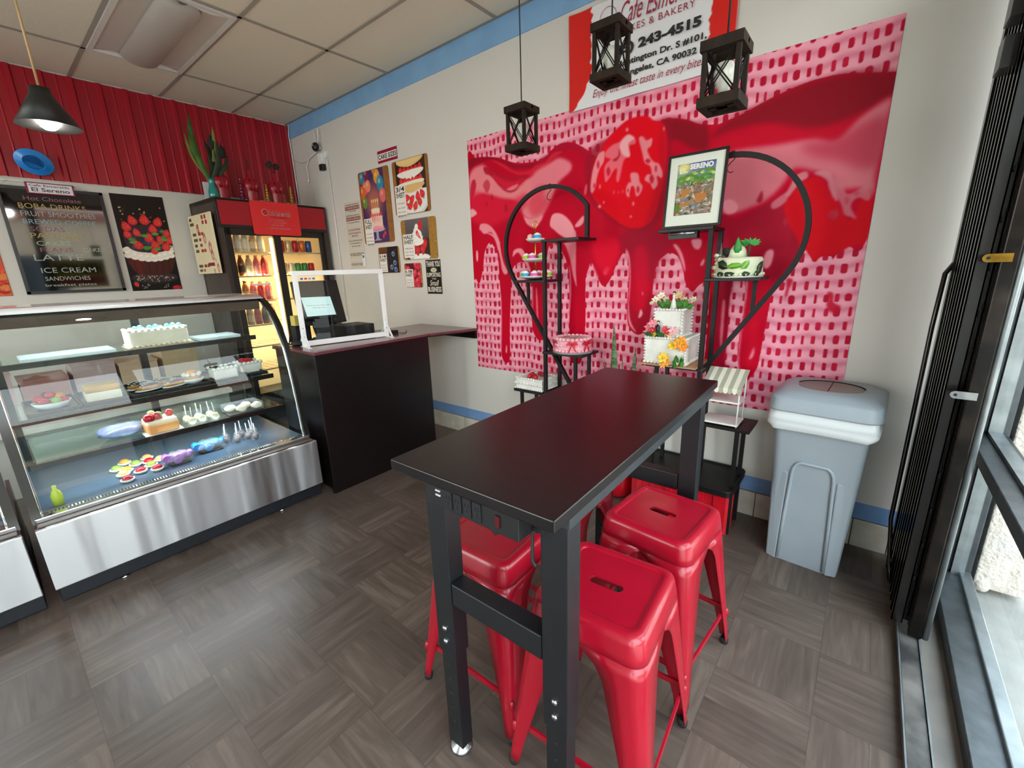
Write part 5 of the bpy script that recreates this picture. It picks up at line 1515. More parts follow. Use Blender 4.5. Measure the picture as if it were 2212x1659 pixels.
f = MB(m_wp); f.tube([(.06, -.012, H - .01), (.045, -.02, 3.05), (.05, -.018, 2.9), (.05, -.016, 2.6), (.05, -.014, 2.25)], .006, 6); f.tube([(.05, -.016, 2.79), (.2, -.02, 2.74), (.36, -.02, 2.73), (.55, -.02, 2.77), (.64, -.02, 2.80)], .005, 6); f.tube([(.42, -.02, 2.735), (.35, -.02, 2.68), (.36, -.02, 2.60), (.355, -.02, 2.54)], .005, 6); f.sph((.355, -.02, 2.53), (.012, .012, .02), 8)
tag(f.obj('corner_cable', loc=(.05, -.015, 2.3)), 'white cable down the room corner with a branch to the camera', 'cable')

# ---- CAKE SIZES sign and the cake boards
fr = wall_frame(1.663, 2.497)
cv = Canvas(.297, .104, .004, 'e9e3df'); cv.rect(0, .078, .3, .11, '96182f'); cv.rect(0, 0, .3, .02, '96182f'); cv.rect(0, 0, .005, .11, '96182f'); cv.rect(.29, 0, .3, .11, '96182f')
o = cv.obj('cake_sizes_sign', fr); tag(o, 'small white sign with crimson bands reading CAKE SIZES', 'sign')
text('CAKE SIZES', fr, .012, .030, .275, .040, m_binkk, o, d=.0035, bold=.03)
m_ply = noisy('cork_board', '9a622c', '86521f', 20, .7); m_gold = noisy('gold_glitter_board', 'b98a3a', '96682a', 90, .45, metal=.2)
def size_board(x, z, w, h, label, pic, head, lines, m_b, tagpos, px=(0.04, .92), name='cake_size_board'):
    t = thing(name, label, 'board', (x + w / 2, 0, z), 0, 'cake size boards')
    fr = wall_frame(x, z)
    f = MB(m_b); f.rings([[fr.p(p[0], p[1], d) for p in rrect(0, 0, w, h, .025)] for d in (.001, .007)], smooth=False); f.obj('backing', t)
    cv = Canvas(w * (px[1] - px[0]), h * .985, .0045, '5a3a24'); pic(cv)
    cv.obj('picture', Frame(fr.p(w * px[0], h * .008, 0), (1, 0, 0), (0, 0, 1)), t, d=.007, thick=.001)
    tx, ty, tw, th = tagpos
    f = MB(mat('tag_paper', 'e9e2da', .6)); f.box(fr.p(tx, ty, .0085), fr.p(tx + tw, ty + th, .0095)); cd = f.obj('price_tag', t)
    n = len(head)
    for k, s_ in enumerate(head): text(s_, fr, tx + tw * .08, ty + th * (.79 - k * .20), tw * .84, th * .165, m_binkk, cd, d=.010, bold=.02)
    for k, s_ in enumerate(lines): text(s_, fr, tx + tw * .14, ty + th * (.36 - k * .14), tw * .72, th * .06, m_binkk, cd, d=.010)
    return t
def pic_birthday(c):
    w, h = c.w, c.h
    c.vgrad('4a2f62', '3a2a50'); c.ell(w * .52, h * .58, w * .35, h * .22, 'd87a5a', soft=1.0, alpha=.7)
    c.poly([(0, .0), (w, 0), (w, h * .22), (0, h * .18)], '4c3268', .02, .8, False)
    for x_, y_, r_, cc in ((.10, .92, .12, '2f7fa0'), (.28, .96, .11, '7a2a4a'), (.20, .78, .12, 'e0604a'), (.06, .72, .13, 'e0642a'), (.32, .80, .11, 'e88a6a'), (.12, .58, .11, '6a8a3a'), (.72, .90, .13, 'e09a3a'), (.84, .80, .14, '2f8aa8'), (.90, .64, .13, 'e06a6a'), (.62, 1.0, .08, 'c8883a')):
        c.ell(w * x_, h * y_, w * r_, w * r_ * 1.3, cc); c.ell(w * (x_ - .03), h * y_ + w * r_ * .4, w * r_ * .35, w * r_ * .4, 'f2d0b0', soft=1.0, alpha=.6)
    c.poly([(w * .36, h * .03), (w * .70, h * .03), (w * .58, h * .06), (w * .57, h * .16), (w * .48, h * .16), (w * .47, h * .06)], 'a7a0b0')
    c.ell(w * .53, h * .18, w * .34, h * .03, 'b9b2bc')
    c.rect(w * .27, h * .20, w * .80, h * .36, 'efc9b4'); c.ell(w * .535, h * .36, w * .265, h * .022, 'f4dccb'); c.ell(w * .535, h * .2, w * .265, h * .03, 'e8839a')
    for k in range(9): c.ell(w * (.28 + k * .064), h * .205 - abs(k - 4) * -.001, w * .04, h * .016, 'f0a0b0')
    for k in range(7): c.poly([(w * (.28 + k * .076), h * .36), (w * (.33 + k * .07), h * .36), (w * (.305 + k * .072), h * (.30 - (k % 3) * .015))], 'e2607c')
    c.rect(w * .36, h * .38, w * .72, h * .47, 'f2dcc0'); c.ell(w * .54, h * .47, w * .18, h * .016, 'f6e6d2')
    for k in range(6): c.strawberry(w * (.32 + k * .09), h * .39, w * .04, PI, leaf=False)
    for k in range(4):
        c.line([(w * (.42 + k * .08), h * .475), (w * (.42 + k * .08), h * .56)], w * .03, 'e8b46a'); c.ell(w * (.42 + k * .08), h * .585, w * .025, h * .025, 'ffd98a', soft=.8)
    c.strawberry(w * .78, h * .08, w * .05, 0); c.strawberry(w * .86, h * .12, w * .05, 0)
def pic_layers(c):
    w, h = c.w, c.h
    c.vgrad('2a1c18', '4a2c1c'); c.ell(w * .58, h * .30, w * .52, h * .36, 'd9d2cf'); c.ell(w * .57, h * .31, w * .47, h * .32, 'e9e4e0')
    c.rect(w * .86, h * .42, w, h, '3a2a24')
    for y_, cc in ((.92, 'e8c07a'), (.80, None), (.70, 'f2ece0'), (.60, None), (.50, 'f0e6d0'), (.44, 'e0b878')):
        if cc: c.poly([(w * .12, h * y_), (w * .5, h * (y_ - .06)), (w * .88, h * (y_ + .02)), (w * .88, h * (y_ + .10)), (w * .12, h * (y_ + .08))], cc)
        else:
            for k in range(6): c.strawberry(w * (.18 + k * .13), h * (y_ + .01 - .03 * math.sin(PI * k / 5)), w * .085, PI if k % 2 else 0, leaf=False)
    c.ell(w * .45, h * 1.0, w * .42, h * .09, 'e8c88a')
    for x_, y_ in ((.25, .20), (.42, .14), (.60, .13), (.75, .20), (.85, .33), (.50, .26), (.70, .30), (.33, .30)): c.strawberry(w * x_, h * y_, w * .09, .3 + x_ * 4)
def pic_whip(c):
    w, h = c.w, c.h
    c.vgrad('6a6468', '3a2a24'); c.rect(0, 0, w, h * .5, '3c2a22'); 
    c.ell(w * .55, h * .04, w * .45, h * .1, 'f0ece6')
    for x_, y_ in ((.30, .25), (.48, .22), (.70, .24), (.80, .38), (.38, .34)): c.strawberry(w * x_, h * y_, w * .13, 0, col='c81e30', leaf=False)
    for y_, r_ in ((.44, .26), (.54, .24), (.63, .20), (.71, .14), (.78, .08)): c.ell(w * .5, h * y_, w * r_, h * .10, 'f4f0e8'); c.line([(w * (.5 - r_), h * (y_ - .04)), (w * (.5 + r_ * .8), h * (y_ + .03))], .004, 'c8c0b8', .6)
    c.poly([(w * .46, h * .62), (w * .50, h * .72), (w * .58, h * .64), (w * .64, h * .50)], 'd8282c'); c.poly([(w * .56, h * .76), (w * .66, h * .98), (w * .74, h * .84), (w * .68, h * .72)], 'd8282c')
    c.poly([(w * .50, h * .62), (w * .53, h * .66), (w * .60, h * .54)], 'f0a090')
def pic_blue(c):
    w, h = c.w, c.h
    c.vgrad('6a4426', '3a2416'); c.rect(w * .45, 0, w, h, '17161c')
    rd = random.Random(3)
    for k in range(120): c.ell(w * rd.uniform(.4, 1), h * rd.uniform(0, .9), .006, .006, rd.choice(['2a2a34', '0e0e12', '3c3c44']))
    for x_, y_ in ((.75, .72), (.80, .38), (.62, .22), (.82, .12)):
        c.ell(w * x_, h * y_, .026, .026, '6f84ac'); c.ell(w * x_, h * y_, .012, .012, '2a3246'); c.ell(w * x_ - .008, h * y_ + .01, .006, .005, 'b8c8e0')
def pic_rasp(c):
    w, h = c.w, c.h
    c.vgrad('5a1420', '4a101a'); rd = random.Random(4)
    for k in range(16):
        x_, y_ = w * rd.uniform(0, 1), h * (k / 15)
        c.ell(x_, y_, .03, .035, 'd8364c'); c.ell(x_ - .008, y_ + .01, .012, .014, 'f07080', soft=.8)
        for q in range(8): c.ell(x_ + rd.uniform(-.022, .022), y_ + rd.uniform(-.025, .025), .005, .005, 'b02038')
size_board(1.308, 1.792, .50, .675, 'tall cork cake board with a painted birthday cake and balloons, FULL SHEET', pic_birthday, ('FULL', 'SHEET'), ('HOJA GRANDE', 'Size 18x24', 'Serves', '80 to 96'), m_ply, (.03, .0, .14, .24), (.06, .84))
size_board(1.868, 2.013, .495, .46, 'cork cake board with a strawberry layer cake on a plate, 3/4 SHEET', pic_layers, ('3/4', 'SHEET'), ('HOJA', 'Size 16x20', 'Serves', '60 to 70'), m_ply, (.02, .0, .15, .255), (.10, .93))
size_board(1.922, 1.61, .49, .357, 'gold edged cake board with whipped cream and strawberries, HALF SHEET', pic_whip, ('HALF', 'SHEET'), ('MEDIA', 'Size 12x18', 'Serves', '40 to 50'), m_gold, (.02, .02, .16, .21), (.13, .80))
size_board(1.52, 1.497, .335, .25, 'small board with dark blueberries and a glossy tag', pic_blue, ('1/4', 'SHEET'), ('Size 9x12', 'Serves', '20 to 24'), m_gold, (.015, .01, .12, .175), (.05, .96))
size_board(1.92, 1.355, .25, .225, 'small board with red raspberries, 1/8 SHEET', pic_rasp, ('1/8', 'SHEET'), ('HOJA', 'Size 6x8', '8 to 10'), m_gold, (.008, .005, .12, .165), (.05, .96))
# THANK YOU sign
fr = wall_frame(2.231, 1.297)
cv = Canvas(.203, .305, .003, '17130f')
for a in ((0, 0, .203, .003), (0, .302, .203, .305), (0, 0, .003, .305), (.200, 0, .203, .305)): cv.rect(*a, '5a5048')
cv.ell(.105, .213, .042, .020, 'd8d2b8')
o = cv.obj('thank_you_sign', fr); tag(o, 'black sign with pale lettering THANK YOU FOR SUPPORTING THIS Small BUSINESS', 'sign')
m_pale = mat('ink_pale', 'e9e4d2', .55)
text('THANK YOU', fr, .010, .242, .183, .050, m_pale, o, d=.0035, bold=.02)
text('FOR', fr, .078, .203, .054, .019, mat('ink_brown', '3a3020', .6), o, d=.0035)
text('SUPPORTING', fr, .010, .152, .183, .038, m_pale, o, d=.0035, bold=.02)
text('THIS', fr, .072, .128, .06, .015, m_pale, o, d=.0035)
text('Small', fr, .042, .075, .125, .048, m_pale, o, d=.0035, shear=.35)
text('BUSINESS', fr, .010, .018, .183, .046, m_pale, o, d=.0035, bold=.02)
# notices
m_ntc = mat('notice_paper', 'cfc6b8', .6); m_rink = mat('ink_brick', '8a3a36', .6); m_gink = mat('ink_grey', '5f5a54', .6)
def notice(x, z, w, h, label, rows):
    fr = wall_frame(x, z)
    f = MB(m_ntc); f.box(fr.p(0, 0, .0005), fr.p(w, h, .003)); o = f.obj('wall_notice', loc=(x + w / 2, 0, z)); tag(o, label, 'notice', 'paper notices on the wall')
    for s_, y, hh, m_, wd in rows:
        if m_ is m_rink and hh < .085 and 'SER' in s_:
            f = MB(m_rink); f.box(fr.p(w * .03, h * (y - .035), .003), fr.p(w * .97, h * (y + hh + .035), .0036)); f.obj('red_bar', o)
            m_ = m_ntc
        text(s_, fr, w * (.5 - wd / 2), h * y, w * wd, h * hh, m_, o, d=.004, bold=.015)
def band(x, z, w, h): 
    f = MB(m_rink); f.box((x, -.004, z), (x + w, -.003, z + h))
notice(.99, 1.99, .285, .235, 'notice on refusing service in grey and brick lettering, highest of its column', (('WE RESERVE THE RIGHT', .84, .07, m_gink, .86), ('TO REFUSE SERVICE', .70, .08, m_rink, .9), ('TO ANYONE', .58, .06, m_gink, .5), ('RESERVAMOS EL DERECHO A', .40, .06, m_gink, .9), ('NEGAR EL SERVICIO', .25, .08, m_rink, .9), ('A CUALQUIER PERSONA', .10, .06, m_gink, .8)))
notice(.985, 1.755, .29, .23, 'notice on final sales in brick red lettering, second of its column', (('ALL SALES ARE FINAL', .80, .09, m_rink, .8), ('NO EXCHANGES OR', .66, .08, m_rink, .78), ('REFUNDS', .54, .08, m_rink, .4), ('TODAS LAS VENTAS SON FINALES', .34, .06, m_gink, .9), ('NO INTERCAMBIOS, NI', .22, .06, m_gink, .72), ('DEVOLUCIONES', .1, .06, m_gink, .55)))
notice(.985, 1.655, .29, .095, 'notice reading NO PUBLIC RESTROOM', (('NO PUBLIC RESTROOM', .3, .35, m_gink, .88),))
notice(.985, 1.555, .29, .095, 'notice reading NO BAÑOS PUBLICOS, lowest of its column', (('NO BAÑOS PUBLICOS', .32, .36, m_gink, .88),))
f = MB(m_wp); f.box((1.235, -.012, 1.575), (1.275, -.0005, 1.70)); f.box((1.242, -.0135, 1.66), (1.268, -.012, 1.685), mat('sticker_blue', '2b4f8c', .5)); tag(f.obj('wall_switch', loc=(1.255, 0, 1.575)), 'small white card with a blue mark beside the restroom notices', 'card')

# ---- the mural
MX0, MX1, MZ0, MZ1 = 2.838, 5.405, 0.672, 2.475
fr = wall_frame(MX0, MZ0)
cv = Canvas(MX1 - MX0, MZ1 - MZ0, .0034, 'ee9eb0')
rd = random.Random(21)
# woven wafer ground: rows of red slots between pale bands
rows = np.arange(-.02, 1.84, .070)
Yg = cv.y[:, None]; Xg = cv.x[None, :]
ph = (Yg + 0.010 * np.sin(Xg * 9.0) + .008 * np.sin(Xg * 31)) / .070
band_ = .5 + .5 * np.cos(2 * PI * (ph - .22))
k_ = (band_ ** 2)[..., None]
cv.a = cv.a * (1 - .42 * k_) + cv.c('c4506c') * .42 * k_
cv.a = cv.a + (.5 + .5 * np.sin(Xg * 61 + Yg * 7))[..., None] * .02
for q, y_ in enumerate(rows):
    x_ = rd.uniform(0, .03)
    while x_ < MX1 - MX0:
        w_ = rd.choice([.006, .008, .009, .011, .012, .014]) ; h_ = rd.uniform(.019, .024)
        yy = y_ + .020 - 0.010 * math.sin(x_ * 9.0)
        rr_ = rrect(x_ - w_, yy - h_, x_ + w_, yy + h_, w_ * .75, 3)
        cv.poly(rr_, rd.choice(['b80f30', 'b00d2c', 'c4163a']), 0, .96, False)
        x_ += w_ + rd.uniform(.030, .046)
MURAL = """c00226|0|1|-18,1668 76,1664 150,1660 291,1633 381,1600 468,1568 567,1554 663,1549 736,1566 782,1597 845,1621 906,1622 978,1599 1059,1548 1150,1487 1195,1559 1538,1618 1603,1614 1683,1590 1751,1555 1842,1534 1888,1542 1956,1555 2061,1591 2141,1613 2208,1627 2277,1634 2367,1630 2455,1611 2562,1587 2582,1582 2553,910 2487,877 2453,852 2435,820 2425,834 2383,833 2365,810 2349,824 2321,866 2296,874 2278,820 2210,708 2192,635 2181,485 2172,345 2165,248 2142,196 2120,161 2089,181 2064,253 2054,358 2064,557 2056,709 2018,739 1995,717 1985,593 1992,475 1992,312 1986,202 1885,190 1881,352 1878,554 1868,711 1818,700 1777,658 1733,717 1717,780 1683,859 1635,887 1600,874 1560,830 1541,737 1529,494 1494,404 1442,381 1385,436 1371,538 1373,726 1368,848 1346,915 1288,833 1242,734 1193,692 1140,767 1105,845 1083,826 1101,848 1074,794 1057,714 1061,433 1035,170 985,137 937,167 928,426 927,689 900,867 842,957 788,992 743,937 729,755 724,346 671,285 628,303 595,366 588,515 597,689 578,812 527,867 473,869 417,829 395,717 367,397 356,123 319,64 275,99 263,199 281,543 273,761 262,939 213,1015 174,1028 125,960 103,852 70,749 42,716 13,757 -26,818 -52,826
8e0d24|6|0.8|-1,1665 150,1660 291,1631 395,1587 482,1552 595,1540 677,1541 663,1509 566,1519 452,1531 365,1576 228,1630 81,1616 -6,1601
a81030|8|0.7|663,1544 782,1587 845,1619 906,1620 978,1595 1071,1528 1117,1465 1072,1482 990,1551 906,1584 845,1557 769,1541 663,1509
e4303f|6|0.6|236,1629 350,1579 466,1513 594,1499 636,1523 729,1533 794,1576 870,1572 769,1531 662,1479 565,1467 451,1500 319,1573
ee8d92|10|0.9|-13,1511 28,1585 105,1607 170,1596 245,1514 320,1433 402,1384 477,1401 557,1443 614,1460 662,1489 781,1524 845,1538 913,1508 943,1475 925,1439 857,1401 825,1370 786,1300 753,1253 712,1195 684,1155 586,1170 529,1202 473,1305 308,1346 133,1401 13,1392
e0203c|16|0.75|-11,1418 133,1401 315,1345 414,1317 489,1335 562,1348 560,1274 456,1231 347,1185 201,1164 0,1216
e8788a|12|0.8|592,1427 729,1479 826,1522 919,1497 925,1449 825,1395 727,1358 633,1381
e23a50|18|0.7|632,1370 734,1378 713,1319 766,1272 698,1207 615,1194 574,1272
b30f2c|5|0.9|153,1588 225,1571 324,1519 421,1478 523,1479 593,1466 550,1444 492,1415 447,1405 389,1434 312,1434 245,1498 206,1525 167,1542
d81f38|8|0.8|246,1530 345,1472 449,1447 551,1459 477,1412 402,1400 320,1433 268,1483
f08a90|4|0.8|388,1407 448,1421 492,1423 462,1398 417,1387 372,1398
8e0d24|3|0.8|297,1452 357,1406 417,1385 477,1396 492,1415 476,1388 417,1377 349,1399
c21a38|4|0.9|22,1506 56,1513 66,1466 40,1412 13,1392 4,1451
c8304a|4|0.8|141,1467 180,1496 211,1469 204,1426 174,1401 152,1432
b0142f|3|0.85|219,1362 230,1384 239,1360 228,1337
b0142f|3|0.85|344,1273 364,1304 381,1269 361,1237
b0142f|3|0.85|160,1323 171,1342 179,1321 168,1302
f0a0a8|2|1|-7,1300 32,1295 60,1264 19,1244 -12,1241
ef8c96|2|1|532,1196 557,1183 614,1172 670,1180 701,1188 680,1145 641,1111 606,1114 556,1145
ef96a0|3|1|765,1138 785,1183 831,1191 888,1168 945,1112 973,1049 974,1008 914,1012 843,1048 798,1083 768,1106
ef96a0|2|1|1036,1154 994,1123 969,1095 982,1085 1013,1091 1037,1114
ee8c98|2|1|77,1138 93,1179 152,1179 209,1151 255,1101 285,1042 291,1017 269,971 253,1055 198,1111 131,1101 90,1134
ee8c98|2|1|105,1124 222,1094 282,1042 305,937 326,867 361,803 331,783 304,818 289,903 265,988 221,1074
f3a6ac|1|1|33,975 46,978 52,941 44,898 33,894 27,928
f0909c|1|1|416,912 427,959 477,975 521,958 554,893 586,811 577,798 527,874 476,940 440,931
f08c96|1|0.9|873,999 926,1002 977,1059 979,815 987,689 957,765 934,866 903,954
f090a0|1|0.9|287,653 282,393 263,129 270,392
f090a0|1|0.8|597,689 606,662 603,551 593,480
f48090|1|0.8|631,662 643,662 652,440 643,412 632,517
f090a0|1|0.9|925,841 940,753 941,624 924,453 932,689
f3a6ac|1|1|321,212 328,214 325,158 315,150 312,173
f090a0|1|0.8|1087,836 1095,824 1085,757 1080,788
9c1430|20|0.75|1302,1001 1399,1047 1537,1036 1658,977 1605,885 1560,830 1548,725 1466,725 1411,787 1367,890 1305,935
d80a30|14|0.7|1405,918 1481,926 1503,749 1486,573 1447,565 1419,750
a00c26|8|0.7|1379,602 1435,527 1493,554 1520,665 1532,543 1506,423 1449,388 1399,436 1377,506
f090a0|1|0.95|1347,927 1370,890 1383,817 1388,695 1383,570 1398,469 1442,394 1392,443 1376,538 1379,726 1368,848
f3a0aa|1|1|1464,547 1479,523 1469,497 1450,491 1456,522
f3a0aa|1|1|1469,655 1474,657 1475,637 1470,637
f3a0aa|1|1|1194,791 1211,815 1232,814 1226,784 1209,767 1197,772
ef90a0|1|1|1755,955 1803,954 1811,924 1797,899 1772,905 1755,933
ef8c98|1|1|1649,936 1672,929 1704,881 1726,813 1727,774 1708,819 1681,882 1656,917
ef6c80|2|0.8|1108,845 1131,806 1159,747 1140,754 1113,812
ef90a0|1|1|1830,848 1818,832 1812,808 1828,810 1834,832
e80c30|14|0.8|1113,983 1248,999 1305,935 1274,833 1220,753 1161,811 1115,902
82121f|12|0.85|1538,1616 1603,1611 1683,1587 1751,1552 1794,1539 1804,1424 1719,1443 1637,1497 1577,1518
861422|14|0.9|1900,1539 2061,1588 2208,1622 2368,1627 2567,1584 2568,1495 2515,1475 2436,1441 2281,1418 2083,1484 1933,1493 1811,1471
c40e2a|18|0.85|1824,1451 1936,1459 2083,1484 2280,1423 2437,1436 2516,1471 2563,1501 2544,1417 2423,1375 2285,1381 2135,1388 2000,1390 1914,1388 1829,1397
d97884|12|0.95|1920,1381 2000,1390 2125,1384 2285,1381 2381,1358 2458,1436 2557,1494 2558,1433 2554,1320 2547,1199 2549,1093 2501,1130 2409,1141 2379,1198 2303,1236 2221,1259 2187,1198 2135,1142 2068,1104 1905,1084 1898,1297
b83048|22|0.7|2239,1363 2380,1363 2462,1406 2552,1416 2553,1296 2543,1225 2488,1223 2393,1269 2295,1301
a3122c|5|0.95|2031,1069 2146,1122 2216,1146 2295,981 2296,874 2278,820 2210,708 2141,745 1991,725 1908,756 1856,1016 1902,1078 1975,1050
ef90a0|1|0.95|1906,1121 1917,1148 1952,1147 1983,1112 1972,1082 1931,1079
ef90a0|1|1|2132,825 2141,867 2162,880 2177,866 2173,809 2156,783 2139,789
a8142c|2|0.9|2089,1175 2099,1141 2089,1115 2070,1127 2079,1150
cf0a1c|5|1|2196,1109 2228,1145 2237,1176 2270,1191 2313,1210 2349,1186 2379,1126 2417,1084 2445,1032 2482,997 2518,1109 2542,1118 2556,910 2493,876 2458,852 2383,833 2362,811 2321,866 2296,874 2271,929 2219,1021
d4848c|4|0.9|2219,1194 2230,1225 2273,1240 2287,1212 2259,1194 2237,1164 2215,1133 2199,1140
d4848c|5|0.9|2309,1224 2337,1234 2377,1214 2399,1153 2421,1087 2395,1111 2373,1173 2345,1203
cf7480|6|0.85|2380,1200 2429,1157 2450,1117 2485,1125 2522,1150 2543,1141 2537,1077 2495,1094 2473,1060 2502,1001 2480,1010 2452,1025 2428,1083 2376,1151
b83a4c|4|0.6|2386,1028 2405,1051 2430,1024 2412,1000
b83a4c|4|0.6|2205,1012 2211,1031 2222,1010 2216,991
b83a4c|4|0.6|2404,1036 2416,1053 2432,1033 2421,1015
b83a4c|4|0.6|2476,1114 2485,1123 2497,1112 2488,1103
b83a4c|4|0.6|2444,1087 2451,1105 2464,1085 2456,1068
d27a86|3|0.8|2141,1109 2192,1149 2209,1154 2208,1115 2174,1085 2147,1081
8c0a26|8|0.8|1911,718 1992,717 1985,593 1992,312 1986,202 1909,192 1909,470
e87888|1|0.9|1951,608 1965,601 1968,473 1968,326 1955,383 1951,513
f090a0|1|0.9|2059,716 2073,694 2068,518 2066,351 2072,246 2109,167 2066,245 2058,358 2064,557
d00a2a|10|0.8|2116,520 2141,483 2148,342 2129,252 2107,258 2107,402
f090a0|1|0.9|2136,357 2139,310 2123,284 2118,295
c0142e|3|0.9|2252,729 2280,722 2269,686 2262,640 2252,643 2256,686
c0142e|2|0.9|2433,659 2456,656 2465,611 2496,592 2480,564 2450,570 2437,604 2446,625
9a1028|10|0.8|1082,1547 1550,1611 1595,1406 1577,1153 1525,1051 1418,1026 1289,1070 1137,1183 1065,1295
e1061c|3|1|1156,1523 1188,1576 1257,1626 1329,1662 1400,1667 1458,1655 1494,1623 1539,1608 1564,1560 1579,1488 1578,1409 1568,1310 1551,1208 1522,1105 1477,1060 1417,1043 1341,1060 1247,1120 1165,1191 1101,1268 1086,1333 1098,1410 1124,1484
c00c28|10|0.6|1539,1603 1579,1488 1580,1384 1561,1233 1522,1111 1465,1056 1516,1212 1536,1365 1528,1517
ec8a92|3|0.95|1086,1344 1098,1416 1117,1469 1143,1514 1183,1518 1178,1459 1152,1425 1133,1377 1121,1317 1101,1285 1086,1298
ea6a78|4|0.95|1190,1517 1234,1546 1278,1554 1314,1578 1344,1583 1382,1555 1383,1524 1347,1520 1355,1467 1325,1456 1308,1427 1286,1333 1266,1342 1270,1406 1245,1394 1220,1359 1191,1341 1182,1420 1198,1450 1224,1468 1190,1484
f4b0b4|4|0.9|1285,1542 1320,1577 1348,1580 1376,1554 1340,1532 1352,1462 1318,1468 1292,1499
ec8a92|3|0.95|1405,1551 1429,1556 1453,1531 1487,1535 1484,1496 1462,1479 1481,1435 1506,1406 1535,1391 1560,1341 1556,1311 1527,1326 1535,1283 1514,1255 1496,1273 1489,1290 1452,1316 1468,1345 1492,1341 1484,1384 1448,1410 1434,1454 1420,1497
ec8a92|3|0.95|1360,1366 1408,1359 1423,1309 1442,1280 1426,1239 1402,1231 1388,1282 1369,1290 1358,1248 1346,1233 1332,1273 1349,1314 1365,1317
cf1030|3|0.9|1129,1450 1138,1474 1148,1447 1139,1424
cf1030|3|0.9|1107,1330 1113,1346 1120,1328 1114,1312
cf1030|3|0.9|1197,1401 1210,1426 1226,1397 1212,1371
cf1030|3|0.9|1402,1269 1412,1289 1424,1266 1414,1246
cf1030|3|0.9|1482,1317 1495,1341 1511,1313 1498,1288
cf1030|3|0.9|1512,1369 1518,1389 1526,1367 1520,1347
cf1030|3|0.9|1450,1420 1467,1430 1485,1414 1468,1404
cf1030|3|0.9|1342,1271 1347,1284 1354,1270 1349,1257
a00c24|2|0.8|1279,1517 1287,1479 1263,1451 1237,1460 1274,1475
f09098|2|0.9|1378,1191 1385,1204 1394,1189 1386,1176
f09098|2|0.9|1318,1614 1328,1624 1338,1610 1329,1599
f09098|2|0.9|1549,1572 1554,1583 1560,1570 1555,1559
f09098|2|0.9|1364,1117 1373,1124 1382,1116 1374,1109
f09098|2|0.9|1142,1199 1154,1210 1167,1197 1155,1187
f09098|2|0.9|1147,1319 1153,1334 1160,1317 1154,1302
f09098|2|0.9|1178,1221 1184,1230 1191,1220 1185,1211
f09098|2|0.9|1310,1270 1313,1283 1317,1269 1314,1256
f09098|2|0.9|1282,1268 1285,1278 1288,1267 1285,1258
f09098|2|0.9|1249,1272 1252,1286 1256,1271 1253,1258
f09098|2|0.9|1351,1238 1355,1245 1361,1236 1356,1229
ea7484|3|0.8|1038,1310 1050,1343 1061,1339 1058,1296 1044,1280"""
for ln in MURAL.split('\n'):
    col, soft, al, pts = ln.split('|')
    cv.poly([(int(a) / 1000 + .010, int(b_) / 1000) for a, b_ in (p.split(',') for p in pts.split())], col, int(soft) / 1000 * 1.6, float(al))
o = cv.obj('wall_mural', fr, m=print_mat('mural_vinyl', .55, .08), thick=.002)
tag(o, 'huge pink and red wall mural of dripping strawberry sauce over woven wafers', 'mural')

# ---- fabric banner above the mural
BX0, BX1, BZ0, BZ1 = 3.775, 4.747, 2.458, 2.985
fr = wall_frame(BX0, BZ0)
bw, bh = BX1 - BX0, BZ1 - BZ0
cv = Canvas(bw, bh, .005, 'e4e2e6')
rd = random.Random(5)
zz = [(0, 0)] + [(.158 + .006 * math.sin(k * 2.1) + rd.uniform(-.009, .009) - .13 * max(0, 1 - k / 8) ** 1.3, k * bh / 24) for k in range(25)] + [(0, bh)]
cv.poly(zz, 'd8251f', sm=False)
zz = [(bw, 0)] + [(bw - .132 + rd.uniform(-.010, .010) + .05 * max(0, 1 - k / 5), k * bh / 24) for k in range(25)] + [(bw, bh)]
cv.poly(zz, 'd8251f', sm=False)
bend = lambda X, Y: .011 + .004 * np.sin(X * 31 + Y * 4) * (Y / bh) + .003 * np.sin(X * 17 - Y * 9)
o = cv.obj('shop_banner', fr, bend=bend, thick=.002); tag(o, 'white and red fabric banner with the shop name and phone number', 'banner')
DB = .0215
text('Café Esmeralda', fr, .345, .372, .46, .105, m_cred, o, d=DB, shear=.4)
text('CAKES & BAKERY', fr, .335, .322, .43, .033, m_cred, o, d=DB, spacing=1.15)
text('(323) 243-4515', fr, .245, .212, .557, .062, m_binkk, o, d=DB, bold=.05)
text('4500 Huntington Dr. S #101,', fr, .205, .152, .63, .040, m_binkk, o, d=DB, bold=.03)
text('Los Angeles, CA 90032', fr, .295, .096, .493, .040, m_binkk, o, d=DB, bold=.03)
text('Enjoy the finest taste in every bite.', fr, .175, .030, .645, .054, m_cred, o, d=DB, shear=.35)
ln_ = MB(m_cred)
ln_.tube([fr.p(.268 + .052 * math.cos(a), .435 + .052 * math.sin(a), DB) for a in np.linspace(0, 2 * PI, 30)[:-1]], .0014, 5, closed=True)
ln_.obj('emblem', o)

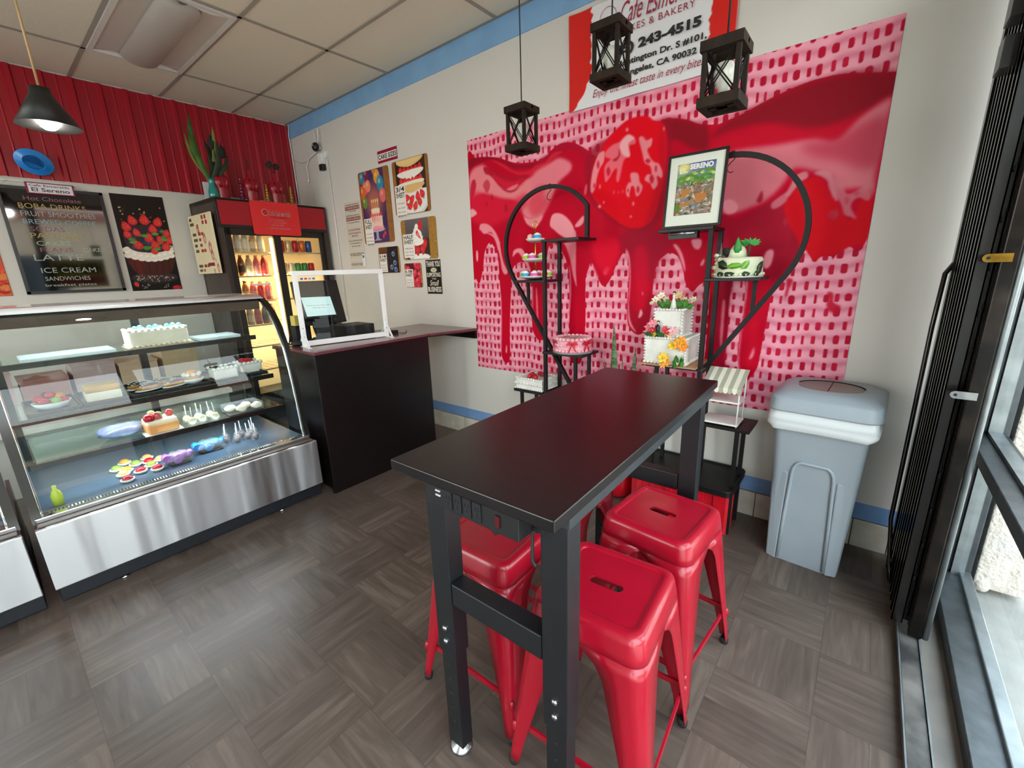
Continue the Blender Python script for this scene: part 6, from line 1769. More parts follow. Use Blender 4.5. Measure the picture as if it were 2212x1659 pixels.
# ================================================================== HALF-HEART SHELVES AND CAKES
m_bm = noisy('black_shelf_metal', '0f0b0c', '141011', 40, 0.5, spec=0.3)
m_bwood = noisy('black_shelf_board', '110c0d', '171213', 9, 0.42, spec=0.35)
def half_heart(xp, s, label, brace):
    t = thing('half_heart_shelf', label, 'shelf unit', (xp, -.2, 0), 0, 'half heart shelf units')
    for y in (-.29, -.11):
        f = MB(m_bm); f.box((xp - .011, y - .011, 0), (xp + .011, y + .011, 1.672)); f.obj('post', t)
    for d, z, w in ((s, 1.672, .268), (-s, 1.418, .245), (s, .940, .30), (-s, .636, .275)):
        f = MB(m_bwood)
        f.box((xp - d * .012, -.312, z - .016), (xp + d * w, -.088, z)); sh = f.obj('shelf_board', t, bev=.002)
        if z < 1.2:
            for y in (-.29, -.11):
                f = MB(m_bm); f.box((xp + d * (w - .06) - .01, y - .01, 0.0), (xp + d * (w - .06) + .01, y + .01, z - .016)); f.obj('leg', t)
    cx, cz, R_ = xp - s * .03, 1.635, .368
    pts = [(xp + s * .262, -.2, 1.672), (xp + s * .262, -.2, 1.852)]
    for a in np.linspace(38, 213.5, 30): pts.append((cx + s * R_ * math.cos(math.radians(a)), -.2, cz + R_ * math.sin(math.radians(a))))
    e = pts[-1]
    k = brace
    pts.append((e[0] + s * .552 * k, -.2, e[2] - .834 * k))
    f = MB(m_bm); f.tube(pts, .01, w=(.024, .024), up=(0, 1, 0)); f.obj('heart_frame', t)
    if k > 1:
        f = MB(m_bm); f.box((xp + s * .24 - .009, -.29, .53), (xp + s * .24 + .009, -.11, .548)); f.obj('crossbar', t)
    f = MB(m_bm); f.box((xp - s * .205 - .009, -.209, 1.25), (xp - s * .205 + .009, -.191, 1.405)); f.obj('strut', t)
    return t
half_heart(3.762, 1, 'black half heart metal shelf unit carrying the cupcake stand and pink cake', 1.05)
half_heart(4.785, -1, 'black half heart metal shelf unit carrying the framed print and wedding cake', .64)
for lab, x, z in (('small black S hook on the arch above the cupcake stand', 3.745, 1.985), ('small black S hook on the arch beside the framed print', 4.83, 1.987)):
    f = MB(m_rubber); f.tube([(x - .008, -.2, z + .03), (x + .006, -.2, z + .034), (x + .012, -.2, z + .02), (x + .01, -.2, z - .005), (x - .006, -.2, z - .018), (x - .02, -.2, z - .035), (x - .018, -.2, z - .055), (x - .004, -.2, z - .064), (x + .01, -.2, z - .06)], .0025, 6)
    tag(f.obj('s_hook', loc=(x, -.2, z)), lab, 'hook')

# cupcake stand
zc = 1.418
c = (3.625, -.2, zc)
t = thing('cupcake_stand', 'three tier white cake stand with a gold rod on the half heart shelf', 'cake stand', c)
m_china = mat('white_china', 'e6e3df', .2)
m_gold2 = mat('gold_rod', 'd9a94a', .25, 1.0)
for z, r in ((.010, .118), (.125, .095), (.255, .066)):
    f = MB(m_china); f.lathe([(r * .5, 0), (r * .55, -.006), (r * .9, .008), (r, .016), (r * .97, .018), (r * .6, .006), (0, .005)], (c[0], c[1], zc + z), 28); f.obj('plate', t)
f = MB(m_gold2); f.cyl((c[0], c[1], zc + .01), (c[0], c[1], zc + .34), .005, n=8); f.obj('rod', t)
f = MB(m_gold2); f.tube([(c[0] + .02 * math.cos(a), c[1], zc + .362 + .022 * math.sin(a)) for a in np.linspace(0, 2 * PI, 18)[:-1]], .003, 6, closed=True); f.obj('ring_handle', t)
cups = {'lime': 'a6cf2e', 'sky': '2fa2cf', 'rose': 'dc5aa8', 'tangerine': 'f0642a'}
def cupcake(col, label):
    t = thing('cupcake', label, 'cupcake', (0, 0, 0), 0, 'cupcakes on the tiered stand')
    f = MB(mat('cup_' + col, cups[col], .5)); f.lathe([(.021, 0), (.030, .028), (.0, .028)], n=20, wob=lambda a, z: 1 + .04 * math.sin(14 * a)); f.obj('paper_cup', t, local=True)
    f = MB(mat('frosting_pale', 'f1e4de', .5)); f.lathe([(.026, .026), (.027, .031), (.018, .037), (.018, .038), (.008, .044), (0, .046)], n=16); f.obj('frosting', t, local=True)
    return t
cpp = {}
lay = [(.019, .085, [(205, 'lime'), (250, 'sky'), (300, 'rose'), (345, 'tangerine'), (40, 'lime'), (110, 'rose')], 'bottom'), (.134, .062, [(215, 'lime'), (285, 'rose'), (350, 'lime'), (90, 'sky')], 'middle'), (.264, .035, [(330, 'sky')], 'top')]
names_ = ('front', 'side', 'far', 'wall')
for dz, r, lst, tier in lay:
    for q, (a, col) in enumerate(lst):
        p = (c[0] + r * math.cos(math.radians(a)), c[1] + r * math.sin(math.radians(a)), zc + dz)
        lab = '%s paper cupcake on the %s of the %s tier of the stand' % (col, 'counter side' if 180 <= a < 225 else 'room side' if 225 <= a < 315 else 'wall side' if 45 <= a < 180 else 'window side', tier)
        if col not in cpp: cpp[col] = cupcake(col, lab); cpp[col].location = p
        else: dup(cpp[col], p, 0, lab)
f = MB(mat('pink_ball_icing', 'ecb4b4', .5)); f.sph((c[0] - .035, c[1] - .01, zc + .264 + .02), .021, 12); tag(f.obj('cake_ball', loc=(c[0] - .035, c[1] - .01, zc + .264)), 'pale pink cake ball on the top tier of the stand', 'cake ball')

# ---- pink cake
z = .940
c = (3.925, -.2, z)
m_pinkice = noisy('pink_icing', 'efb3bd', 'e59aa8', 20, .5, bump=.15, bscale=60)
m_ribbon = mat('red_ribbon', 'c4122a', .35)
t = thing('pink_cake', 'round pink frilled cake with red ribbon bows', 'cake', c)
f = MB(mat('board_grey', '8b8b8b', .5)); f.lathe([(.135, 0), (.135, .006), (0, .006)], c, 36); f.obj('cake_board', t)
f = MB(m_pinkice); f.lathe([(.12, .005), (.122, .02), (.116, .05), (.115, .085), (.108, .094), (0, .094)], c, 36); f.obj('body', t)
f = MB(m_pinkice)
blob_row(f, [(c[0] + .121 * math.cos(a), c[1] + .121 * math.sin(a), z + .018) for a in np.linspace(0, 2 * PI, 29)[:-1]], .015, m_pinkice)
blob_row(f, [(c[0] + .112 * math.cos(a), c[1] + .112 * math.sin(a), z + .092) for a in np.linspace(0, 2 * PI, 25)[:-1]], .016, m_pinkice)
blob_row(f, [(c[0] + .117 * math.cos(a), c[1] + .117 * math.sin(a), z + .055) for a in np.linspace(0, 2 * PI, 23)[:-1]], .012, m_pinkice)
f.obj('piping', t)
cvp = Canvas(.17, .15, .004, 'cdb9b2')
rd = random.Random(8)
for k in range(9): cvp.poly([(rd.uniform(.02, .15), rd.uniform(.02, .13)) for _ in range(5)], rd.choice(['8a3a3e', 'b9a8a4', 'a0787a', 'e0d4ce', '6a3a40']), .003, .6)
cvp.obj('edible_print', Frame((c[0] - .085, c[1] - .075, z + .0935), (1, 0, 0), (0, 1, 0)), t, thick=.002)
for a in (225, 300, 345, 150, 70, 20):
    ar = math.radians(a)
    p = Vector((c[0] + .132 * math.cos(ar), c[1] + .132 * math.sin(ar), z + .07))
    tv = Vector((-math.sin(ar), math.cos(ar), 0)); nv = Vector((math.cos(ar), math.sin(ar), 0))
    f = MB(m_ribbon)
    for s_ in (-1, 1):
        f.tube([p, p + tv * s_ * .02 + Vector((0, 0, .012)), p + tv * s_ * .03, p + tv * s_ * .018 - Vector((0, 0, .006)), p], .003, w=(.012, .002), up=tuple(nv))
        f.tube([p, p + tv * s_ * .014 - Vector((0, 0, .03)), p + tv * s_ * .024 - Vector((0, 0, .055))], .003, w=(.009, .002), up=tuple(nv))
    f.sph(p, .006, 8); f.obj('bow', t)
# ---- strawberry sheet cake
z = .636
t = thing('strawberry_sheet_cake', 'white piped sheet cake with strawberries on the lowest shelf board', 'cake', (3.605, -.2, z))
x0, x1, y0, y1 = 3.50, 3.735, -.305, -.095
f = MB(m_blk); f.box((x0 - .012, y0 - .005, z), (x1 + .005, y1 + .005, z + .005)); f.obj('cake_board', t)
f = MB(m_wcream); f.box((x0, y0, z + .005), (x1, y1, z + .085)); f.obj('body', t, bev=.008)
f = MB(m_wcream)
blob_row(f, perim(x0, y0, x1, y1, z + .013, .018), .010, m_wcream, 6); f.obj('piping', t)
f = MB(m_wcream); blob_row(f, perim(x0 + .006, y0 + .006, x1 - .006, y1 - .006, z + .086, .022), .012, m_wcream, 6); f.obj('piping', t)
f = MB(m_wcream); blob_row(f, perim(x0, y0, x1, y1, z + .05, .026), .011, m_wcream, 6)
f.obj('piping', t)
for k, (x, y) in enumerate(((3.60, -.26), (3.63, -.24), (3.66, -.27), (3.58, -.20), (3.65, -.17), (3.61, -.15))):
    f = MB(m_berry); f.sph((x, y, z + .10), (.018, .022, .016), 9, jit=.06, seed=k); f.obj('strawberry', t)

# ---- wedding cake
z = .940
t = thing('wedding_cake', 'two tier square white wedding cake with bright flowers', 'cake', (4.60, -.2, z))
f = MB(mat('kraft_board', 'b98a63', .6)); f.box((4.455, -.345, z), (4.775, -.05, z + .006)); f.obj('cake_board', t)
def tier(x0, x1, y0, y1, z0, h):
    f = MB(m_wcream); f.box((x0, y0, z0), (x1, y1, z0 + h)); o = f.obj('cake_tier', t, bev=.006)
    f = MB(m_wcream)
    blob_row(f, perim(x0, y0, x1, y1, z0 + h, .016), .010, m_wcream, 6); blob_row(f, perim(x0, y0, x1, y1, z0 + .008, .02), .012, m_wcream, 6)
    for x, y in ((x0, y0), (x1, y0), (x1, y1)): blob_row(f, along((x, y, z0 + .01), (x, y, z0 + h), max(3, int(h / .016))), .009, m_wcream, 6)
    f.obj('piping', o)
tier(4.482, 4.708, -.32, -.08, z + .006, .148)
tier(4.515, 4.668, -.285, -.115, z + .154, .155)
def flower(label_part, c, col, r, nrm, petals=6):
    f = MB(noisy('petal_' + col, col, col, 8, .6))
    n = Vector(nrm).normalized(); a_ = n.cross(Vector((0, 0, 1)) if abs(n.z) < .9 else Vector((1, 0, 0))).normalized(); b_ = n.cross(a_)
    for k in range(petals):
        an = 2 * PI * k / petals
        d = a_ * math.cos(an) + b_ * math.sin(an)
        s_ = d.cross(n)
        p = Vector(c)
        f.rings([[p, p + d * r * .5 - s_ * r * .33 + n * r * .25, p + d * r + n * r * .3], [p, p + d * r * .5 + n * r * .12, p + d * r + n * r * .3], [p, p + d * r * .5 + s_ * r * .33 + n * r * .25, p + d * r + n * r * .3]], close=False)
    f.sph(Vector(c) + n * r * .15, r * .16, 6, mat('flower_heart', 'd8b84a', .6))
    f.obj(label_part, t, solid=.001)
def leafy(c, col, w, d):
    f = MB(noisy('leaf_' + col, col, col, 8, .6))
    rd = random.Random(int(c[0] * 1000))
    for k in range(5):
        an = rd.uniform(-.9, .9); dd = Vector(d).normalized()
        v_ = (Matrix.Rotation(an, 3, Vector((0, 1, .3)).normalized()) @ dd)
        p = Vector(c); q = p + v_ * w; s_ = v_.cross(Vector((.3, 1, .2))).normalized() * w * .28
        f.rings([[p, p.lerp(q, .5) - s_, q], [p, p.lerp(q, .5) + Vector((0, -.004, .004)), q], [p, p.lerp(q, .5) + s_, q]], close=False)
    f.obj('leaf', t, solid=.001)
top = z + .309
for k, (dx, dz, rr_, cc) in enumerate(((-.10, .05, .026, 'efe6c8'), (-.075, .07, .026, 'f2eccf'), (-.055, .05, .022, 'f2eccf'), (.03, .075, .028, 'd9c08a'), (.055, .05, .022, 'eadca8'), (.085, .045, .022, 'f2eccf'), (.11, .055, .02, 'efe6c8'), (-.13, .028, .016, 'f2eccf'))):
    flower('flower', (4.60 + dx, -.22 + (k % 3 - 1) * .02, top + dz), cc, rr_, (0, -.8, .6))
for k, (dx, cc) in enumerate(((-.06, '3f7a2a'), (-.03, '4f8a34'), (.03, '3a7028'), (.06, '47832e'), (.0, '4f8a34'))): leafy((4.60 + dx, -.22, top), cc, .06, (dx * 4, -.3, 1))
f = MB(m_wcream); f.lathe([(.018, 0), (.012, .04), (.006, .06), (.008, .075), (0, .085)], (4.605, -.25, top), 12); f.sph((4.605, -.25, top + .085), .009, 8, mat('topper_skin', 'd8b49a', .6)); f.sph((4.605, -.247, top + .09), .0095, 8, m_df); f.obj('bride_topper', t)
f = MB(m_plastic); f.lathe([(.010, 0), (.011, .03), (.013, .055), (.006, .065), (0, .066)], (4.545, -.305, z + .16), 12); f.sph((4.545, -.305, z + .236), .009, 8, mat('topper_skin', 'd8b49a', .6)); f.sph((4.545, -.302, z + .24), .0095, 8, m_df); f.obj('groom_topper', t)
fz = z + .16
for x, y, dz, rr_, cc in ((4.495, -.31, .05, .028, 'e2708a'), (4.52, -.315, .07, .03, 'ea8a9a'), (4.49, -.305, .02, .03, 'ec98a4'), (4.52, -.318, .035, .024, 'c8183a'), (4.60, -.31, .03, .024, 'cf1f30'), (4.585, -.305, .045, .02, 'd83a48'), (4.635, -.31, .035, .03, 'efb0bc'), (4.62, -.315, .012, .022, 'f0c89a'), (4.53, -.32, .01, .018, 'd8c83a')):
    flower('flower', (x, y, fz + dz), cc, rr_, (0, -.9, .4))
for x, cc in ((4.50, '2f6a24'), (4.555, '3d7a2c'), (4.575, '35702a')): leafy((x, -.315, fz), cc, .045, (.2, -.6, .6))
for x, y, zz_, rr_, cc in ((4.675, -.335, z + .135, .035, 'f0a020'), (4.70, -.335, z + .12, .035, 'ef8420'), (4.69, -.33, z + .15, .03, 'f2a83a'), (4.645, -.335, z + .12, .03, 'efc02a'), (4.60, -.345, z + .05, .035, 'efc83a'), (4.615, -.345, z + .03, .032, 'ef9a3a'), (4.60, -.345, z + .01, .024, 'f2a850')):
    flower('flower', (x, y, zz_), cc, rr_, (.1, -1, .2))
for x, zz_, cc in ((4.66, z + .06, '3c8a2e'), (4.69, z + .05, '4c9a38'), (4.65, z + .03, '2f7426')): leafy((x, -.338, zz_), cc, .055, (.5, -.5, -.4))

# ---- leaf cake
z = 1.418
c = (4.905, -.2, z)
m_ivory = noisy('ivory_icing', 'dfe0c4', 'cfd2b0', 14, .55, bump=.35, bscale=45)
t = thing('leaf_cake', 'cream cake decorated with green leaves and a palm on the raised shelf', 'cake', c)
f = MB(m_china); f.lathe([(.115, 0), (.12, .006), (0, .006)], c, 30); f.obj('cake_board', t)
f = MB(m_ivory); f.lathe([(.108, .006), (.112, .02), (.109, .085), (.1, .098), (0, .1)], c, 36, wob=lambda a, z_: 1 + .02 * math.sin(9 * a + z_ * 60)); f.obj('body', t)
f = MB(m_ivory); blob_row(f, [(c[0] + .112 * math.cos(a), c[1] + .112 * math.sin(a), z + .016) for a in np.linspace(0, 2 * PI, 31)[:-1]], .011, m_ivory, 6); blob_row(f, [(c[0] - .1 + .012 * (k % 3), c[1] - .06 + .02 * (k // 3), z + .05 + .02 * (k % 4)) for k in range(12)], .014, m_ivory, 6); f.obj('piping', t)
f = MB(m_ivory); f.lathe([(.045, 0), (.04, .035), (.022, .06), (0, .066)], (c[0] - .01, c[1], z + .098), 14, wob=lambda a, z_: 1 + .08 * math.sin(5 * a)); f.obj('cream_mound', t)
def leaf_on(a, zz_, w, h, col, tilt):
    ar = math.radians(a); n = Vector((math.cos(ar), math.sin(ar), 0)); tv = Vector((-math.sin(ar), math.cos(ar), 0))
    p = Vector((c[0], c[1], z + zz_)) + n * .116
    u_ = (tv * math.cos(tilt) + Vector((0, 0, 1)) * math.sin(tilt)); v_ = n.cross(u_)
    f = MB(noisy('leafplate_' + col, col, col, 10, .4))
    f.rings([[p - u_ * w, p - u_ * w * .4 + v_ * h, p + u_ * w * .4 + v_ * h * .8, p + u_ * w], [p - u_ * w, p - u_ * w * .4 + n * .006, p + u_ * w * .4 + n * .006, p + u_ * w], [p - u_ * w, p - u_ * w * .4 - v_ * h, p + u_ * w * .4 - v_ * h * .8, p + u_ * w]], close=False)
    f.obj('leaf', t, solid=.0012)
for a, zz_, w, h, col, tl in ((245, .062, .034, .022, '22301c', -.5), (275, .058, .04, .014, '6fae2e', .1), (297, .062, .026, .016, '7cb84a', .9), (338, .05, .034, .02, '24341c', 1.0), (240, .018, .026, .012, '2a3c20', 0), (262, .018, .03, .012, '24341c', .1), (300, .018, .022, .012, '2a3c20', 0), (330, .02, .026, .014, '24341c', .3)):
    leaf_on(a, zz_, w, h, col, tl)
m_palm = noisy('palm_green', '2f8a3a', '46a84a', 9, .5)
f = MB(m_palm)
pc = Vector((c[0] + .045, c[1] - .01, z + .16))
f.cyl(pc - Vector((0, 0, .06)), pc, .005, n=6, m=noisy('palm_trunk', '4a3a24', '3a2c1a', 9, .7))
for k in range(9):
    a = -0.4 + k * .5; d = Vector((math.cos(a), .3 * math.sin(a * 2), math.sin(a) * .5 + .15)) * .05
    s_ = d.cross(Vector((0, 1, 0))).normalized() * .009
    f.rings([[pc, pc + d * .5 - s_, pc + d], [pc, pc + d * .5 + Vector((0, 0, .006)), pc + d], [pc, pc + d * .5 + s_, pc + d]], close=False)
f.obj('palm_topper', t, solid=.001)
f = MB(m_palm); p = Vector((c[0] - .005, c[1] - .035, z + .14)); f.lathe([(.012, -.02), (.018, .0), (.012, .03), (.004, .05), (0, .056)], p, 10, sq=(1, .6)); f.tube([p + Vector((0, 0, .04)), p + Vector((.014, 0, .02)), p + Vector((.016, -.004, -.01))], .005, 6); f.obj('green_figure', t)
f = MB(noisy('grey_figure', '7a7466', '5a564c', 9, .7)); p = Vector((c[0] - .085, c[1] - .02, z + .098)); f.lathe([(.014, 0), (.010, .03), (.004, .05), (.002, .075), (0, .08)], p, 8); f.sph(p + Vector((.028, 0, .03)), (.02, .014, .022), 8, m_df, jit=.2); f.obj('grey_figure', t)

# ---- framed print
b0 = Vector((4.535, -.300, 1.674))
up = Vector((0, .045, .36)).normalized()
t = thing('framed_print', 'black framed print titled EL SERENO leaning on the top shelf', 'framed print', (4.68, -.25, 1.674))
fr = Frame(b0, (1, 0, 0), up)
W_, H_ = .29, .365
f = MB(mat('frame_black', '171314', .3))
for a, b_ in (((0, 0), (W_, .012)), ((0, H_ - .012), (W_, H_)), ((0, .012), (.012, H_ - .012)), ((W_ - .012, .012), (W_, H_ - .012))):
    f.hexa([fr.p(a[0], a[1], -.016), fr.p(b_[0], a[1], -.016), fr.p(b_[0], b_[1], -.016), fr.p(a[0], b_[1], -.016), fr.p(a[0], a[1], 0), fr.p(b_[0], a[1], 0), fr.p(b_[0], b_[1], 0), fr.p(a[0], b_[1], 0)])
f.obj('frame', t)
f = MB(mat('mat_board', 'e4e2d8', .6)); f.hexa([fr.p(x, y, d) for d in (-.014, -.006) for x, y in ((.01, .01), (W_ - .01, .01), (W_ - .01, H_ - .01), (.01, H_ - .01))]); f.obj('mat_board', t)
cw, ch = .185, .25
cv = Canvas(cw, ch, .0022, '7a8a5a')
cv.vgrad('4a5a8c', '9aa0a8', y0=ch * .75); 
cv.ell(.03, ch * .93, .035, .025, 'e9d98a', soft=1.0)
cv.poly([(0, ch * .72), (.05, ch * .80), (.10, ch * .84), (.15, ch * .86), (cw, ch * .82), (cw, ch * .45), (0, ch * .5)], '5f8a3c')
rd = random.Random(31)
for k in range(30): cv.ell(rd.uniform(.02, cw), ch * rd.uniform(.66, .82), rd.uniform(.006, .014), rd.uniform(.003, .006), rd.choice(['d9d49a', '7fa84a', 'b8b878', '4f7a34', '6a8ab0']))
cv.rect(0, 0, cw, ch * .6, '84705e')
for k in range(340):
    x_, y_ = rd.uniform(0, cw), ch * rd.uniform(0, .64)
    cv.poly([(x_ + rd.uniform(-.016, .016), y_ + rd.uniform(-.012, .012)) for _ in range(4)], rd.choice(['9a6a44', 'b8865a', '6a7a4a', 'c8c0b8', '4a4440', '8a4a44', '7a8aa0', 'd8a878', '3a4a34', 'b07a8a', 'e0dcd4', '5a8ab0']), 0, .9, False)
cv.poly([(.02, .05), (.09, .075), (.09, .06), (.02, .035)], 'b07a44'); cv.ell(.012, .035, .016, .02, '5a7a2c'); cv.poly([(.03, .12), (.07, .13), (.065, .10), (.035, .09)], 'b8763a'); cv.poly([(.10, .10), (.15, .095), (.15, .07), (.11, .065)], 'c0763a')
cv.obj('art_print', Frame(fr.p((W_ - cw) / 2, .065, 0), fr.u, fr.v), t, d=-.006, thick=.0015)
fr2 = Frame(fr.p((W_ - cw) / 2, .065, -.004), fr.u, fr.v)
text('EL', fr2, .010, ch * .82, .040, .026, mat('ink_cream', 'efe6b8', .5), t, d=.0, bold=.05, rot=.12)
text('SERENO', fr2, .062, ch * .875, .112, .026, m_wink, t, d=.0, bold=.05)
f = MB(glass('print_glass', 'f8faf8', 1.3)); f.quad([fr.p(.012, .012, -.002), fr.p(W_ - .012, .012, -.002), fr.p(W_ - .012, H_ - .012, -.002), fr.p(.012, H_ - .012, -.002)]); f.obj('glazing', t)

# stick light under that shelf
t = thing('stick_light', 'silver stick light in a black holder under the framed print shelf', 'stick light', (4.635, -.25, 1.62))
f = MB(m_plastic); f.box((4.565, -.28, 1.622), (4.712, -.23, 1.656)); f.obj('holder', t)
f = MB(m_ss); f.cyl((4.575, -.284, 1.648), (4.705, -.284, 1.648), .007, n=10); f.obj('tube', t)

# ---- toy market stall on the low shelf
t = thing('display_stand', 'little white display stand with a striped awning on the low shelf', 'display stand', (4.90, -.22, .636))
m_wm = mat('white_wire', 'e4e1da', .4)
z0 = .637
for z in (z0 + .006, z0 + .13):
    f = MB(m_wm); f.box((4.808, -.298, z), (4.998, -.142, z + .010)); f.obj('tray_shelf', t, bev=.003)
for x in (4.815, 4.99):
    for y, h in ((-.29, .20), (-.15, .285)):
        f = MB(m_wm); f.cyl((x, y, z0), (x, y, z0 + h), .004, n=8); f.obj('post', t)
m_aw1, m_aw2 = mat('awning_cream', 'e6e0cf', .7), mat('awning_sage', 'a9ab95', .7)
f = MB(m_aw1)
n_ = 9
for k in range(n_):
    xa, xb = 4.803 + .20 * k / n_, 4.803 + .20 * (k + 1) / n_
    m_ = m_aw2 if k % 2 == 0 else m_aw1
    f.quad([(xa, -.145, z0 + .29), (xb, -.145, z0 + .29), (xb, -.305, z0 + .215), (xa, -.305, z0 + .215)], m_)
    sc = [((xa + xb) / 2 + (xb - xa) / 2 * math.cos(q), -.306, z0 + .198 - .013 * math.sin(-q)) for q in np.linspace(PI, 2 * PI, 7)]
    f._f([f.bm.verts.new(p) for p in [(xb, -.305, z0 + .215), (xa, -.305, z0 + .215)] + sc], f.mi(m_))
f.obj('awning', t, solid=.0015)

# ---- red ribbed planter box with a black tray lid
t = thing('ribbed_metal_box', 'red ribbed metal box with a black tray lid beneath the shelf unit', 'metal box', (4.72, -.2, 0))
m_redbox = noisy('red_sheet_metal', 'c40f22', 'b50c1e', 6, .28)
x0, x1, y0, y1 = 4.45, 4.985, -.345, -.05
out = []
def rib(a, b_, nrm):
    a, b_, nrm = Vector(a), Vector(b_), Vector(nrm)
    n = max(1, int((b_ - a).length / .085))
    for k in range(n):
        for u, d in ((0, 0), (.3, 0), (.38, .014), (.72, .014), (.8, 0)):
            out.append(a.lerp(b_, (k + u) / n) + nrm * d)
rib((x0, y0), (x1, y0), (0, -1)); rib((x1, y0), (x1, y1), (1, 0)); rib((x1, y1), (x0, y1), (0, 1)); rib((x0, y1), (x0, y0), (-1, 0))
f = MB(m_redbox); f.rings([[(p.x, p.y, z) for p in out] for z in (0.0, .262)], smooth=False); f.obj('body', t)
f = MB(m_bm)
f.rings([[(p[0], p[1], z) for p in rrect(x0 - .03, y0 - .035, x1 + .035, y1 + .03, .03)] for z in (.262, .292)], smooth=False)
f.tube([(p[0], p[1], .292) for p in rrect(x0 - .025, y0 - .03, x1 + .03, y1 + .025, .03)], .008, 6, closed=True)
f.obj('tray_lid', t)

# ---- snake plant in a red pot on the floor behind the table
t = thing('snake_plant', 'snake plant in a round red pot on the floor between the shelf units', 'plant', (4.30, -.22, 0))
f = MB(m_redbox); f.lathe([(.07, 0), (.1, .03), (.115, .10), (.105, .17), (.09, .19), (.085, .185), (.08, .16)], (4.30, -.22, 0), 28); f.obj('pot', t)
f = MB(noisy('potting_soil', '2a1e16', '1c140f', 20, .9)); f.lathe([(.088, .155), (0, .165)], (4.30, -.22, 0), 20); f.obj('soil', t)
m_sn = noisy('snake_leaf', '3a5230', '6a8058', 30, .5, stretch=(1, 1, 3), lo=.4, hi=.6)
for k, (x, zt_, w_) in enumerate(((4.225, 1.145, .030), (4.24, .94, .022), (4.375, 1.0, .026), (4.165, .90, .014), (4.29, .935, .014), (4.34, .8, .02), (4.20, .86, .02))):
    f = MB(m_sn)
    rows = []
    for q in range(12):
        u = q / 11
        b0_ = Vector((4.30 + (k % 3 - 1) * .03, -.22 + (k % 2) * .03, .15)).lerp(Vector((x, -.20, zt_)), u)
        w2_ = w_ * (.55 + .9 * u if u < .45 else .96 * (1 - ((u - .45) / .55) ** 2.2)) + .0008
        rows.append([b0_ + Vector((-w2_, 0, 0)), b0_ + Vector((0, .012 * (1 - u), 0)), b0_ + Vector((w2_, 0, 0))])
    f.rings(rows, close=False); f.obj('leaf', t, solid=.003)

# ================================================================== LANTERNS
m_lw = noisy('dark_lantern_wood', '2b1f15', '1c130c', 25, .7, spec=.2, stretch=(1, 1, .3))
m_lm = mat('lantern_metal', '0d0a09', .6, spec=.2)
def lantern(label, c, h=.226, s=.06):
    t = thing('hanging_lantern', label, 'hanging lantern', c, 0, 'dark wooden hanging lanterns')
    b_ = .020
    for z in (0.0, h - .028):
        f = MB(m_lw)
        f.box((-s, -s, z), (s, -s + b_, z + .028)); f.box((-s, s - b_, z), (s, s, z + .028)); f.box((-s, -s + b_, z), (-s + b_, s - b_, z + .028)); f.box((s - b_, -s + b_, z), (s, s - b_, z + .028))
        f.obj('wood_frame', t, local=True, bev=.0015)
    for sx in (-1, 1):
        for sy in (-1, 1):
            f = MB(m_lw); f.box((sx * (s - .013) - .0065, sy * (s - .013) - .0065, .026), (sx * (s - .013) + .0065, sy * (s - .013) + .0065, h - .026)); f.obj('post', t, local=True)
    for a in range(4):
        R_ = Matrix.Rotation(a * PI / 2, 4, 'Z')
        f = MB(m_lm)
        for p, q in (((-s + .014, .030), (.0, h - .03)), ((.0, .030), (-s + .014, h - .03)), ((s - .014, .030), (.0, h - .03)), ((.0, .030), (s - .014, h - .03))) if False else (((-s + .012, .030), (s - .02, h - .03)), ((s - .012, .030), (-s + .02, h - .03)), ((-s + .02, .030), (s - .012, h - .03)), ((s - .02, .030), (-s + .012, h - .03))):
            f.tube([R_ @ Vector((p[0], -s + .013, p[1])), R_ @ Vector((q[0], -s + .013, q[1]))], .0022, 5)
        f.obj('cross_wire', t, local=True)
    f = MB(m_lm); f.lathe([(.016, .004), (.018, .02), (.016, .042), (0, .042)], (0, 0, 0), 12); f.box((-s + .01, -.012, .004), (s - .01, .012, .010)); f.obj('lamp_holder', t, local=True)
    f = MB(mat('frosted_bulb', 'dcd8cc', .3)); f.lathe([(.014, .04), (.017, .052), (.029, .078), (.030, .096), (.022, .118), (0, .127)], (0, 0, 0), 18); f.obj('bulb', t, local=True)
    f = MB(m_rubber); f.cyl((0, 0, h - .012), (0, 0, H - c[2] - .004), .0028, n=6); f.box((-s, -.006, h - .018), (s, .006, h - .006)); f.obj('cord', t, local=True)
    return t
lantern('dark wooden hanging lantern in front of the bare wall, farthest from the window', (4.069, -.904, 2.030), .19)
lantern('dark wooden hanging lantern in front of the white banner', (4.542, -.947, 2.187), .195)
lantern('dark wooden hanging lantern nearest the window in front of the mural corner', (5.026, -1.174, 1.935), .172, .058)

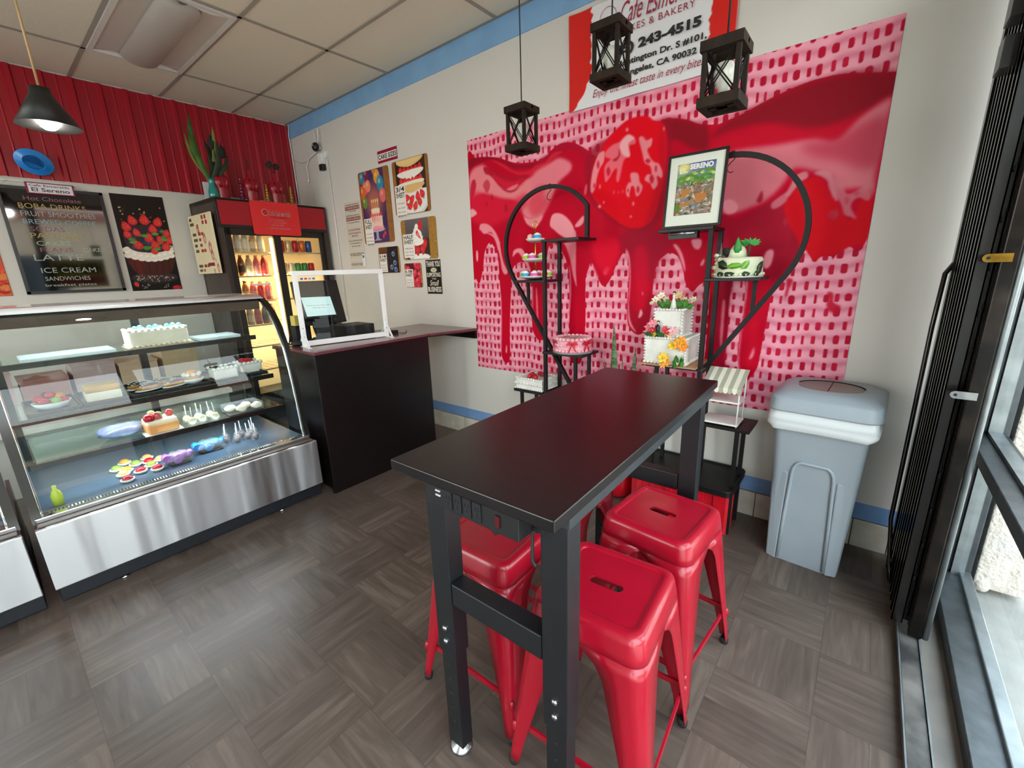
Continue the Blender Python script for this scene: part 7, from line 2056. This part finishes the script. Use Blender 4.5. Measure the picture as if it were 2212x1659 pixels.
# ================================================================== FOLDED SECURITY GATE
t = thing('security_gate', 'folded black steel security gate stacked beside the window frame', 'gate', (5.745, -.36, 0))
m_gate = noisy('black_gloss_steel', '131110', '1d1917', 14, .22, spec=.6)
m_worn = noisy('worn_brown_steel', '2a221d', '120f0d', 12, .3, metal=.6)
for k in range(15):
    y = -.13 - k * .033
    xo = (k % 2) * .018
    f = MB(m_gate)
    f.box((5.700 + xo, y - .012, .045), (5.735 + xo, y - .008, 2.62)); f.box((5.700 + xo, y - .012, .045), (5.704 + xo, y + .012, 2.62)); f.box((5.731 + xo, y - .012, .045), (5.735 + xo, y + .012, 2.62))
    f.obj('upright', t)
    f = MB(m_gate)
    f.box((5.752 + xo, y - .010, .045), (5.785 + xo * .5, y + .010, 2.62)); f.obj('upright', t)
for k in range(16):
    z = .12 + k * .15
    f = MB(m_gate)
    f.tube([(5.742, -.15, z), (5.742, -.58, z + .13)], .003, w=(.018, .004), up=(1, 0, 0)); f.tube([(5.748, -.15, z + .13), (5.748, -.58, z)], .003, w=(.018, .004), up=(1, 0, 0))
    f.obj('lattice', t)
f = MB(m_worn); f.box((5.752, -.648, .03), (5.792, -.612, 2.64)); f.obj('lock_post', t, bev=.004)
f = MB(m_alul); f.cyl((5.803, -.63, .03), (5.803, -.63, 2.64), .011, n=12); f.obj('lock_rod', t)
for z, m_, nm in ((1.03, m_steel, 'steel lock tab'), (1.48, noisy('brass_tab', 'b9923a', '8a6a28', 20, .3, metal=.9), 'brass lock tab')):
    f = MB(m_)
    pl_ = arc(5.722, z, .013, 90, 270, 8) + [(5.775, z - .013), (5.775, z + .013)]
    f.prism(pl_, 'y', -.660, -.655); f.cyl((5.722, -.6615, z), (5.722, -.6595, z), .005, n=10, m=m_hole)
    f.obj('lock_tab', t, label=nm)
f = MB(m_gate); f.tube([(5.70, -.13, 1.46), (5.678, -.15, 1.42), (5.672, -.16, 1.2), (5.672, -.2, .3), (5.69, -.28, .12), (5.70, -.34, .06)], .009, 6); f.obj('guard_rod', t)
for z in (2.06, 2.2):
    f = MB(m_gate); f.box((5.665, -.50, z), (5.70, -.40, z + .09)); f.obj('hinge_plate', t)
f = MB(m_gate); f.box((5.695, -.15, .012), (5.785, -.10, 2.66)); f.obj('wall_jamb', t)
f = MB(m_alul)
for y0_, y1_ in ((-6.2, -.10),):
    f.box((5.722, y0_, 0.0), (5.790, y1_, .006)); f.box((5.722, y0_, .006), (5.727, y1_, .028)); f.box((5.785, y0_, .006), (5.790, y1_, .028)); f.box((5.729, y0_, .006), (5.783, y1_, .022), noisy('track_wear', '8f8a84', '4c4a4a', 7, .35, metal=.6))
tag(f.obj('gate_track', loc=(5.756, -3, 0)), 'worn metal gate track along the floor in front of the window', 'track')
f = MB(noisy('worn_threshold', '8a8178', '77706a', 5, .3, bump=.05)); f.box((5.792, -6.4, 0.0), (5.862, -.0, .004)); struct(f.obj('trim_4', loc=(5.83, -3, 0)))
# poster taped to the storefront glass, behind the viewer's shoulder
cv = Canvas(.72, .5, .02, 'c8c83a')
cv.rect(.04, .05, .68, .19, 'c03a34')
o = cv.obj('window_poster', Frame((5.915, -.97, 1.42), (0, -1, 0), (0, 0, 1)), thick=.003)
tag(o, 'yellow window poster lettered NOW OPEN facing the street', 'poster')
fr = Frame((5.915, -1.69, 1.42), (0, 1, 0), (0, 0, 1))
text('NOW OPEN', fr, .05, .24, .62, .2, m_binkk, o, d=-.0042, bold=.06)
